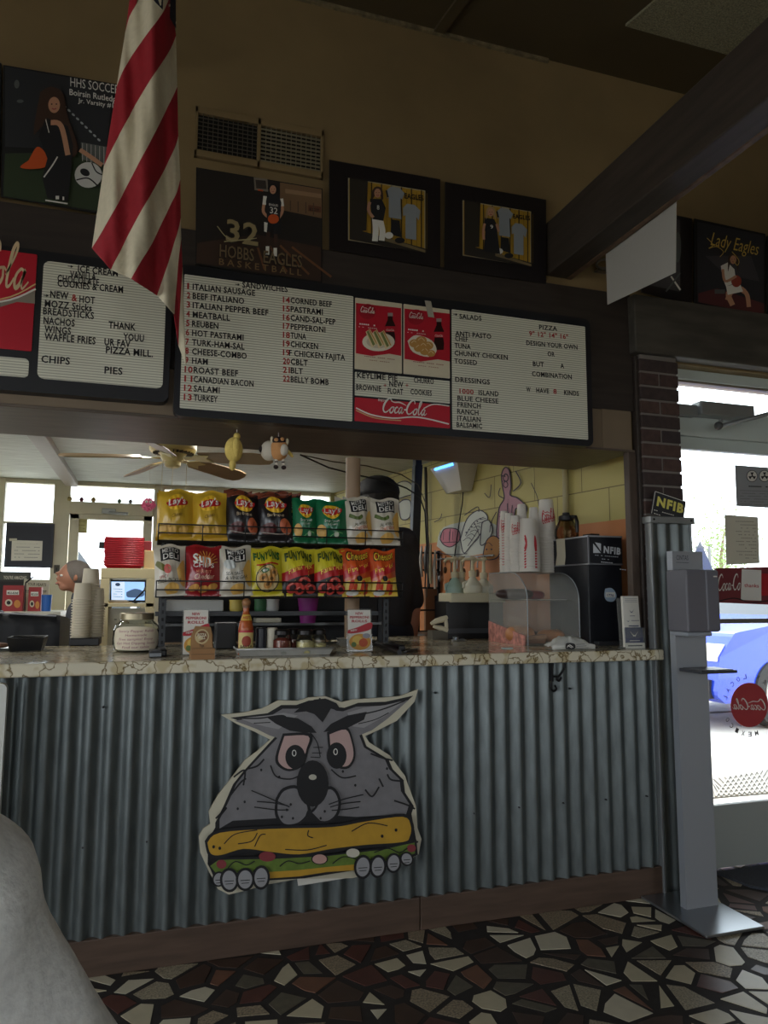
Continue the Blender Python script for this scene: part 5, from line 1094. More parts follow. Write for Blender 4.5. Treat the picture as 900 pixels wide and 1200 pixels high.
# kraft paper holder and box
KR = mat((156, 118, 76), .75, noise_=.06, nscale=30)
p = base(236, 770); k = K(p)
b = thing('kraft_display', 'brown kraft cardboard display with a round printed badge on the counter', 'cardboard display', p)
w2 = 13*k; h = 36*k
m = M(); m.prism([p+Vector((x, -.01+.02*(z > .05), z)) for x, z in ((-w2, 0), (w2, 0), (w2*.96, h*.7), (w2*.75, h*.96), (-w2*.6, h), (-w2*.95, h*.7))], (0, .004, 0), KR); m.box(p.x-w2, p.y-.004, p.z, p.x+w2, p.y+.05, p.z+.02, KR); part('card', m, b)
a = Art(lambda x, y, hh: Vector((p.x+x, p.y-.0115-hh+.018*min(1, y/.06), p.z+y)), start=.003)
a.ell(0, h*.66, w2*.62, h*.24, mat((196, 176, 130), .6)); a.ell(0, h*.66, w2*.5, h*.19, mat((120, 80, 46), .6)); a.text('PIZZA', -w2*.4, h*.66, w2*.4, h*.66, .011, CREAM, .03); a.text('ROLL', -w2*.3, h*.58, w2*.3, h*.58, .009, CREAM, .03); a.text('Tips', -w2*.2, h*.32, w2*.2, h*.33, .010, INK)
part('printed_badge', a, b)
m = M(); q = base(237, 772); m.box(q.x-13*k, q.y-.03, q.z, q.x+13*k, q.y-.004, q.z+12*k, mat((150, 110, 70), .75)); m.box(q.x-13*k, q.y-.031, q.z+5.5*k, q.x+13*k, q.y-.03, q.z+6.2*k, mat((110, 80, 50), .7)); part('card_box', m, b)
# foil tray with shakers
p1, p2 = base(277, 769), base(389, 767); k = K(p1); FOIL = mat((190, 190, 186), .35, .35, bump=.6, nscale=30)
yt = (p1.y+p2.y)/2+.03; t = thing('foil_tray', 'shallow silver foil tray holding sauces and shakers on the counter', 'tray', ((p1.x+p2.x)/2, yt, ZT))
m = M(); x0, x1 = p1.x, p2.x; y0, y1 = yt-.06, yt+.08; h = .026
for s, i in ((0, 0), (1, .003)):
    vs = [(x0+.012+i, y0+.012+i, ZT+i+.001), (x1-.012-i, y0+.012+i, ZT+i+.001), (x1-.012-i, y1-.012-i, ZT+i+.001), (x0+.012+i, y1-.012-i, ZT+i+.001)]
    ts = [(x0+i, y0+i, ZT+h), (x1-i, y0+i, ZT+h), (x1-i, y1-i, ZT+h), (x0+i, y1-i, ZT+h)]
    m.add(vs+ts, [(0, 1, 2, 3)]+[(j, (j+1) % 4, 4+(j+1) % 4, 4+j) for j in range(4)], FOIL)
part('pan', m, t); m = M(); m.tube([(x0, y0, ZT+h), (x1, y0, ZT+h), (x1, y1, ZT+h), (x0, y1, ZT+h)], .0045, FOIL, 6, True); part('rolled_rim', m, t)
zt0 = ZT+.005; ym = yt+.0
def spot(px, dy=0): q = W(px, 740, ym+dy); return Vector((q.x, ym+dy, zt0))
c = spot(288, -.012); k = K(c); b = thing('hot_sauce_bottle', 'orange hot sauce bottle with round wooden cap standing in the foil tray', 'bottle', c)
r = 8.6*k; SAU = mat((172, 84, 36), .25, noise_=.1, nscale=20)
m = M(); m.lathe([(0, 0), (r, 0), (r, .098), (r*.86, .12), (r*.5, .150), (r*.42, .16), (r*.42, .178), (0, .178)], c, SAU, 24); part('body', m, b)
m = M(); m.ball(c+Vector((0, 0, .192)), (r*.62, r*.62, .017), mat((150, 104, 64), .5), 16, 10); m.cyl(c+Vector((0, 0, .172)), c+Vector((0, 0, .184)), r*.48, r*.5, mat((120, 80, 50), .5)); part('cap', m, b)
a = Art(flat); a.rect(-r*1.2, .022, r*1.2, .085, mat((206, 186, 120), .6)); a.rect(-r*1.2, .082, r*1.2, .09, RED); a.ell(0, .05, r*.6, .02, mat((150, 60, 40), .6)); a.text('SALSA', -r*.8, .026, r*.8, .026, .010, INK, .02)
m = conform(a, lambda x, y, h: c+Vector(((r+.0008+h)*math.sin(x/r), -(r+.0008+h)*math.cos(x/r), y)), .008); part('label_band', m, b)
a = Art(flat); a.rect(-.014, .126, .014, .148, mat((206, 170, 70), .5)); a.text('HOT', -.009, .132, .009, .132, .010, RED, .03)
m = conform(a, lambda x, y, h: c+Vector(((r*.86-(y-.12)*.55*r/.017*.4+.002+h)*math.sin(x/.014), -(r*.86-(y-.12)*.55*r/.017*.4+.002+h)*math.cos(x/.014), y)), .006); part('neck_label', m, b)
for px, dy, mt, lb, cat, nm in ((306, .01, mat((24, 26, 36), .35), 'plain dark canister between hot sauce and white canister', 'canister', 'canister'), (319, .01, mat((206, 200, 180), .45), 'plain cream canister beside the dark canister in the tray', 'canister', 'canister')):
    c = spot(px, dy); r = 6.3*K(c); t2 = thing(nm, lb, cat, c); m = M(); m.lathe([(0, 0), (r, 0), (r, .082), (r*.96, .086)], c, mt, 20); part('body', m, t2); m = M(); m.lathe([(r*1.03, .078), (r*1.03, .094), (r*.9, .097), (0, .097)], c, mt, 20); part('lid', m, t2)
FLK = mat((120, 44, 30), .7, noise_=.6, nscale=220); PARM = mat((222, 208, 150), .8, noise_=.1, nscale=100)
for px, dy, mt, fill, lb, rr_ in ((331, -.02, FLK, .06, 'glass shaker of red pepper flakes with a black lid, front of tray', 11), (343, .03, FLK, .05, 'glass shaker of red pepper flakes behind the front shakers', 9.5), (358, -.022, PARM, .05, 'glass shaker of grated cheese with a dark lid, nearest the flakes', 11), (374, -.006, PARM, .038, 'glass shaker of grated cheese at the right end of the tray', 8.8)):
    c = spot(px, dy); r = rr_*K(c); t2 = thing('glass_shaker', lb, 'shaker', c, 'glass shakers in the foil tray')
    m = M(); m.lathe([(0, .001), (r*.9, .001), (r, .008), (r, .052), (r*.86, .068), (r*.8, .074)], c, GLJ, 20); part('glass_body', m, t2)
    m = M(); m.lathe([(0, .003), (r*.88, .003), (r*.95, .01), (r*.95, fill*.85), (r*.5, fill), (0, fill*.95)], c, mt, 20); part('contents', m, t2)
    m = M(); m.lathe([(r*.84, .071), (r*.86, .072), (r*.86, .086), (r*.7, .091), (0, .092)], c, mat((36, 34, 34), .35, .5), 20); part('lid', m, t2)
# knife handle and pen on the counter
p, q = base(441, 758), base(468, 768); m = M(); m.tube([(p.x, p.y, ZT+.012), ((p.x*2+q.x)/3, (p.y*2+q.y)/3, ZT+.014), (q.x, q.y, ZT+.012)], [.010, .012, .010], BLACK, 8); solo('hand_tool', m, 'black handle-like tool lying in front of the rack foot', 'tool')
p, q = base(476, 765), base(489, 762); m = M(); m.tube([(p.x, p.y, ZT+.005), (q.x, q.y, ZT+.005)], .0045, BLACK, 8); m.tube([(p.x+(p.x-q.x)*.15, p.y+(p.y-q.y)*.15, ZT+.005), (p.x, p.y, ZT+.005)], [.001, .004], STEEL, 8); solo('pen', m, 'short black pen lying on the counter left of the display case', 'pen')
# things behind the rack
def shelf_z(py, Y): return W(300, py, Y).z
t = thing('back_shelf', 'dark metal shelf unit behind the chip rack holding containers', 'shelf', (W(300, 720, .8).x, .8, ZT))
xa, xb = W(186, 720, .7).x, W(448, 720, .7).x; DM = mat((44, 44, 46), .5, .4)
zs1 = shelf_z(716, .78); zs2 = shelf_z(729, .78)
m = M(); m.box(xa, .68, zs1-.02, xb, .92, zs1, DM); part('upper_board', m, t)
m = M(); m.box(xa, .66, zs2-.012, xb, .92, zs2, mat((90, 92, 92), .4, .5)); part('lower_board', m, t)
for x in (xa, xb-.02): m = M(); m.box(x, .70, ZT, x+.02, .72, zs1+.32, DM); part('post', m, t)
m = M(); m.box(xa, .925, ZT, xb, .93, zs1+.3, mat((34, 34, 36), .7)); part('back_panel', m, t)
def boxat(x0, y0, x1, y1, Y, d, mt, name, label, cat, zb=None, draw=None, bevel=.004):
    a_ = R(x0, y0, x1, y1, Y); m = M(); m.box(a_[0], Y, a_[1] if zb is None else zb, a_[2], Y+d, a_[3], mt)
    if draw: q = Art(FY(Y)); draw(q); m.addm(q)
    return solo(name, m, label, cat, bevel=0 if draw else bevel)
boxat(190, 703, 262, 715, .74, .12, mat((196, 196, 190), .5), 'container', 'long white container on the shelf behind the lower left chip bags', 'container', zs1)
def cylat(px, y0, y1, rp, Y, mt, zb, name, label, cat):
    c = W(px, (y0+y1)/2, Y); k = K(c); zt = W(px, y0, Y).z; m = M(); r = rp*k
    m.lathe([(0, zb-c.z), (r*.9, zb-c.z), (r, zb-c.z+.01), (r, zt-c.z-.008), (r*1.04, zt-c.z-.006), (r*1.04, zt-c.z), (r*.9, zt-c.z), (0, zt-c.z-.004)], c, mt, 20); return solo(name, m, label, cat)
cylat(277, 703, 716, 8, .76, mat((214, 190, 90), .5), zs1, 'can', 'yellow can on the back shelf below the salt chip bag', 'can')
cylat(305, 702, 716, 7, .76, mat((60, 110, 70), .5), zs1, 'can', 'green can on the back shelf beside the yellow can', 'can')
cylat(319, 702, 716, 8, .76, mat((200, 200, 196), .5), zs1, 'can', 'white can on the back shelf beside the green can', 'can')
c = W(354, 712, .76); k = K(c); m = M(); zt = W(354, 696, .76).z; m.lathe([(0, zs2-c.z), (8.5*k, zs2-c.z), (12.5*k, zt-c.z), (11.8*k, zt-c.z), (8*k, zs2-c.z+.004), (0, zs2-c.z+.004)], (c.x, .62, c.z), mat((130, 34, 120), .4), 24)
solo('tumbler', m, 'purple plastic tumbler behind the shakers below the red band bags', 'tumbler')
boxat(253, 730, 277, 763, .42, .1, BLACK, 'black_box', 'black box standing left of the hot sauce bottle', 'box', ZT)
boxat(300, 724, 330, 728.5, .7, .1, mat((206, 200, 176), .5), 'container', 'flat cream container on the lower back shelf behind the canisters', 'container', zs2)
p = base(392, 752); m = M()
for i in range(4): m.lathe([(0, i*.008), (.05, i*.008), (.075, i*.008+.012), (.072, i*.008+.013), (.048, i*.008+.004), (0, i*.008+.004)], (p.x, .45, ZT), mat((176, 176, 170), .5), 24)
solo('plate_stack', m, 'low stack of pale plates right of the cheese shakers', 'plates')

# ------------------------------------------------------------------ display case, right end of the counter
fl_, bl_ = base(619, 757), base(572, 745); fr2 = base(689, 757)
cx0, cx1 = fl_.x, fl_.x+(fr2-fl_).length*.98; cy0 = fl_.y; cy1 = WX(574, 745, cx0).y; cy1 = min(cy1, .78)
hC = WX(600, 664, cx0).z-ZT; hC = max(.26, min(.34, hC))
t = thing('display_case', 'clear acrylic countertop case with a curved front holding sandwiches and rolls', 'display case', ((cx0+cx1)/2, (cy0+cy1)/2, ZT))
dep = cy1-cy0
prof = [(0, 0), (0, hC*.62)]+[(dep*.45*(1-math.cos(a_)), hC*.62+hC*.38*math.sin(a_)) for a_ in [PI/2*i/8 for i in range(1, 9)]]+[(dep, hC)]
m = M()
for i in range(len(prof)-1):
    (a0, b0), (a1, b1) = prof[i], prof[i+1]; m.add([(cx0, cy0+a0, ZT+b0), (cx1, cy0+a0, ZT+b0), (cx1, cy0+a1, ZT+b1), (cx0, cy0+a1, ZT+b1)], [(0, 1, 2, 3)], PLASTIC, True)
part('curved_front', m, t)
for x in (cx0, cx1):
    m = M(); m.prism([(x, cy0+a_, ZT+b_) for a_, b_ in prof]+[(x, cy1, ZT)], (.004 if x == cx1 else -.004, 0, 0), PLASTIC); part('side_panel', m, t)
    m = M(); m.tube([(x, cy0+a_, ZT+b_) for a_, b_ in prof], .0022, mat((170, 176, 180), .2, alpha=.7), 6); part('edge', m, t)
zsC = W(640, 703, cy0+.1).z
m = M(); m.box(cx0, cy0+.06, zsC-.004, cx1, cy1, zsC, glass('acrylic_shelf', (.86, .86, .82), .14, .05)); part('shelf', m, t)
m = M(); m.box(cx0, cy1-.004, ZT, cx1, cy1, ZT+hC, PLASTIC); m.box(cx0, cy0, ZT, cx1, cy1, ZT+.004, mat((130, 128, 120), .4)); part('back_and_base', m, t)
def loaf(px, py, Y, rx_, rz_, mt, name, label, cat, zb=None, bump=.3, ry=.05):
    c = W(px, py, Y); z = c.z if zb is None else zb; m = M()
    m.grid(lambda u, v: (c.x+rx_*math.cos(2*PI*u)*math.sin(PI*v)**.8, Y+ry*math.sin(2*PI*u)*math.sin(PI*v)**.8, z+rz_*(1-.15*math.sin(6*PI*u))*(1-math.cos(PI*v)) if v < .5 else z+rz_*(1-math.cos(PI*v)*.9)+.004*noise.noise((u*6, v*6, c.x))), 24, 14, mt); return solo(name, m, label, cat)
BRE = mat((190, 128, 80), .5, noise_=.25, nscale=14, bump=.3); BRED = mat((86, 52, 38), .5, noise_=.3, nscale=20, bump=.3)
zb = ZT+.0045; yb = (cy0+cy1)/2
X_ = lambda px, Y=None: W(px, 740, yb if Y is None else Y).x
cx = lambda f: cx0+(cx1-cx0)*f
def lo(f, g, rx_, rz_, mt, name, label, cat, z, ry=.05):
    Y = cy0+dep*g; c = Vector((cx(f), Y, z)); m = M()
    m.grid(lambda u, v: (c.x+rx_*math.cos(2*PI*u)*math.sin(PI*v)**.7, Y+ry*math.sin(2*PI*u)*math.sin(PI*v)**.7, z+rz_*(1-math.cos(PI*v))+.003*noise.noise((u*5, v*5, f*9))*math.sin(PI*v)), 24, 14, mt, True)
    for i in range(3): m.tube([(c.x-rx_*.4+i*rx_*.35, Y-ry*.45, z+rz_*1.72), (c.x-rx_*.25+i*rx_*.35, Y, z+rz_*1.96), (c.x-rx_*.1+i*rx_*.35, Y+ry*.45, z+rz_*1.72)], .0025, mat((190, 150, 100), .6), 5)
    return solo(name, m, label, cat)
m = M(); m.box(cx(.2), cy0+.10, zsC+.0003, cx(.98), cy1-.03, zsC+.0013, PAPER); solo('tray_paper', m, 'white paper sheet lining the upper shelf of the display case', 'paper')
lo(.16, .4, .075, .040, BRE, 'bread_roll', 'round brown bread roll at the left of the display case bottom', 'bread roll', zb, .055)
lo(.82, .45, .075, .030, BRE, 'bread_roll', 'flatter brown bread roll at the right of the display case bottom', 'bread roll', zb, .05)
lo(.50, .6, .06, .026, BRED, 'sandwich', 'dark brown sandwich lying between the rolls in the display case', 'sandwich', zb, .06)
lo(.22, .6, .10, .026, mat((60, 44, 42), .45, noise_=.3, nscale=20), 'wrapped_sandwich', 'dark wrapped sandwich on the upper shelf of the display case', 'sandwich', zsC+.0014, .055)
lo(.66, .65, .055, .022, mat((120, 44, 46), .5, noise_=.4, nscale=40), 'wrapped_sandwich', 'reddish wrapped sandwich on the upper shelf beside the dark one', 'sandwich', zsC+.0014, .04)
m = M(); m.prism([(cx(.32)+x, cy0+dep*.3+y, zb+.02+x*.06) for x, y in ((-.06, -.03), (.06, -.035), (.075, .02), (-.05, .04))], (0, 0, .016), mat((176, 130, 96), .6, noise_=.2, nscale=30)); m.prism([(cx(.32)+x, cy0+dep*.3+y, zb) for x, y in ((-.055, -.028), (.055, -.03), (.07, .018), (-.045, .035))], (0, 0, .02), mat((150, 104, 74), .6)); solo('sandwich', m, 'flat pale sandwich in front of the rolls in the display case', 'sandwich', bevel=.004)
m = M(); pts = [WX(x, y, cx0-.03) for x, y in ((573, 716), (573, 744))]
ya = cy0+.012; yb_ = cy1-.01
m.hexa([(cx0-.012, ya, ZT), (cx0-.006, ya, ZT), (cx0-.006, yb_, ZT), (cx0-.012, yb_, ZT)], [(cx0-.012, ya, ZT+.045), (cx0-.006, ya, ZT+.045), (cx0-.006, yb_, ZT+.10), (cx0-.012, yb_, ZT+.10)], mat((178, 120, 108), .6, noise_=.5, nscale=40))
solo('printed_card', m, 'mottled pink and cream card leaning along the left side of the display case', 'card')
p = base(594, 760); m = M(); m.prism([(p.x-.025, p.y-.012, ZT), (p.x+.022, p.y-.016, ZT), (p.x+.026, p.y+.012, ZT), (p.x-.02, p.y+.016, ZT)], (0, 0, .004), mat((150, 170, 166), .3)); solo('wrapper', m, 'small pale green wrapper in front of the display case corner', 'wrapper')
# foil bag of sandwiches in front of the case
p = base(668, 761); k = K(p); m = M(); BGW = mat((206, 206, 198), .35, .1, bump=.5, nscale=30)
m.grid(lambda u, v: (p.x+29*k*(2*u-1)*(1-.12*v), p.y-.03+.09*v+.008*noise.noise((u*7, v*5, 2)), ZT+.002+(.010+.040*math.sin(PI*v)**.6*(1-abs(2*u-1)**3))+.012*abs(noise.noise((u*9, v*7, 0)))), 28, 14, BGW)
m.grid(lambda u, v: (p.x+29*k*(2*u-1)*(1-.12*v), p.y-.03+.09*v, ZT+.001), 6, 4, BGW)
m.grid(lambda u, v: (p.x+28.5*k*(2*u-1), p.y-.031-.012*math.sin(PI*u)*math.sin(PI*v), ZT+.002+.030*v*(1-.4*abs(2*u-1)**2)), 16, 6, BGW)
a = Art(lambda x, y, h: Vector((p.x+x, p.y-.046-h, ZT+y)), start=0); a.h = 0
a.blob([(-.05, .006), (-.008, .005), (-.006, .026), (-.045, .03)], mat((36, 36, 38), .5)); a.line([(-.044, .012), (-.03, .022), (-.014, .012)], .003, WHITE); a.line([(-.04, .02), (-.02, .01)], .003, WHITE, False)
for i in range(3): a.scribble(0, .008+i*.007, .07, .009+i*.006, mat((80, 80, 84)), .0018, i+40) if 0 else a.line([(0, .008+i*.008), (.06-.01*i, .009+i*.008)], .002, mat((110, 110, 112)), False)
m.addm(a); solo('paper_bag', m, 'crumpled white printed bag lying in front of the display case', 'bag')
# stacks of cups on the case
RC = mat((190, 40, 50), .5); zc_ = ZT+hC+.004
CW = mat((212, 206, 196), .5)
def big_cup(r0, r1, h):
    m = cup_mesh(r0, r1, h, .0022, CW); a = Art(flat); a.script(-r0*.95, h*.28, r0*.95, h*.42, h*.32, RC, bold=1.2)
    m.addm(conform(a, lambda x, y, hh: Vector((((r0+(r1-r0)*y/h)+.0006+hh)*math.sin(x/r0), -((r0+(r1-r0)*y/h)+.0006+hh)*math.cos(x/r0), y)), .012)); return m
def big_plain(r0, r1, h): 
    m = cup_mesh(r0, r1, h, .0022, CW); a = Art(flat); a.blob([(r0*.1, h*.1), (r0*.3, h*.12), (r0*.32, h*.4), (r0*.16, h*.5), (r0*.05, h*.3)], RC); a.line([(-r0*.8, h*.1), (-r0*.66, h*.3), (-r0*.8, h*.5)], h*.05, RC)
    m.addm(conform(a, lambda x, y, hh: Vector((((r0+(r1-r0)*y/h)+.0006+hh)*math.sin(x/r0), -((r0+(r1-r0)*y/h)+.0006+hh)*math.cos(x/r0), y)), .012)); return m
m = M(); cxs = WZ(585, 664, zc_).x
for si, (px, top, wd, n, ch, mode, Yf, lb) in enumerate(((591, 600, 9, 7, .12, 0, .72, 'leftmost narrow stack'), (597, 602, 11, 7, .12, 0, .6, 'second narrow stack from the left'), (604, 604, 12, 6, .12, 0, .45, 'narrow stack just behind the broad front stack'), (619, 609, 22, 3, .17, 1, .3, 'broad front stack'), (612, 592, 11, 6, .12, 0, .8, 'back stack behind the broad front stack'), (626, 596, 11, 6, .12, 0, .8, 'back stack left of the broad lettered stack'), (641, 586, 18, 4, .16, 2, .7, 'broad lettered stack beside the coffee pot'))):
    Y = cy0+dep*(.46+.5*Yf*.9); c = W(px, 640, Y); k = K(c); r0 = wd*.62*k; r1 = r0*.72; zt = W(px, top, Y).z
    st_ = .0135; n = max(2, round((zt-zc_-ch)/st_)+1)
    proto = mk('drink_cup', (big_cup if mode == 2 or si in (0, 2) else big_plain if mode == 1 else (lambda a_, b_, h_: cup_mesh(a_, b_, h_, .0022, CW)))(r0, r1, ch)); ORG[proto] = Vector()
    tag(proto, 'upside-down white cup in the '+lb+' on the case', 'cup', 'drink cups in the '+lb)
    for i in range(n):
        o = proto if i == 0 else dup(proto)
        o.location = (c.x, Y, zc_+st_*i)
# black brewer at the right end
fx, fy = base(691, 753).x, .22
fxa = W(691, 690, fy).x; fxb = 2.135
zbT = W(691, 628, fy).z; ybk = WX(636, 640, fxa).y; ybk = min(ybk, .58)
BX = mat((26, 28, 34), .4)
t = thing('coffee_brewer', 'tall black brewer box with a white logo at the right end of the counter', 'coffee brewer', ((fxa+fxb)/2, .4, ZT))
zmid = W(691, 660, fy).z
m = M(); m.box(fxa, fy+.01, ZT, fxb, ybk, zmid-.006, BX); part('lower_body', m, t, bevel=.004)
m = M(); m.box(fxa, fy, zmid, fxb, ybk, zbT, BX); part('upper_body', m, t, bevel=.004)
m = M(); m.box(fxa-.002, fy-.002, zmid-.006, fxb, ybk, zmid, mat((150, 152, 156), .35, .6)); m.box(fxa-.001, fy-.001, zbT-.004, fxb, ybk, zbT+.003, mat((170, 172, 176), .4, .4)); m.box(fxa-.003, fy-.003, zmid, fxa+.003, fy+.003, zbT, mat((120, 122, 128), .4, .4)); part('metal_trim', m, t)
m = M(); m.box(fxa+.02, fy-.03, ZT, fxb, fy+.01, ZT+.02, mat((70, 72, 76), .4, .4)); part('drip_ledge', m, t, bevel=.003)
a = Art(FY(fy)); LG = mat((206, 210, 214), .5)
a.poly([(695, 637), (704, 648), (695, 648)], LG); a.poly([(697, 635.5), (704, 637), (704, 646)], LG)
a.text('NFIB', 707, 647.5, 727, 650, .030, LG, .05); a.scribble(697, 650.5, 727, 653, LG, .7, 8); a.scribble(705, 655, 716, 656, LG, .8, 9); a.scribble(704, 658.5, 718, 659.8, LG, 1, 10); part('logo', a, t, 'white printed logo')
a = Art(FY(fy+.009)); a.blob([(709, 690), (716, 689), (721, 694), (722, 700), (718, 705), (711, 704), (708, 698)], mat((160, 180, 200), .5)); a.rect(709.5, 694, 720.5, 700, WHITE); a.text('1776', 711, 699, 719, 699.3, .012, mat((60, 80, 120)), .02); a.scribble(726, 667, 734, 668, LG, 1, 3); part('round_sticker', a, t, 'round pale blue sticker')
a = Art(lambda x, y, h: WX(x, y, fxa)+Vector((-h, 0, 0))); a.poly([(652, 632), (662, 631), (663, 652), (662, 662), (651, 663), (653, 650)], mat((200, 192, 168), .7)); part('paper_tape', a, t, 'strip of cream paper taped on the side')
# glass coffee pot with black lid on top of the brewer, small black cap beside it
c = Vector((fxa+.045, ybk-.10, zbT+.003)); r = .062
t = thing('coffee_pot', 'round glass coffee pot with a black lid on top of the brewer', 'coffee pot', c)
m = M(); m.lathe([(0, .001), (r*.9, .001), (r, .02), (r*.95, .05), (r*.66, .085), (r*.55, .1)], c, glass('brown_glass', (.62, .52, .40), .12), 24); part('glass_body', m, t)
m = M(); m.lathe([(r*.6, .095), (r*.62, .1), (r*.6, .118), (r*.3, .124), (r*.28, .135), (0, .137)], c, BLACK, 20); part('lid', m, t)
m = M(); m.tube([c+Vector((.01, -r*.5, .112)), c+Vector((.01, -r*1.15, .108)), c+Vector((.01, -r*1.35, .08)), c+Vector((.01, -r*1.3, .03))], .009, BLACK, 8); part('handle', m, t)
m = M(); m.box(fxa+.10, .35, zbT+.003, fxa+.15, .42, zbT+.024, BLACK); m.box(fxa+.06, .33, zbT+.003, fxb-.02, .44, zbT+.006, BLACK); solo('lid_cover', m, 'small black lid with a knob on top of the brewer', 'lid', bevel=.003)
# flyer holder
p = base(744, 760); p.y = max(p.y, -.03); k = K(p); w2 = 14*k; h = 61*k
t = thing('flyer_holder', 'clear holder of white and blue recruiting flyers at the counter end', 'flyer holder', p)
m = M(); m.box(p.x-w2, p.y-.004, p.z, p.x+w2, p.y, p.z+.09, PLASTIC); m.box(p.x-w2, p.y, p.z, p.x+w2, p.y+.05, p.z+.004, PLASTIC); m.hexa([p+Vector((-w2, .03, 0)), p+Vector((w2, .03, 0)), p+Vector((w2, .034, 0)), p+Vector((-w2, .034, 0))], [p+Vector((-w2, .045, h*.96)), p+Vector((w2, .045, h*.96)), p+Vector((w2, .049, h*.96)), p+Vector((-w2, .049, h*.96))], PLASTIC); part('acrylic_stand', m, t)
m = M(); m.hexa([p+Vector((-w2*.85, .004, .006)), p+Vector((w2*.75, .004, .006)), p+Vector((w2*.75, .02, .006)), p+Vector((-w2*.85, .02, .006))], [p+Vector((-w2*.85, .014, h)), p+Vector((w2*.7, .014, h)), p+Vector((w2*.7, .028, h)), p+Vector((-w2*.85, .028, h))], PAPER)
a = Art(lambda x, y, hh: Vector((p.x+x, p.y+.0035-hh+y*.01/h, p.z+y)), start=.001); NV = mat((34, 48, 96), .5)
def wing(x, y, s, mt): a.poly([(x-s, y+s*.8), (x-s*.35, y+s*.1), (x, y-.1*s), (x+s*.35, y+s*.1), (x+s, y+s*.8), (x+s*.5, y+s*.05), (x+s*.2, y-s*.35), (x, y-s*.25), (x-s*.2, y-s*.35), (x-s*.5, y+s*.05)], mt)
for i in range(3): a.line([(-w2*.7, h*(.95-i*.03)), (w2*.55, h*(.95-i*.03))], .0016, mat((130, 130, 140)), False)
wing(-w2*.1, h*.7, .013, NV); a.line([(-w2*.3, h*.62), (w2*.2, h*.62)], .002, NV, False); wing(-w2*.5, h*.52, .009, NV); a.line([(-w2*.2, h*.53), (w2*.6, h*.53)], .003, mat((130, 130, 140)), False); a.line([(-w2*.5, h*.43), (w2*.5, h*.43)], .004, NV, False)
a.rect(-w2*.9, .012, w2*.85, h*.40, NV); wing(0, h*.26, .022, WHITE); a.line([(-w2*.5, h*.15), (w2*.5, h*.15)], .003, PAPER, False); a.rect(-w2*.95, .001, w2*.95, h*.11, PAPER); a.line([(-w2*.7, h*.055), (w2*.7, h*.055)], .005, mat((60, 60, 66)), False)
m.addm(a); part('flyers', m, t, 'white flyers above a dark blue leaflet with wings')
# slicer base, jugs, glove, knob
yS = .83; zp = W(550, 694, yS).z
t = thing('mixer_stand', 'black stand with a thick cream board on top, left of the display case', 'stand', (W(550, 720, yS).x, yS, ZT))
xa, xb = W(523, 720, yS).x, W(590, 720, yS).x
m = M(); m.box(xa, yS, ZT, xb, yS+.15, W(550, 705, yS).z, BLACK); part('body', m, t, bevel=.004)
m = M(); m.box(xa, yS-.004, ZT+.03, xb, yS, ZT+.055, mat((60, 62, 66), .4)); part('front_band', m, t)
m = M(); m.box(W(526, 700, yS).x, yS-.03, W(550, 706, yS).z, xb, yS+.15, W(550, 695, yS).z, mat((206, 200, 172), .5)); part('cream_board', m, t, bevel=.008)
zj = W(550, 695, yS).z
YJ = yS+.07; JW = mat((206, 204, 186), .4); JG = mat((176, 206, 198), .4)
def jug(px, mt, label, top, hy, zj_, Y):
    c = W(px, 690, Y); k = K(c); c.z = zj_; hh = W(px, hy, Y).z-zj_; zt = W(px, top, Y).z; r = 11*k
    t = thing('pump_jug', label, 'jug', c, 'pump jugs beside the display case')
    m = M(); m.lathe([(0, 0), (r*.95, 0), (r, .01), (r, hh*.45), (r*.85, hh*.6), (r*.4, hh*.9), (r*.3, hh)], c, mt, 20); part('body', m, t)
    m = M(); m.tube([c+Vector((-r*.5, 0, hh*.72)), c+Vector((-r*1.05, 0, hh*.6)), c+Vector((-r*1.05, 0, hh*.3))], r*.16, mt, 8); part('handle', m, t)
    m = M(); m.lathe([(r*.36, hh), (r*.4, hh), (r*.42, hh+.03), (r*.2, hh+.035), (r*.14, zt-c.z-.012), (0, zt-c.z-.012)], c, CREAM, 14); m.tube([c+Vector((0, 0, zt-c.z-.008)), c+Vector((-r*.9, 0, zt-c.z-.010)), c+Vector((-r*1.2, 0, zt-c.z-.028))], r*.15, CREAM, 8); m.ball(c+Vector((0, 0, zt-c.z-.006)), (r*.4, r*.3, r*.22), CREAM); part('pump', m, t)
z2 = W(530, 698, YJ+.15).z; m = M(); m.box(W(521, 700, YJ+.1).x, YJ+.11, ZT, W(538, 700, YJ+.1).x+.03, YJ+.25, z2, mat((30, 34, 40), .5)); solo('black_box', m, 'black box under the greenish jug, left of the cream board', 'box', bevel=.004)
jug(533, JG, 'greenish translucent pump jug, leftmost of the jugs', 653, 677, z2, YJ+.2); jug(541, JW, 'cream translucent pump jug beside the greenish jug', 653, 677, z2, YJ+.22)
jug(554, JW, 'cream translucent pump jug on the middle of the cream board', 653, 676, zj, YJ); jug(567, JW, 'cream translucent pump jug at the display case end of the board', 654, 678, zj, YJ+.03)
p = base(516, 746); m = M(); p.y = .8; q = W(516, 735, .8)
m.tube([W(505, 731, .8), W(511, 728, .8), W(518, 726, .8), W(524, 723, .8)], [.008, .014, .016, .010], CREAM, 10); m.tube([W(508, 734, .8), W(516, 736, .8), W(524, 739, .8)], [.008, .014, .014], CREAM, 10); m.tube([W(522, 724, .8), W(523, 732, .8), W(523, 739, .8)], .010, CREAM, 10); m.box(W(506, 745, .8).x, .79, ZT, W(524, 745, .8).x, .86, W(516, 738, .8).z-.004, mat((90, 84, 70), .5))
solo('plastic_spout', m, 'cream plastic spout on a low block left of the black stand', 'spout')
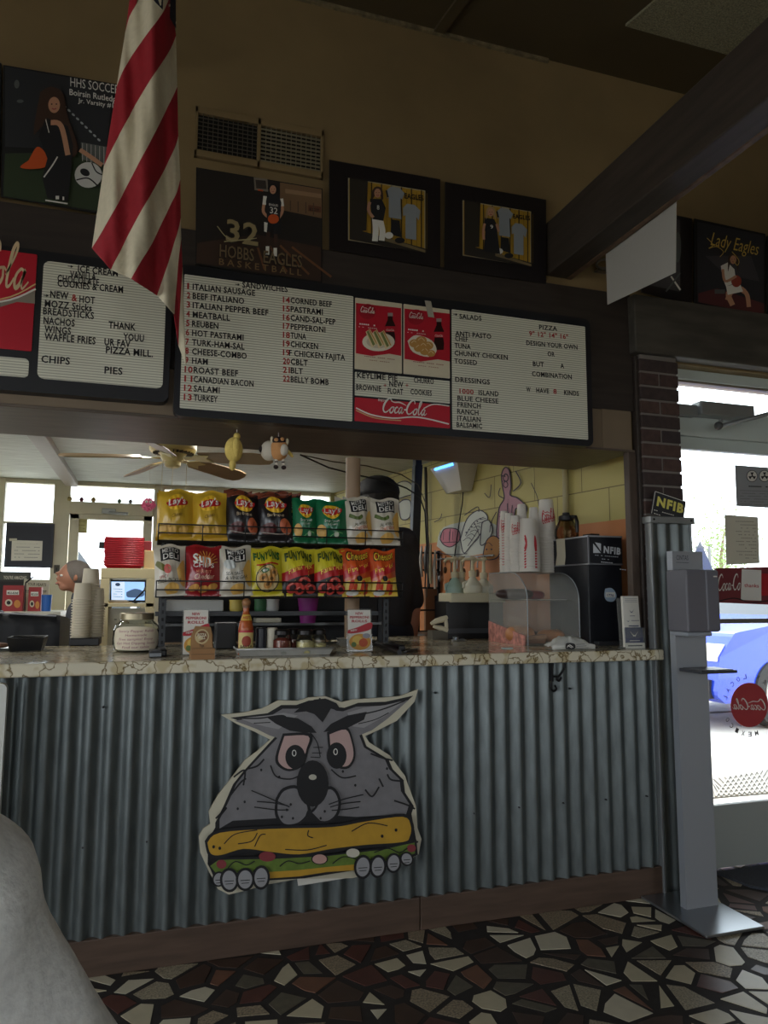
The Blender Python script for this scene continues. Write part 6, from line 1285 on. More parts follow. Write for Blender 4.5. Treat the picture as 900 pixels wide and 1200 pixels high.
p = base(523, 750); p.y = min(p.y, .66); m = M(); m.lathe([(0, 0), (.02, 0), (.024, .008), (.012, .014), (.016, .022), (0, .026)], p, STEEL, 16); m.lathe([(0, 0), (.016, 0), (.02, .006), (.01, .012), (0, .014)], p+Vector((.04, .01, 0)), STEEL, 14); solo('steel_knobs', m, 'two small shiny steel knobs before the black stand', 'knobs')
# ------------------------------------------------------------------ kitchen: overhead
IV = mat((222, 208, 150), .45); BLD = mat((150, 128, 96), .5, noise_=.12, nscale=8)
FYc = 1.5; fcx = W(203, 525, FYc).x; k = K(W(203, 525, FYc))
fan = thing('ceiling_fan', 'ivory ceiling fan with brown blades mounted flush under the kitchen ceiling', 'ceiling fan', (fcx, FYc, KZ))
zb1 = W(203, 530, FYc).z; zb2 = W(203, 541, FYc).z; zb3 = W(203, 548, FYc).z; r = 27*k
m = M(); m.lathe([(0, KZ), (r, KZ), (r, zb1+.012), (r*.94, zb1), (r*.55, zb1-.012), (r*.42, zb2), (0, zb2)], (fcx, FYc, 0), IV, 32); part('motor_housing', m, fan)
m = M()
for i in range(28): t = 2*PI*i/28; m.box(fcx+r*.6*math.cos(t)-.003, FYc+r*.6*math.sin(t)-.003, zb1-.013, fcx+r*.86*math.cos(t)+.003, FYc+r*.86*math.sin(t)+.003, zb1-.002, mat((60, 56, 46), .6))
part('vent_slots', m, fan)
m = M(); m.lathe([(0, zb2+.005), (r*.34, zb2+.005), (r*.34, zb3+.01), (r*.25, zb3), (0, zb3)], (fcx, FYc, 0), IV, 24); part('switch_hub', m, fan)
for i in range(5):
    t = math.radians(-30+72*i); c, s = math.cos(t), math.sin(t); zz = zb2+.018
    def P(rr_, ww, dz): return Vector((fcx+rr_*c-ww*s, FYc+rr_*s+ww*c, zz+dz-ww*.32-.06*max(0, rr_-.1)))
    m = M(); pts = [(.17, -.05), (.50, -.062), (.565, -.05), (.59, -.02), (.59, .03), (.56, .055), (.50, .062), (.17, .05)]
    m.prism([P(a_, b_, 0) for a_, b_ in pts], (0, 0, .006), BLD); b = part('blade', m, fan)
    m = M(); m.prism([P(a_, b_, -.006) for a_, b_ in ((.07, -.018), (.12, -.012), (.15, -.035), (.23, -.03), (.20, 0), (.23, .03), (.15, .035), (.12, .012), (.07, .018))], (0, 0, .005), IV); part('blade_iron', m, b)
for dx_, L in ((-.055, .20), (.0, .22), (.075, .19)): m = M(); m.tube([(fcx+dx_, FYc-.03, zb3+.03), (fcx+dx_, FYc-.03, zb3-L+.02)], .0016, CREAM, 5); m.ball((fcx+dx_, FYc-.03, zb3-L+.015), .006, CREAM, 8, 6); part('pull_chain', m, fan)
# small bracket on the ceiling batten
m = M(); q = WZ(42, 517, KZ-.06)
for dx_ in (-.035, .035): m.box(q.x+dx_-.012, .58, KZ-.085, q.x+dx_+.012, .63, KZ-.05, mat((196, 186, 130), .5)); 
m.box(q.x-.047, .58, KZ-.06, q.x+.047, .63, KZ-.05, mat((196, 186, 130), .5)); solo('ceiling_bracket', m, 'small cream metal bracket under the kitchen ceiling batten', 'bracket', bevel=.002)
# soft toys hanging from the opening
YF = mat((226, 200, 110), .9, bump=.5, nscale=120)
c = W(274, 527, .16); k = K(c); t = thing('soft_toy', 'yellow plush toy hanging upside down from the opening edge', 'soft toy', c)
m = M(); m.ball(c, (10.5*k, 9*k, 15*k), YF, 20, 14); m.ball(c+Vector((2*k, -5*k, 2*k)), (5*k, 6*k, 12*k), YF); part('body', m, t)
m = M(); m.ball(c+Vector((3*k, 0, 16*k)), (4.2*k, 4*k, 4.5*k), YF, 12, 8); part('knob', m, t)
m = M(); m.ball(c+Vector((-1*k, 0, -18*k)), (4*k, 4*k, 7*k), YF, 12, 8); part('tail', m, t)
m = M(); m.tube([c+Vector((3*k, 0, 19*k)), (c.x+3*k, c.y, 1.908)], .0012, WHITE, 5); part('cord', m, t)
c = W(325, 527, .16); k = K(c); t = thing('soft_toy', 'round two-tone plush toy with dark boots hanging from the opening edge', 'soft toy', c)
OT = mat((206, 150, 96), .9, bump=.4, nscale=120); WT = mat((214, 206, 190), .9, bump=.4, nscale=120); DT = mat((40, 26, 24), .8)
m = M(); m.ball(c+Vector((2*k, 0, 0)), (11*k, 10*k, 13*k), OT, 20, 14); part('body', m, t)
m = M(); m.ball(c+Vector((-9*k, 5*k, -1*k)), (10*k, 9*k, 12*k), WT, 20, 14); part('back_pad', m, t, 'cream rounded back')
m = M(); m.ball(c+Vector((6*k, -7*k, -1*k)), (6*k, 4*k, 7*k), WT, 16, 10); part('belly_patch', m, t, 'white oval belly')
m = M(); m.ball(c+Vector((1*k, -2*k, 10*k)), (8.5*k, 8*k, 5*k), DT, 16, 10); m.ball(c+Vector((-3*k, -9*k, 10*k)), (2.6*k, 1.5*k, 2.2*k), OT); m.ball(c+Vector((4*k, -9*k, 11*k)), (2.6*k, 1.5*k, 2.2*k), OT); part('hood', m, t, 'dark brown hood')
m = M(); m.ball(c+Vector((-18*k, 4*k, 0)), (3*k, 3*k, 4*k), DT); m.ball(c+Vector((-7*k, -3*k, 11*k)), (2*k, 2*k, 4*k), CREAM); m.ball(c+Vector((11*k, -2*k, 10*k)), (2*k, 2*k, 4*k), CREAM); part('ear', m, t)
m = M(); m.tube([c+Vector((12*k, 0, -1*k)), c+Vector((16*k, -1*k, -5*k)), c+Vector((18*k, -2*k, -8*k))], [2.4*k, 2*k, 1.2*k], YF, 8); part('arm', m, t)
for dx_, dz_ in ((-1, 0), (7, 2)):
    m = M(); m.cyl(c+Vector((dx_*k, -1*k, -11*k)), c+Vector(((dx_+.5)*k, -1*k, -19*k)), 1.7*k, 1.7*k, WT, 10); m.cyl(c+Vector((dx_*k, -1*k, -14*k)), c+Vector((dx_*k, -1*k, -15.5*k)), 1.9*k, 1.9*k, DT, 10); m.ball(c+Vector(((dx_+dz_*.6-.6)*k, -2*k, -21*k)), (3*k, 3.4*k, 2.6*k), DT, 12, 8); part('leg', m, t)
m = M(); m.tube([c+Vector((1*k, 0, 14*k)), (c.x+1*k, c.y, 1.908)], .0012, WHITE, 5); part('cord', m, t)
# beige post from counter to opening
YP = .50; pa_ = W(405.5, 560, YP).x; pb_ = W(422, 560, YP).x
m = M(); m.cyl(((pa_+pb_)/2, YP, ZT), ((pa_+pb_)/2, YP, 1.886), (pb_-pa_)/2, None, mat((156, 130, 104), .5), 24); struct('wall_post', m)
# dark tall post with cables right of the rack
m = M(); q = W(490, 640, 1.0)
m.hexa([W(480, 720, 1.78), W(489, 720, 1.78), W(489, 720, 1.78)+Vector((0, .06, 0)), W(480, 720, 1.78)+Vector((0, .06, 0))], [W(486.5, 545, 1.78), W(495.5, 545, 1.78), W(495.5, 545, 1.78)+Vector((0, .06, 0)), W(486.5, 545, 1.78)+Vector((0, .06, 0))], mat((28, 28, 30), .5)); q0 = W(484.5, 720, 1.78); m.box(q0.x-.03, 1.78, 0, q0.x+.03, 1.84, q0.z+.01, mat((28, 28, 30), .5)); q0 = W(491, 545, 1.78); m.box(q0.x-.022, 1.78, q0.z-.01, q0.x+.022, 1.84, KZ, mat((28, 28, 30), .5)); solo('utility_post', m, 'tall black post with cables between the rack and the painted wall', 'post', bevel=.003)
m = M(); m.tube([W(352, 533, .6), W(385, 548, .7), W(420, 557, .8), W(455, 564, .85), W(476, 572, .87), W(492, 582, .87), W(498, 600, .86), W(500, 640, .9), W(498, 690, .9)], .004, BLKM, 6); solo('cable', m, 'black cable sagging from the opening edge to the black post', 'cable')
m = M(); m.tube([W(352, 533, .66), W(390, 541, .75), W(430, 546, .85), W(470, 556, .94), W(490, 568, .96), W(499, 590, .97), W(503, 640, .98), W(500, 700, .98)], .003, mat((70, 60, 44), .6), 6); solo('cable', m, 'thin brown cable running above the black cable to the post', 'cable')
m = M(); q0 = SW(546, 570, .02); m.tube([SW(546, 570, .02), SW(544, 590, .015), SW(540, 615, .015), SW(535, 652, .015)], .004, BLKM, 6); solo('cable', m, 'black power cord hanging from the light trap down the painted wall', 'cable')
m = M(); m.tube([SW(503, 548, .03), SW(504, 600, .03), SW(506, 660, .03), SW(508, 745, .03)], .012, mat((40, 38, 36), .5), 8); solo('conduit', m, 'dark conduit running down the painted wall behind the black post', 'conduit')
m = M(); m.tube([SW(666, 548, .022), SW(667, 600, .022), SW(668, 640, .022)], .016, mat((170, 160, 120), .5), 10); solo('conduit', m, 'pale vertical pipe on the yellow wall above the coffee pot', 'conduit')
# insect light trap on the wall
def SWo(x, y, h): return SW(x, y, h)
t = thing('light_trap', 'white wall insect light trap with a blue glow at the top of the painted wall', 'light trap', SW(540, 578, .0))
f = [SW(510, 557, .16), SW(548, 545, .16), SW(549, 571, .10), SW(529, 578, .10)]
bk = [SW(513, 557, .0), SW(566, 543, .0), SW(562, 571, .0), SW(530, 577, .0)]
f = [SW(512, 556, .15), SW(566, 545, .13), SW(556, 572, .10), SW(531, 578, .10)]; 
p0_ = SW(532, 548); c0_ = SW(548, 548)
cc = SW(556, 560); d1_ = sdir; z1_ = SW(548, 546).z; z0_ = SW(545, 577).z
A1 = SW(561, 560).dot(sdir); A0 = SW(528, 560).dot(sdir); o0 = SW(548, 560); o0 = o0-sdir*o0.dot(sdir); o0.z = 0
def LT(s, h, z): return o0+sdir*s+sn*(h+.003)+Vector((0, 0, z))
if A0 < A1: A0, A1 = A1, A0
m = M(); m.hexa([LT(A1+.08, .0, z0_), LT(A1+.08, .08, z0_), LT(A0-.08, .08, z0_), LT(A0-.08, 0, z0_)], [LT(A1, .0, z1_), LT(A1, .16, z1_), LT(A0, .16, z1_), LT(A0, 0, z1_)], mat((214, 210, 200), .5)); part('housing', m, t)
m = M(); m.tube([LT(A1+.06, .155, z1_-.012), LT(A0-.06, .155, z1_-.012)], .008, mat((60, 140, 255), .4, emit=6), 8); part('ultraviolet_tube', m, t, 'glowing blue tube')
# utensil rail with hanging utensils on the wall
t = thing('utensil_rail', 'wall rail with dark ladles and spatulas hanging behind the pump jugs', 'utensil rail', SW(545, 660, 0))
m = M(); m.tube([SW(514, 656, .04), SW(585, 651, .04)], .006, STEEL, 6); part('rail', m, t)
for i, px in enumerate((517, 523, 529, 536, 543, 551, 559, 567, 575)):
    m = M(); L = (16, 22, 12, 26, 18, 14, 24, 16, 20)[i]; mt = (mat((60, 60, 62), .4, .5), STEEL, mat((90, 70, 50), .5))[i % 3]
    m.tube([SW(px, 652, .045), SW(px, 656+L*.6, .05)], .004, mt, 6); e_ = SW(px, 656+L, .05); m.ball(e_, (.014, .006, .024), mt, 10, 8); part('utensil', m, t)
t = thing('wire_rack', 'dark wire rack with hanging tongs and bags against the far painted wall', 'rack', (W(500, 740, 2.05).x, 2.05, 0))
xa, xb = W(490, 690, 2.05).x, W(514, 690, 2.05).x
m = M()
for x in (xa, xb): m.box(x-.008, 2.04, 0, x+.008, 2.06, W(500, 645, 2.05).z, BLKM)
for py in (648, 668, 689, 715, 740): z = W(500, py, 2.05).z; m.box(xa, 2.04, z-.006, xb, 2.06, z+.006, BLKM)
part('frame', m, t)
for px, a_, b_, mt in ((494, 640, 676, mat((150, 146, 136), .4, .4)), (499, 640, 672, mat((120, 120, 118), .4, .5)), (505, 638, 684, mat((150, 140, 110), .5)), (510, 645, 690, mat((176, 172, 160), .5))):
    m = M(); m.tube([W(px, a_, 2.02), W(px-1, (a_+b_)/2, 2.01), W(px, b_, 2.02)], [.006, .016, .01], mt, 8); part('utensil', m, t)
m = M(); m.box(W(498, 660, 2.11).x, 2.10, W(500, 745, 2.11).z, W(514, 660, 2.11).x, 2.13, W(500, 690, 2.11).z, mat((120, 84, 56), .6)); part('board', m, t, 'brown board behind the rack')
m = M(); a0_ = W(475, 750, 1.1).x; m.box(1.58, 1.2, .9, 1.96, 1.72, ZT-.006, mat((90, 86, 78), .35, .3)); solo('work_table', m, 'steel work table behind the counter beside the person in the cap', 'table', bevel=.004)

# ------------------------------------------------------------------ kitchen: left side
yb_ = KY-.14
boxat(6, 613, 62, 665, KY-.09, .05, mat((34, 40, 56), .5), 'notice_board', 'dark blue board with a taped white sheet under the left kitchen window', 'notice board', draw=lambda a: (a.poly([(8, 616), (60, 617), (59, 662), (8, 661)], mat((26, 30, 44), .5)), a.poly([(14, 633), (50, 634), (49, 657), (13, 657)], PAPER), [a.scribble(17, 637+i*4, 47, 637.5+i*4, mat((120, 120, 124)), .7, i) for i in range(5)], a.rect(11, 631, 20, 634, mat((190, 186, 170)))))
cby = 3.1
t = thing('side_counter', 'low cream cabinet below the left kitchen window', 'cabinet', (W(30, 740, cby).x, cby+.3, 0))
xa, xb = -2.3, W(68, 716, cby).x; zt2 = W(30, 717, cby).z
m = M(); m.box(xa, cby, .0, xb, cby+.6, zt2-.03, mat((176, 168, 140), .5)); part('body', m, t, bevel=.004)
m = M(); m.box(xa, cby-.02, zt2-.03, xb+.02, cby+.62, zt2, mat((206, 204, 190), .4)); part('worktop', m, t, bevel=.004)
def stand_card(x0, y0, x1, y1, Y, mt, label, draw, name='poster', cat='poster', d=.01):
    a_ = R(x0, y0, x1, y1, Y); m = M(); m.box(a_[0], Y, zt2, a_[2], Y+d, a_[3], mt); q = Art(FY(Y)); draw(q); m.addm(q); return solo(name, m, label, cat)
def dr(a):
    a.rect(-4, 671, 34, 680, mat((70, 76, 70), .6)); a.text('YOU\'RE AMAZING', 4, 678.5, 31, 678.8, .024, mat((196, 196, 180)), .03); a.poly([(0, 682), (34, 682), (34, 715), (0, 715)], mat((24, 22, 22)))
stand_card(-6, 670, 35, 716, cby+.45, mat((40, 40, 40), .6), 'dark sign with pale capital letters behind the snack boxes', dr)
def dr(a):
    a.text('YOUR HEARTS', 32, 686, 54, 687, .022, mat((60, 60, 50)), .02); a.scribble(30, 692, 55, 692.5, INK, 1, 3); a.line([(30, 694), (54, 694)], .6, INK, False)
stand_card(27, 679, 57, 716, cby+.42, mat((186, 184, 164), .6), 'cream sign with dark arched lettering behind the blue cup', dr)
def snack(x0, y0, x1, y1, Y, label, seed):
    def dr(a):
        a.rect(x0+(x1-x0)*.2, y0+(y1-y0)*.2, x1-(x1-x0)*.2, y0+(y1-y0)*.38, WHITE); a.text('MILK-BONE', x0+(x1-x0)*.24, y0+(y1-y0)*.35, x1-(x1-x0)*.24, y0+(y1-y0)*.36, .018, INK, .03)
        a.ell(x0+(x1-x0)*.3, y0+(y1-y0)*.7, (x1-x0)*.18, (y1-y0)*.14, mat((200, 190, 170))); a.ell(x0+(x1-x0)*.3, y0+(y1-y0)*.7, (x1-x0)*.1, (y1-y0)*.08, INK); a.ell(x0+(x1-x0)*.72, y0+(y1-y0)*.75, (x1-x0)*.16, (y1-y0)*.16, mat((196, 130, 60)))
    return stand_card(x0, y0, x1, y1, Y, mat((150, 32, 36), .5), label, dr, 'snack_box', 'box', .08)
snack(3, 686, 27, 715, cby+.2, 'larger red printed snack box, left of the pair on the low cabinet', 1); snack(33, 688, 48, 716, cby+.2, 'smaller red printed snack box beside the blue cup', 2)
c = W(54.5, 706, cby+.2); k = K(c); m = M(); zt3 = W(54, 697, cby+.2).z; m.lathe([(0, zt2), (5*k, zt2), (5.8*k, zt3), (5.2*k, zt3), (4.6*k, zt2+.004), (0, zt2+.004)], (c.x, c.y, 0), mat((40, 96, 176), .45), 20); solo('cup', m, 'blue cup at the end of the low cabinet beside the snack boxes', 'cup')
m = M(); m.tube([W(30, 683, cby+.1), W(39, 676, cby+.1)], .006, BLKM, 6); m.tube([(W(30, 683, cby+.1).x, cby+.1, W(30, 683, cby+.1).z), (W(29, 716, cby+.1).x, cby+.1, zt2)], .005, BLKM, 6); solo('lamp_arm', m, 'thin black angled arm above the snack boxes', 'lamp')
gx0, gx1 = W(-60, 740, 1.35).x, W(70, 740, 1.35).x; gz = W(30, 718, 1.35).z
t = thing('covered_machine', 'large machine under a black cloth cover behind the left end of the counter', 'machine', ((gx0+gx1)/2, 1.6, .0))
m = M(); BC = mat((24, 24, 27), .6, bump=.5, nscale=9)
def cov(u, v):
    x = gx0+(gx1-gx0)*u; s = min(1, v*2); tt = max(0, v*2-1)
    z = .3+(gz-.3)*s-.03*tt*(u > .3)-.035*max(0, u-.55)*s+.006*math.sin(u*22)*(1-s*.4); return (x, 1.35-.012*math.sin(u*34+1)*(1-s)+.5*tt, z+.008*noise.noise((u*8, v*6, 0)))
m.grid(cov, 40, 24, BC); m.add([(gx1, 1.35, .3), (gx1, 1.85, .3), (gx1, 1.85, gz-.05), (gx1, 1.35, gz-.016)], [(0, 1, 2, 3)], BC); part('cloth_cover', m, t)
m = M(); m.box(gx0+.02, 1.37, 0, gx1-.02, 1.83, gz-.08, BLKM); part('body', m, t)
m = M(); m.tube([(gx1-.36, 1.345, gz+.004), (gx1-.02, 1.345, gz-.018)], .004, mat((150, 150, 156), .4), 6); part('piping', m, t)
# switch plate, notes and figurines around the rear door
p = W(66.5, 667, KY-.055); m = M(); m.box(p.x-.022, p.y-.006, p.z-.035, p.x+.022, p.y, p.z+.035, mat((60, 56, 44), .5)); m.box(p.x-.006, p.y-.010, p.z-.012, p.x+.006, p.y-.006, p.z+.012, BLKM); solo('switch_plate', m, 'small dark switch plate on the post beside the rear door', 'switch')
def dr(a): [a.scribble(87, 611+i*4, 100, 611.5+i*4, mat((130, 120, 60)), .7, i) for i in range(4)]
a_ = Art(FY(KY-.034)); a_.poly([(85.5, 605), (102.5, 606), (102, 625), (85, 624)], mat((196, 190, 130), .7)); dr(a_); solo('notice', a_, 'yellow handwritten note on the rear door glass', 'notice', solid=.0006)
zl = W(130, 589, KY-.05).z+.001
for px, col, s, lb in ((81.5, (176, 160, 96), 1.1, 'tan figurine at the left end of the ledge over the rear door'), (95.5, (110, 50, 70), 1.0, 'dark red apple shaped figurine on the ledge over the rear door'), (109.5, (176, 150, 90), 1.1, 'tan pear shaped figurine on the ledge over the rear door'), (140, (96, 120, 96), .95, 'green figurine on the ledge over the rear door'), (153, (110, 110, 120), .95, 'grey figurine on the ledge beside the pink fuzzy toy')):
    c = Vector((W(px, 586, KY-.05).x, KY-.045, zl)); r = .019*s; m = M(); mt = mat(col, .5)
    m.lathe([(0, 0), (r*.7, 0), (r, r*.8), (r*.8, r*1.5), (r*.35, r*1.9), (0, r*2)], c, mt, 16); m.cyl(c+Vector((0, 0, r*1.9)), c+Vector((r*.3, 0, r*2.6)), r*.12, r*.08, mat((80, 60, 40)), 6); m.ball(c+Vector((-r*.35, -r*.85, r*1.2)), r*.14, INK, 6, 5); m.ball(c+Vector((r*.35, -r*.85, r*1.2)), r*.14, INK, 6, 5)
    solo('figurine', m, lb, 'figurine', 'figurines on the ledge over the rear door')
c = W(174, 591, 2.9); k = K(c); PF = mat((226, 110, 150), .8)
t = thing('fuzzy_toy', 'pink fuzzy ball toy with eyes beside the yellow chip bags', 'toy', c); m = M(); m.ball(c, 6.5*k, PF, 16, 10)
rq = random.Random(5)
for i in range(260):
    d = Vector((rq.gauss(0, 1), rq.gauss(0, 1), rq.gauss(0, 1))).normalized(); m.cyl(c+d*6*k, c+d*(8.6+rq.uniform(-.8, .8))*k+Vector((0, 0, -.4*k)), .7*k, .08*k, PF, 5, cap=False)
part('fur_body', m, t)
for dx_ in (-2.2, 2.2): m = M(); m.ball(c+Vector((dx_*k, -7.2*k, 2*k)), 1.7*k, WHITE, 12, 8); m.ball(c+Vector((dx_*k, -8.6*k, 1.8*k)), .7*k, INK, 8, 6); part('eye', m, t)
m = M(); m.tube([c+Vector((-2.4*k, -8*k, -2.2*k)), c+Vector((0, -8.4*k, -3.2*k)), c+Vector((2.4*k, -8*k, -2.2*k))], .45*k, mat((120, 40, 50)), 6); part('mouth', m, t)
m = M(); m.tube([c+Vector((0, 0, 5*k)), (c.x, c.y, KZ)], .0014, WHITE, 5); part('cord', m, t)
# pass-through shelf with red trays and a small screen
YS = 1.9
xa, xb = W(117, 700, YS).x, W(181, 700, YS).x; zt4 = W(150, 666, YS).z; zs_ = W(150, 678, YS).z
t = thing('pickup_shelf', 'cream two-level shelf unit holding red trays near the rear door', 'shelf', ((xa+xb)/2, YS+.2, 0)); SH = mat((206, 192, 150), .5)
m = M(); m.box(xa, YS, zs_, xb, YS+.4, zt4, SH); part('top_box', m, t, bevel=.003)
for x in (xa, xb-.05): m = M(); m.box(x, YS, .0, x+.05, YS+.4, zs_, SH); part('side_panel', m, t, bevel=.003)
m = M(); m.box(xa, YS, W(150, 707, YS).z-.02, xb, YS+.4, W(150, 707, YS).z, SH); part('lower_board', m, t)
m = M(); m.box(xa+.05, YS+.02, 0, xb-.05, YS+.06, W(150, 709, YS).z-.02, mat((186, 180, 156), .5)); q = Art(FY(YS+.02)); [q.scribble(134, 726+i*6, 137, 726+i*6, INK, 1.2, i) for i in range(7)]; m.addm(q); part('lower_panel', m, t)
p = W(150, 692, YS+.12); a_ = R(130, 681, 170, 704, YS+.12); zsb = W(150, 707, YS).z
t = thing('monitor', 'small order screen glowing pale blue inside the cream shelf', 'monitor', ((a_[0]+a_[2])/2, YS+.13, zsb))
m = M(); m.box(a_[0]-.008, YS+.12, a_[1]-.008, a_[2]+.008, YS+.14, a_[3]+.008, BLACK); m.box((a_[0]+a_[2])/2-.03, YS+.13, zsb, (a_[0]+a_[2])/2+.03, YS+.16, a_[1], BLACK); m.box((a_[0]+a_[2])/2-.06, YS+.10, zsb, (a_[0]+a_[2])/2+.06, YS+.18, zsb+.008, BLACK); part('casing', m, t, bevel=.002)
q = Art(FY(YS+.119)); SC = lambda c_, e_: mat(c_, .4, emit=e_)
q.poly([(130.5, 681.5), (169.5, 682), (169.5, 703.5), (130.5, 703)], SC((150, 190, 235), .9)); q.poly([(131, 682), (146, 682), (146, 703), (131, 703)], SC((196, 214, 236), .9)); q.blob([(148, 694), (158, 690), (168, 693), (167, 699), (150, 700)], SC((70, 96, 130), .5)); q.ell(138, 685, 3, 2, SC((60, 80, 110), .4)); [q.scribble(133, 690+i*3, 144, 690.5+i*3, SC((60, 80, 110), .4), .7, i) for i in range(4)]; part('screen', q, t)
m = M(); m.tube([W(157, 704, YS+.06), W(168, 693, YS+.04), W(172, 688, YS+.04)], .005, BLKM, 6); m.ball(W(171, 690, YS+.04), .012, mat((120, 110, 90))); solo('pen', m, 'dark pen leaning in front of the small order screen', 'pen')
m = M()
for i in range(5): m.box(xa+.02+.01*i, YS+.02, zsb+i*.004, xa+.02+.17-.01*i, YS+.10, zsb+.003+i*.004, (PAPER, mat((180, 150, 90)), mat((60, 56, 50)))[i % 3])
solo('paper_stack', m, 'small stack of papers on the shelf left of the screen', 'papers')
TR = mat((190, 30, 44), .4)
c = W(146, 650, YS+.13); k = K(c); w2 = 21*k; zT = zt4; zTop = W(146, 632, YS+.13).z; n = 16; st_ = (zTop-zT-.02)/(n-1)
m = M()
for s, i in ((0, 0), (1, .003)):
    vs = [(-w2*.86+i, -.09+i, i), (w2*.86-i, -.09+i, i), (w2*.86-i, .09-i, i), (-w2*.86+i, .09-i, i)]; ts = [(-w2+i, -.12+i, .02), (w2-i, -.12+i, .02), (w2-i, .12-i, .02), (-w2+i, .12-i, .02)]
    m.add(vs+ts, [(0, 1, 2, 3)]+[(j, (j+1) % 4, 4+(j+1) % 4, 4+j) for j in range(4)], TR)
m.tube([(-w2, -.12, .02), (w2, -.12, .02), (w2, .12, .02), (-w2, .12, .02)], .0042, TR, 6, True)
t0 = mk('tray', m); ORG[t0] = Vector(); tag(t0, 'red plastic food tray nested in the stack on the cream shelf', 'tray', 'red trays stacked on the cream shelf')
for i in range(n):
    o = t0 if i == 0 else dup(t0); o.location = (c.x+random.uniform(-.003, .003), YS+.13, zT+.001+i*st_)
boxat(168.5, 645, 182, 665, YS+.03, .12, mat((216, 190, 140), .6), 'carton', 'small cream carton beside the stack of red trays', 'carton', zt4)
boxat(165, 634, 178, 645, YS+.05, .08, mat((150, 50, 56), .5), 'carton', 'small dark red carton lying on the cream carton', 'carton')
m = M(); q = R(116, 635, 125, 643, KY-.035); m.box(q[0], KY-.045, q[1], q[2]+.05, KY-.032, q[3], BLACK); solo('door_sign', m, 'small black sign stuck to the rear door glass left of the red trays', 'sign', bevel=.002)

# ------------------------------------------------------------------ people
def capsule(m, p, q, r0, r1, mt): p = Vector(p); q = Vector(q); m.cyl(p, q, r0, r1, mt, 16); m.ball(p, r0, mt, 16, 10); m.ball(q, r1, mt, 16, 10)
def skinmesh(name, mb, voxel, parent, label=None, smooth=6, rough_tf=None):
    o = mk('tmp', mb); md = o.modifiers.new('r', 'REMESH'); md.mode = 'VOXEL'; md.voxel_size = voxel; md.use_smooth_shade = True
    sm = o.modifiers.new('s', 'SMOOTH'); sm.iterations = smooth; sm.factor = .5
    bpy.context.view_layer.update(); dg = bpy.context.evaluated_depsgraph_get(); me = bpy.data.meshes.new_from_object(o.evaluated_get(dg))
    me.name = name; me.materials.clear(); me.materials.append(mb.m[0]); bpy.data.objects.remove(o)
    me.polygons.foreach_set('use_smooth', [True]*len(me.polygons))
    org = ORG[parent]; me.transform(Matrix.Translation(-org)); n = bpy.data.objects.new(name, me); C.objects.link(n); n.parent = parent; ORG[n] = org
    if label: n['label'] = label
    return n
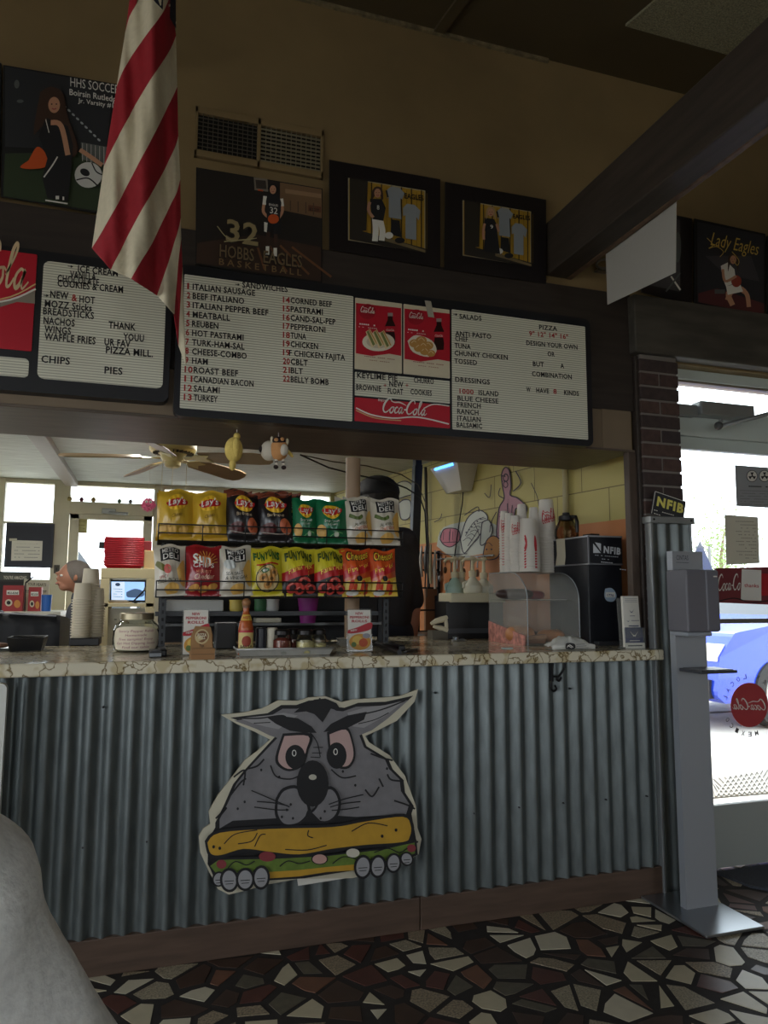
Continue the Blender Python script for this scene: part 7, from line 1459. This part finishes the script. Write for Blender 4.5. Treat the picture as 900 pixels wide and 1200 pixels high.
def person(label, loc, yaw, H, pose, skin, shirt, trouser, hair, hairfn, sleeve=1.0, voxel=.012, bulk=.012):
    """pose: joint -> (x, y, z) in fractions of H, facing -y, before the turn by yaw; every limb runs through shoulder, elbow, wrist / hip, knee, ankle"""
    t = thing('person', label, 'person', loc); Rm = Matrix.Rotation(yaw, 3, 'Z')
    J = {k_: Vector(loc)+Rm @ (Vector(v)*H) for k_, v in pose.items()}; T = lambda v: Rm @ (Vector(v)*H)
    fwd = Rm @ Vector((0, -1, 0)); sd = Rm @ Vector((1, 0, 0)); up = Vector((0, 0, 1))
    hd = J['head']; tilt = (hd-J['neck']).normalized()
    b = M(); h = .066*H                       # head half height
    hf = pose.get('_face'); ff = fwd if hf is None else (Rm @ Vector(hf)).normalized(); fs = ff.cross(up).normalized()*-1
    b.ball(hd, h, skin, 20, 14); s0 = len(b.v)-21*0
    for i in range(len(b.v)):
        d = b.v[i]-hd; x, y, z = d.dot(fs), d.dot(ff), d.dot(up); tp = 1 if z > 0 else 1-.28*(-z/h)
        b.v[i] = hd+fs*x*.78*tp+ff*(y*.92*(tp if y < 0 else 1))+up*z*1.0
    b.ball(hd+ff*h*.50-up*h*.62, (h*.38, h*.38, h*.36), skin); capsule(b, hd+ff*h*.86+up*h*.12, hd+ff*h*.95-up*h*.16, h*.08, h*.12, skin)
    b.ball(hd+ff*h*.86-up*h*.45, (h*.26, h*.2, h*.1), skin); b.ball(hd+ff*h*.72+up*h*.22, (h*.45, h*.25, h*.12), skin)
    for s in (-1, 1): b.ball(hd+fs*s*h*.78-up*h*.05, (h*.13, h*.2, h*.28), skin, 10, 8)
    capsule(b, J['neck'], hd-up*h*.45-ff*h*.1, .036*H, .032*H, skin)
    ch, pv = J['chest'], J['pelvis']
    capsule(b, J['sl'], J['sr'], .045*H, .045*H, skin); capsule(b, ch+sd*.045*H, pv+sd*.035*H, .07*H, .065*H, skin); capsule(b, ch-sd*.045*H, pv-sd*.035*H, .07*H, .065*H, skin); capsule(b, J['neck'], ch, .04*H, .07*H, skin)
    for s in 'lr':
        capsule(b, J['s'+s], J['e'+s], .034*H, .026*H, skin); capsule(b, J['e'+s], J['w'+s], .026*H, .017*H, skin)
        hdv = (J['w'+s]-J['e'+s]).normalized(); sid = hdv.cross(fwd); sid = sid.normalized() if sid.length > .1 else sd; pn_ = hdv.cross(sid)
        pm = J['w'+s]+hdv*.045*H; capsule(b, J['w'+s]+hdv*.01*H-pn_*.010*H, pm-pn_*.014*H, .013*H, .013*H, skin); capsule(b, J['w'+s]+hdv*.01*H+pn_*.010*H, pm+pn_*.014*H, .013*H, .012*H, skin)
        for i_, (o_, L_) in enumerate(((-.021, .040), (-.007, .046), (.007, .043), (.020, .034))):
            a_ = pm+pn_*o_*H+hdv*.004*H; m_ = a_+hdv*L_*.5*H+sid*.004*H; capsule(b, a_, m_, .0068*H, .0062*H, skin); capsule(b, m_, m_+hdv*L_*.45*H+sid*.012*H, .0062*H, .005*H, skin)
        a_ = J['w'+s]+hdv*.018*H-pn_*.018*H; capsule(b, a_, a_-pn_*.018*H+hdv*.02*H+sid*.006*H, .008*H, .007*H, skin); capsule(b, a_-pn_*.018*H+hdv*.02*H+sid*.006*H, a_-pn_*.018*H+hdv*.04*H+sid*.012*H, .007*H, .006*H, skin)
        capsule(b, J['h'+s], J['k'+s], .052*H, .036*H, skin); capsule(b, J['k'+s], J['a'+s], .034*H, .022*H, skin); capsule(b, J['a'+s]-up*.012*H, J['a'+s]+fwd*.09*H-up*.020*H, .024*H, .018*H, skin)
    skinmesh('body', b, voxel*.6, t)
    c_ = M(); g = bulk*H
    capsule(c_, J['sl'], J['sr'], .045*H+g, .045*H+g, shirt)
    for s_ in (-1, 1): capsule(c_, ch+sd*.045*H*s_, pv+sd*.038*H*s_+up*.03*H, .072*H+g, .07*H+g, shirt)
    capsule(c_, J['neck']-up*.02*H, ch, .045*H+g, .072*H+g, shirt)
    for s in 'lr':
        capsule(c_, J['s'+s], J['e'+s], .038*H+g, .03*H+g, shirt); e1 = J['e'+s]+(J['w'+s]-J['e'+s])*max(0, sleeve)
        if sleeve > 0: capsule(c_, J['e'+s], e1, .03*H+g, .026*H+g*.7, shirt)
    sh = skinmesh('shirt', c_, voxel, t)
    c_ = M()
    for s in 'lr': capsule(c_, J['h'+s], J['k'+s], .056*H+g*.6, .042*H+g*.6, trouser); capsule(c_, J['k'+s], J['a'+s]+up*.01*H, .042*H+g*.5, .032*H, trouser)
    capsule(c_, J['hl'], J['hr'], .07*H, .07*H, trouser); skinmesh('trousers', c_, voxel, t)
    for s in 'lr':
        c_ = M(); capsule(c_, J['a'+s]-up*.016*H-fwd*.012*H, J['a'+s]+fwd*.10*H-up*.018*H, .028*H, .024*H, mat((40, 38, 38), .6)); skinmesh('shoe', c_, voxel*.8, t)
    for s in (-1, 1):
        c_ = M(); c_.ball(hd+fs*s*h*.32+ff*h*.80+up*h*.06, (h*.12, h*.12, h*.085), mat((230, 226, 220), .3), 10, 8); c_.ball(hd+fs*s*h*.32+ff*h*.89+up*h*.06, h*.05, INK, 8, 6); part('eye', c_, t)
    c_ = M(); c_.tube([hd+fs*-.25*h+ff*h*.98-up*h*.47, hd+ff*h*1.05-up*h*.49, hd+fs*.25*h+ff*h*.98-up*h*.47], .045*h, mat((150, 86, 80), .5), 6); part('mouth', c_, t)
    hairfn(t, hd, h, ff, fs, up, hair); return t, J
STAND = dict(head=(0, -.012, .935), neck=(0, .01, .855), chest=(0, .008, .74), pelvis=(0, 0, .55), sl=(.105, .01, .80), sr=(-.105, .01, .80), el=(.135, .03, .63), er=(-.135, .03, .63), wl=(.14, -.01, .485), wr=(-.14, -.01, .485), hl=(.05, 0, .52), hr=(-.05, 0, .52), kl=(.055, -.01, .285), kr=(-.055, -.01, .285), al=(.055, .01, .045), ar=(-.055, .01, .045))
def cap_hair(t, hd, h, ff, fs, up, mt):
    c_ = M(); c_.ball(hd-ff*h*.16+up*h*.02, (h*.93, h*.93, h*.95), mt, 18, 12); skinmesh('hair', c_, .006, t, smooth=2)
    c_ = M(); CP = mat((22, 22, 26), .8)
    c_.ball(hd-ff*h*.02+up*h*.38, (h*1.02, h*1.06, h*.80), CP, 20, 12); c_.v = [v if (v-hd).dot(up) > h*.2 else v+up*(h*.2-(v-hd).dot(up)) for v in c_.v]
    c_.prism([hd+ff*h*(.8+.75*math.cos(a_))+fs*h*.85*math.sin(a_)+up*h*(.24) for a_ in [-PI/2+PI*i/10 for i in range(11)]], up*h*.05, CP); part('cap', c_, t, 'black cap')
def grey_hair(t, hd, h, ff, fs, up, mt):
    c_ = M(); c_.ball(hd-ff*h*.22+up*h*.22, (h*.95, h*.95, h*.92), mt, 20, 14); c_.ball(hd-ff*h*.75-up*h*.15, (h*.5, h*.5, h*.6), mt); c_.ball(hd+up*h*.75-ff*h*.1, (h*.6, h*.6, h*.35), mt); c_.ball(hd-ff*h*.5+up*h*.55, (h*.6, h*.6, h*.5), mt); skinmesh('hair', c_, .009, t, smooth=3)
# person in a black cap behind the rack: seen from behind, right arm hanging
q = W(441, 585, 1.42); Hc = q.z/.93; g_ = Vector((q.x+.01, 1.42, 0))
P1 = dict(STAND); P1.update(head=(-.012, -.02, .93), er=(-.110, .03, .625), el=(.12, .0, .63), wl=(.12, -.02, .50), wr=(-.114, .01, .48), sl=(.085, .01, .80), sr=(-.085, .01, .80))
# turned away from the viewer: the figure's left arm shows on the left, so yaw = 180 degrees plus a little
person('person in a black cap and dark long sleeves standing behind the chip rack, back turned', g_, PI+.25, Hc, P1, mat((200, 140, 112), .55), mat((50, 47, 50), .85, bump=.3, nscale=40), mat((40, 44, 56), .8), mat((24, 20, 18), .8), cap_hair, .05, bulk=.004)
# older woman near the rear door, looking left
q = W(90, 676, 2.7); Hw = q.z/.90; Hw = min(Hw, 1.66); g_ = Vector((q.x+.085, 2.7, 0))
P2 = dict(STAND); P2.update(head=(0, -.075, q.z/Hw), neck=(0, -.02, q.z/Hw-.075), chest=(0, .0, .73), er=(-.15, -.0, .63), wr=(-.15, -.05, .49))
person('grey-haired person in dark clothes looking down to the left by the rear door', g_, -PI/2+.35, Hw, P2, mat((176, 124, 100), .55), mat((34, 36, 52), .85, bump=.3, nscale=40), mat((40, 40, 46), .8), HAIRG, grey_hair, -.0)

# seated diner in the left foreground, seen from behind
g_ = Vector((-.36, -1.93, 0))
SIT = dict(head=(.0, -.03, .74), neck=(0, .0, .665), chest=(0, .03, .55), pelvis=(0, .06, .33), sl=(.118, .02, .605), sr=(-.118, .02, .605), el=(.16, .0, .42), er=(-.20, -.02, .45), wl=(.11, -.13, .41), wr=(-.16, -.17, .42), hl=(.055, .05, .30), hr=(-.055, .05, .30), kl=(.07, -.22, .30), kr=(-.07, -.22, .30), al=(.07, -.22, .045), ar=(-.07, -.22, .045))
SWT = mat((212, 212, 207), .9, noise_=.10, nscale=90, bump=.25)
person('person in a grey sweatshirt seated in the left foreground, only a shoulder visible', g_, PI+.0, 1.60, SIT, SKIN, SWT, mat((50, 56, 70), .8), mat((60, 44, 34), .8), grey_hair, .92, voxel=.014, bulk=.014)
sh = [c for c in bpy.data.objects if c.parent and c.parent.get('label', '').startswith('person in a grey sweat') and c.name.startswith('shirt')][0]
for v in sh.data.vertices: v.co += v.normal*(.010*noise.noise((v.co.x*9, v.co.y*9, v.co.z*4))+.006*noise.noise((v.co.x*20, v.co.y*20, v.co.z*9+5)))
t = thing('dining_chair', 'plain dark chair carrying the person in the grey sweatshirt, out of sight', 'chair', (g_.x, g_.y, 0))
Rz = Matrix.Rotation(.0, 3, 'Z'); cc_ = lambda x, y, z: Vector((g_.x, g_.y, 0))+Rz @ Vector((x, y, z))
def cbox(x0, y0, z0, x1, y1, z1): m = M(); m.box(x0, y0, z0, x1, y1, z1, mat((50, 40, 34), .5)); return m.tf(lambda v: cc_(*v))
part('seat', cbox(-.21, -.3, .355, .21, .16, .38), t, bevel=.006)
for x in (-.2, .165):
    for y in (-.29, .12): part('leg', cbox(x, y, 0, x+.035, y+.035, .355), t)
part('backrest', cbox(-.21, -.32, .355, .21, -.29, .62), t, bevel=.006)

# ------------------------------------------------------------------ outdoors
m = M(); m.box(-30, KY+.12, -.12, 40, 60, -.05, mat((176, 174, 168), .8, noise_=.08, nscale=2)); m.box(2.2, .24, -.12, 12, KY+.2, -.05, mat((180, 176, 168), .8, noise_=.06, nscale=2)); m.box(2.3, .19, -.1, 5, 1.5, -.02, mat((186, 182, 174), .8)); struct('ground', m)
m = M(); m.box(XL-40, -60, -.15, 40, YB-.2, -.06, mat((150, 148, 142), .9)); m.box(XL-40, YB-.2, -.15, XL-.2, .2, -.06, mat((150, 148, 142), .9)); struct('ground_1', m)
c0 = [WZ(x, y, -.02) for x, y in ((836, 936), (908, 930), (908, 902), (833, 915))]
m = M(); MT = mat((120, 118, 112), .6, .2); m.prism(c0, (0, 0, .008), mat((90, 88, 84), .7))
for i in range(12):
    for e_ in (0, 1):
        f_ = (i+.5)/12; a_ = c0[0].lerp(c0[1], f_); b_ = c0[3].lerp(c0[2], min(1, max(0, f_+(.25 if e_ else -.25)))); m.tube([a_+Vector((0, 0, .012)), b_+Vector((0, 0, .012))], .006, MT, 5)
solo('outdoor_mat', m, 'patterned metal scraper mat on the pavement outside the glass door', 'door mat')
# cars
def car(name, label, loc, yaw, paint, L=4.4, Wd=1.8, Hh=1.65, stripe=None):
    t = thing(name, label, 'car', loc); Rm = Matrix.Rotation(yaw, 3, 'Z'); T = lambda m: m.tf(lambda v: Vector(loc)+Rm @ v)
    h = L/2; side = [(-h, .35), (-h+.05, .72), (-h+.25, .95), (-h*.52, 1.05), (-h*.28, 1.5), (-h*.1, Hh-.04), (h*.5, Hh), (h*.82, Hh-.1), (h-.12, 1.1), (h-.02, .8), (h, .4), (h-.1, .28), (-h+.1, .28)]
    m = M(); prs = []
    ws = [(Wd/2-.14*(z-1.0 if z > 1.0 else 0)-.02*(abs(x) > h*.9)) for x, z in side]
    n = len(side); vs = [(x, -w_2, z) for (x, z), w_2 in zip(side, ws)]+[(x, w_2, z) for (x, z), w_2 in zip(side, ws)]
    m.add(vs, [tuple(range(n))], paint); m.add(vs, [tuple(range(n, 2*n))[::-1]], paint); m.add(vs, [(i, (i+1) % n, n+(i+1) % n, n+i) for i in range(n)], paint)
    part('body', T(m), t, bevel=.05)
    GL = mat((40, 48, 56), .1, coat=.5)
    for s in (-1, 1):
        y = lambda z: s*(Wd/2-.14*(z-1.0)+.004); m = M()
        for pts in ([(-h*.45, 1.06), (-h*.24, 2.01), (-h*.08, Hh-.13), (h*.12, Hh-.12), (h*.12, 1.06)], [(h*.16, 1.06), (h*.16, Hh-.12), (h*.5, Hh-.1), (h*.74, Hh-.2), (h*.84, 1.1)]): m.prism([(x, y(z), z) for x, z in pts], (0, -s*.01, 0), GL)
        part('side_window', T(m), t)
        m = M()
        m.box(-h+.02, s*(Wd/2-.35), .68, -h+.22, s*(Wd/2-.04), .84, mat((220, 220, 214), .2)); part('headlight', T(m), t)
        for x in (-h*.62, h*.6):
            m = M(); c_ = Vector((x, s*(Wd/2-.10), .34)); m.lathe([(.0, -.1), (.22, -.11), (.33, -.10), (.345, -.04), (.345, .04), (.33, .10), (.22, .11), (0, .1)], c_, mat((24, 24, 25), .7), 28, axis='Y'); wh = part('wheel', T(m), t)
            m = M(); m.lathe([(0, -.125), (.05, -.125), (.2, -.115), (.21, -.10)], c_, STEEL, 20, axis='Y'); m.lathe([(0, .125), (.05, .125), (.2, .115), (.21, .10)], c_, STEEL, 20, axis='Y'); part('rim', T(m), wh)
    m = M(); m.prism([(-h*.50, y_, 1.07) for y_ in (-Wd/2+.18, Wd/2-.18)]+[(-h*.285, y_, 1.49) for y_ in (Wd/2-.24, -Wd/2+.24)], (-.012, 0, .006), GL); part('windscreen', T(m), t)
    m = M(); m.box(-h-.02, -Wd/2+.1, .32, -h+.1, Wd/2-.1, .5, mat((30, 30, 32), .6)); m.box(-h-.005, -.5, .60, -h+.04, .5, .8, mat((30, 30, 32), .5)); part('bumper', T(m), t)
    if stripe: m = M(); m.box(-h*.9, -Wd/2-.004, .86, h*.9, -Wd/2+.02, .9, stripe); part('stripe', T(m), t, 'red stripe')
    return t
pc = W(822, 800, 3.3)
car('car', 'blue car parked outside the glass entrance door', (pc.x+2.1, 3.3+.95, -.05), .12, mat((24, 60, 190), .25, .3, coat=.6))
car('car', 'white car with a red stripe seen through the rear kitchen door', (-.6, 9.5, -.05), .1, mat((226, 226, 224), .3), stripe=mat((200, 40, 50), .4))
# traffic light and street tree across the road
p = W(821, 662, 26); 
t = thing('traffic_light', 'traffic light with red lamp lit, far behind the sanitizer stand', 'traffic light', (p.x+.55, 26, -.05)); k = K(p)
m = M(); m.cyl((p.x+.55, 26, -.05), (p.x+.55, 26, p.z+.9), .09, .07, mat((110, 112, 112), .5)); m.tube([(p.x+.55, 26, p.z+.62), (p.x, 26, p.z+.66)], .03, mat((110, 112, 112), .5)); part('pole', m, t)
zt, zb = W(821, 640, 26).z, W(821, 683, 26).z
m = M(); m.box(p.x-.17, 25.9, zb, p.x+.17, 26.1, zt, mat((60, 62, 58), .5)); part('signal_head', m, t, bevel=.02)
for i, c_ in enumerate(((230, 60, 90), (90, 80, 50), (60, 90, 70))):
    z = zt-(zt-zb)*(i+.5)/3; m = M(); m.lathe([(0, 0), (.13, 0), (.14, .05), (.0, .08)], (p.x, 25.9, z), mat(c_, .3, emit=(4 if i == 0 else 0)), 18, axis='Y'); part('signal_lamp', m, t)
q = W(846, 640, 30); t = thing('street_tree', 'thin-leaved street tree far outside the glass entrance door', 'tree', (q.x, 30, -.05))
m = M(); m.tube([(q.x, 30, -.05), (q.x+.1, 30, 1.5), (q.x-.05, 30.1, 3.2), (q.x+.2, 30, 4.8)], [.18, .14, .1, .04], mat((110, 90, 70), .8), 10); part('trunk', m, t)
m = M(); LF = mat((120, 140, 80), .7); rq = random.Random(9)
for i in range(1500):
    d = Vector((rq.gauss(0, .75), rq.gauss(0, .75), rq.gauss(0, 1.25))); c_ = Vector((q.x, 30, 3.4))+d; a_ = rq.uniform(0, 6.28); r_ = rq.uniform(.05, .10); u_ = Vector((math.cos(a_), rq.uniform(-.5, .5), math.sin(a_)))*r_; v_ = Vector((-math.sin(a_), rq.uniform(-.5, .5), math.cos(a_)))*r_*.6
    m.add([c_-u_, c_+v_, c_+u_, c_-v_], [(0, 1, 2, 3)], LF)
part('foliage', m, t)
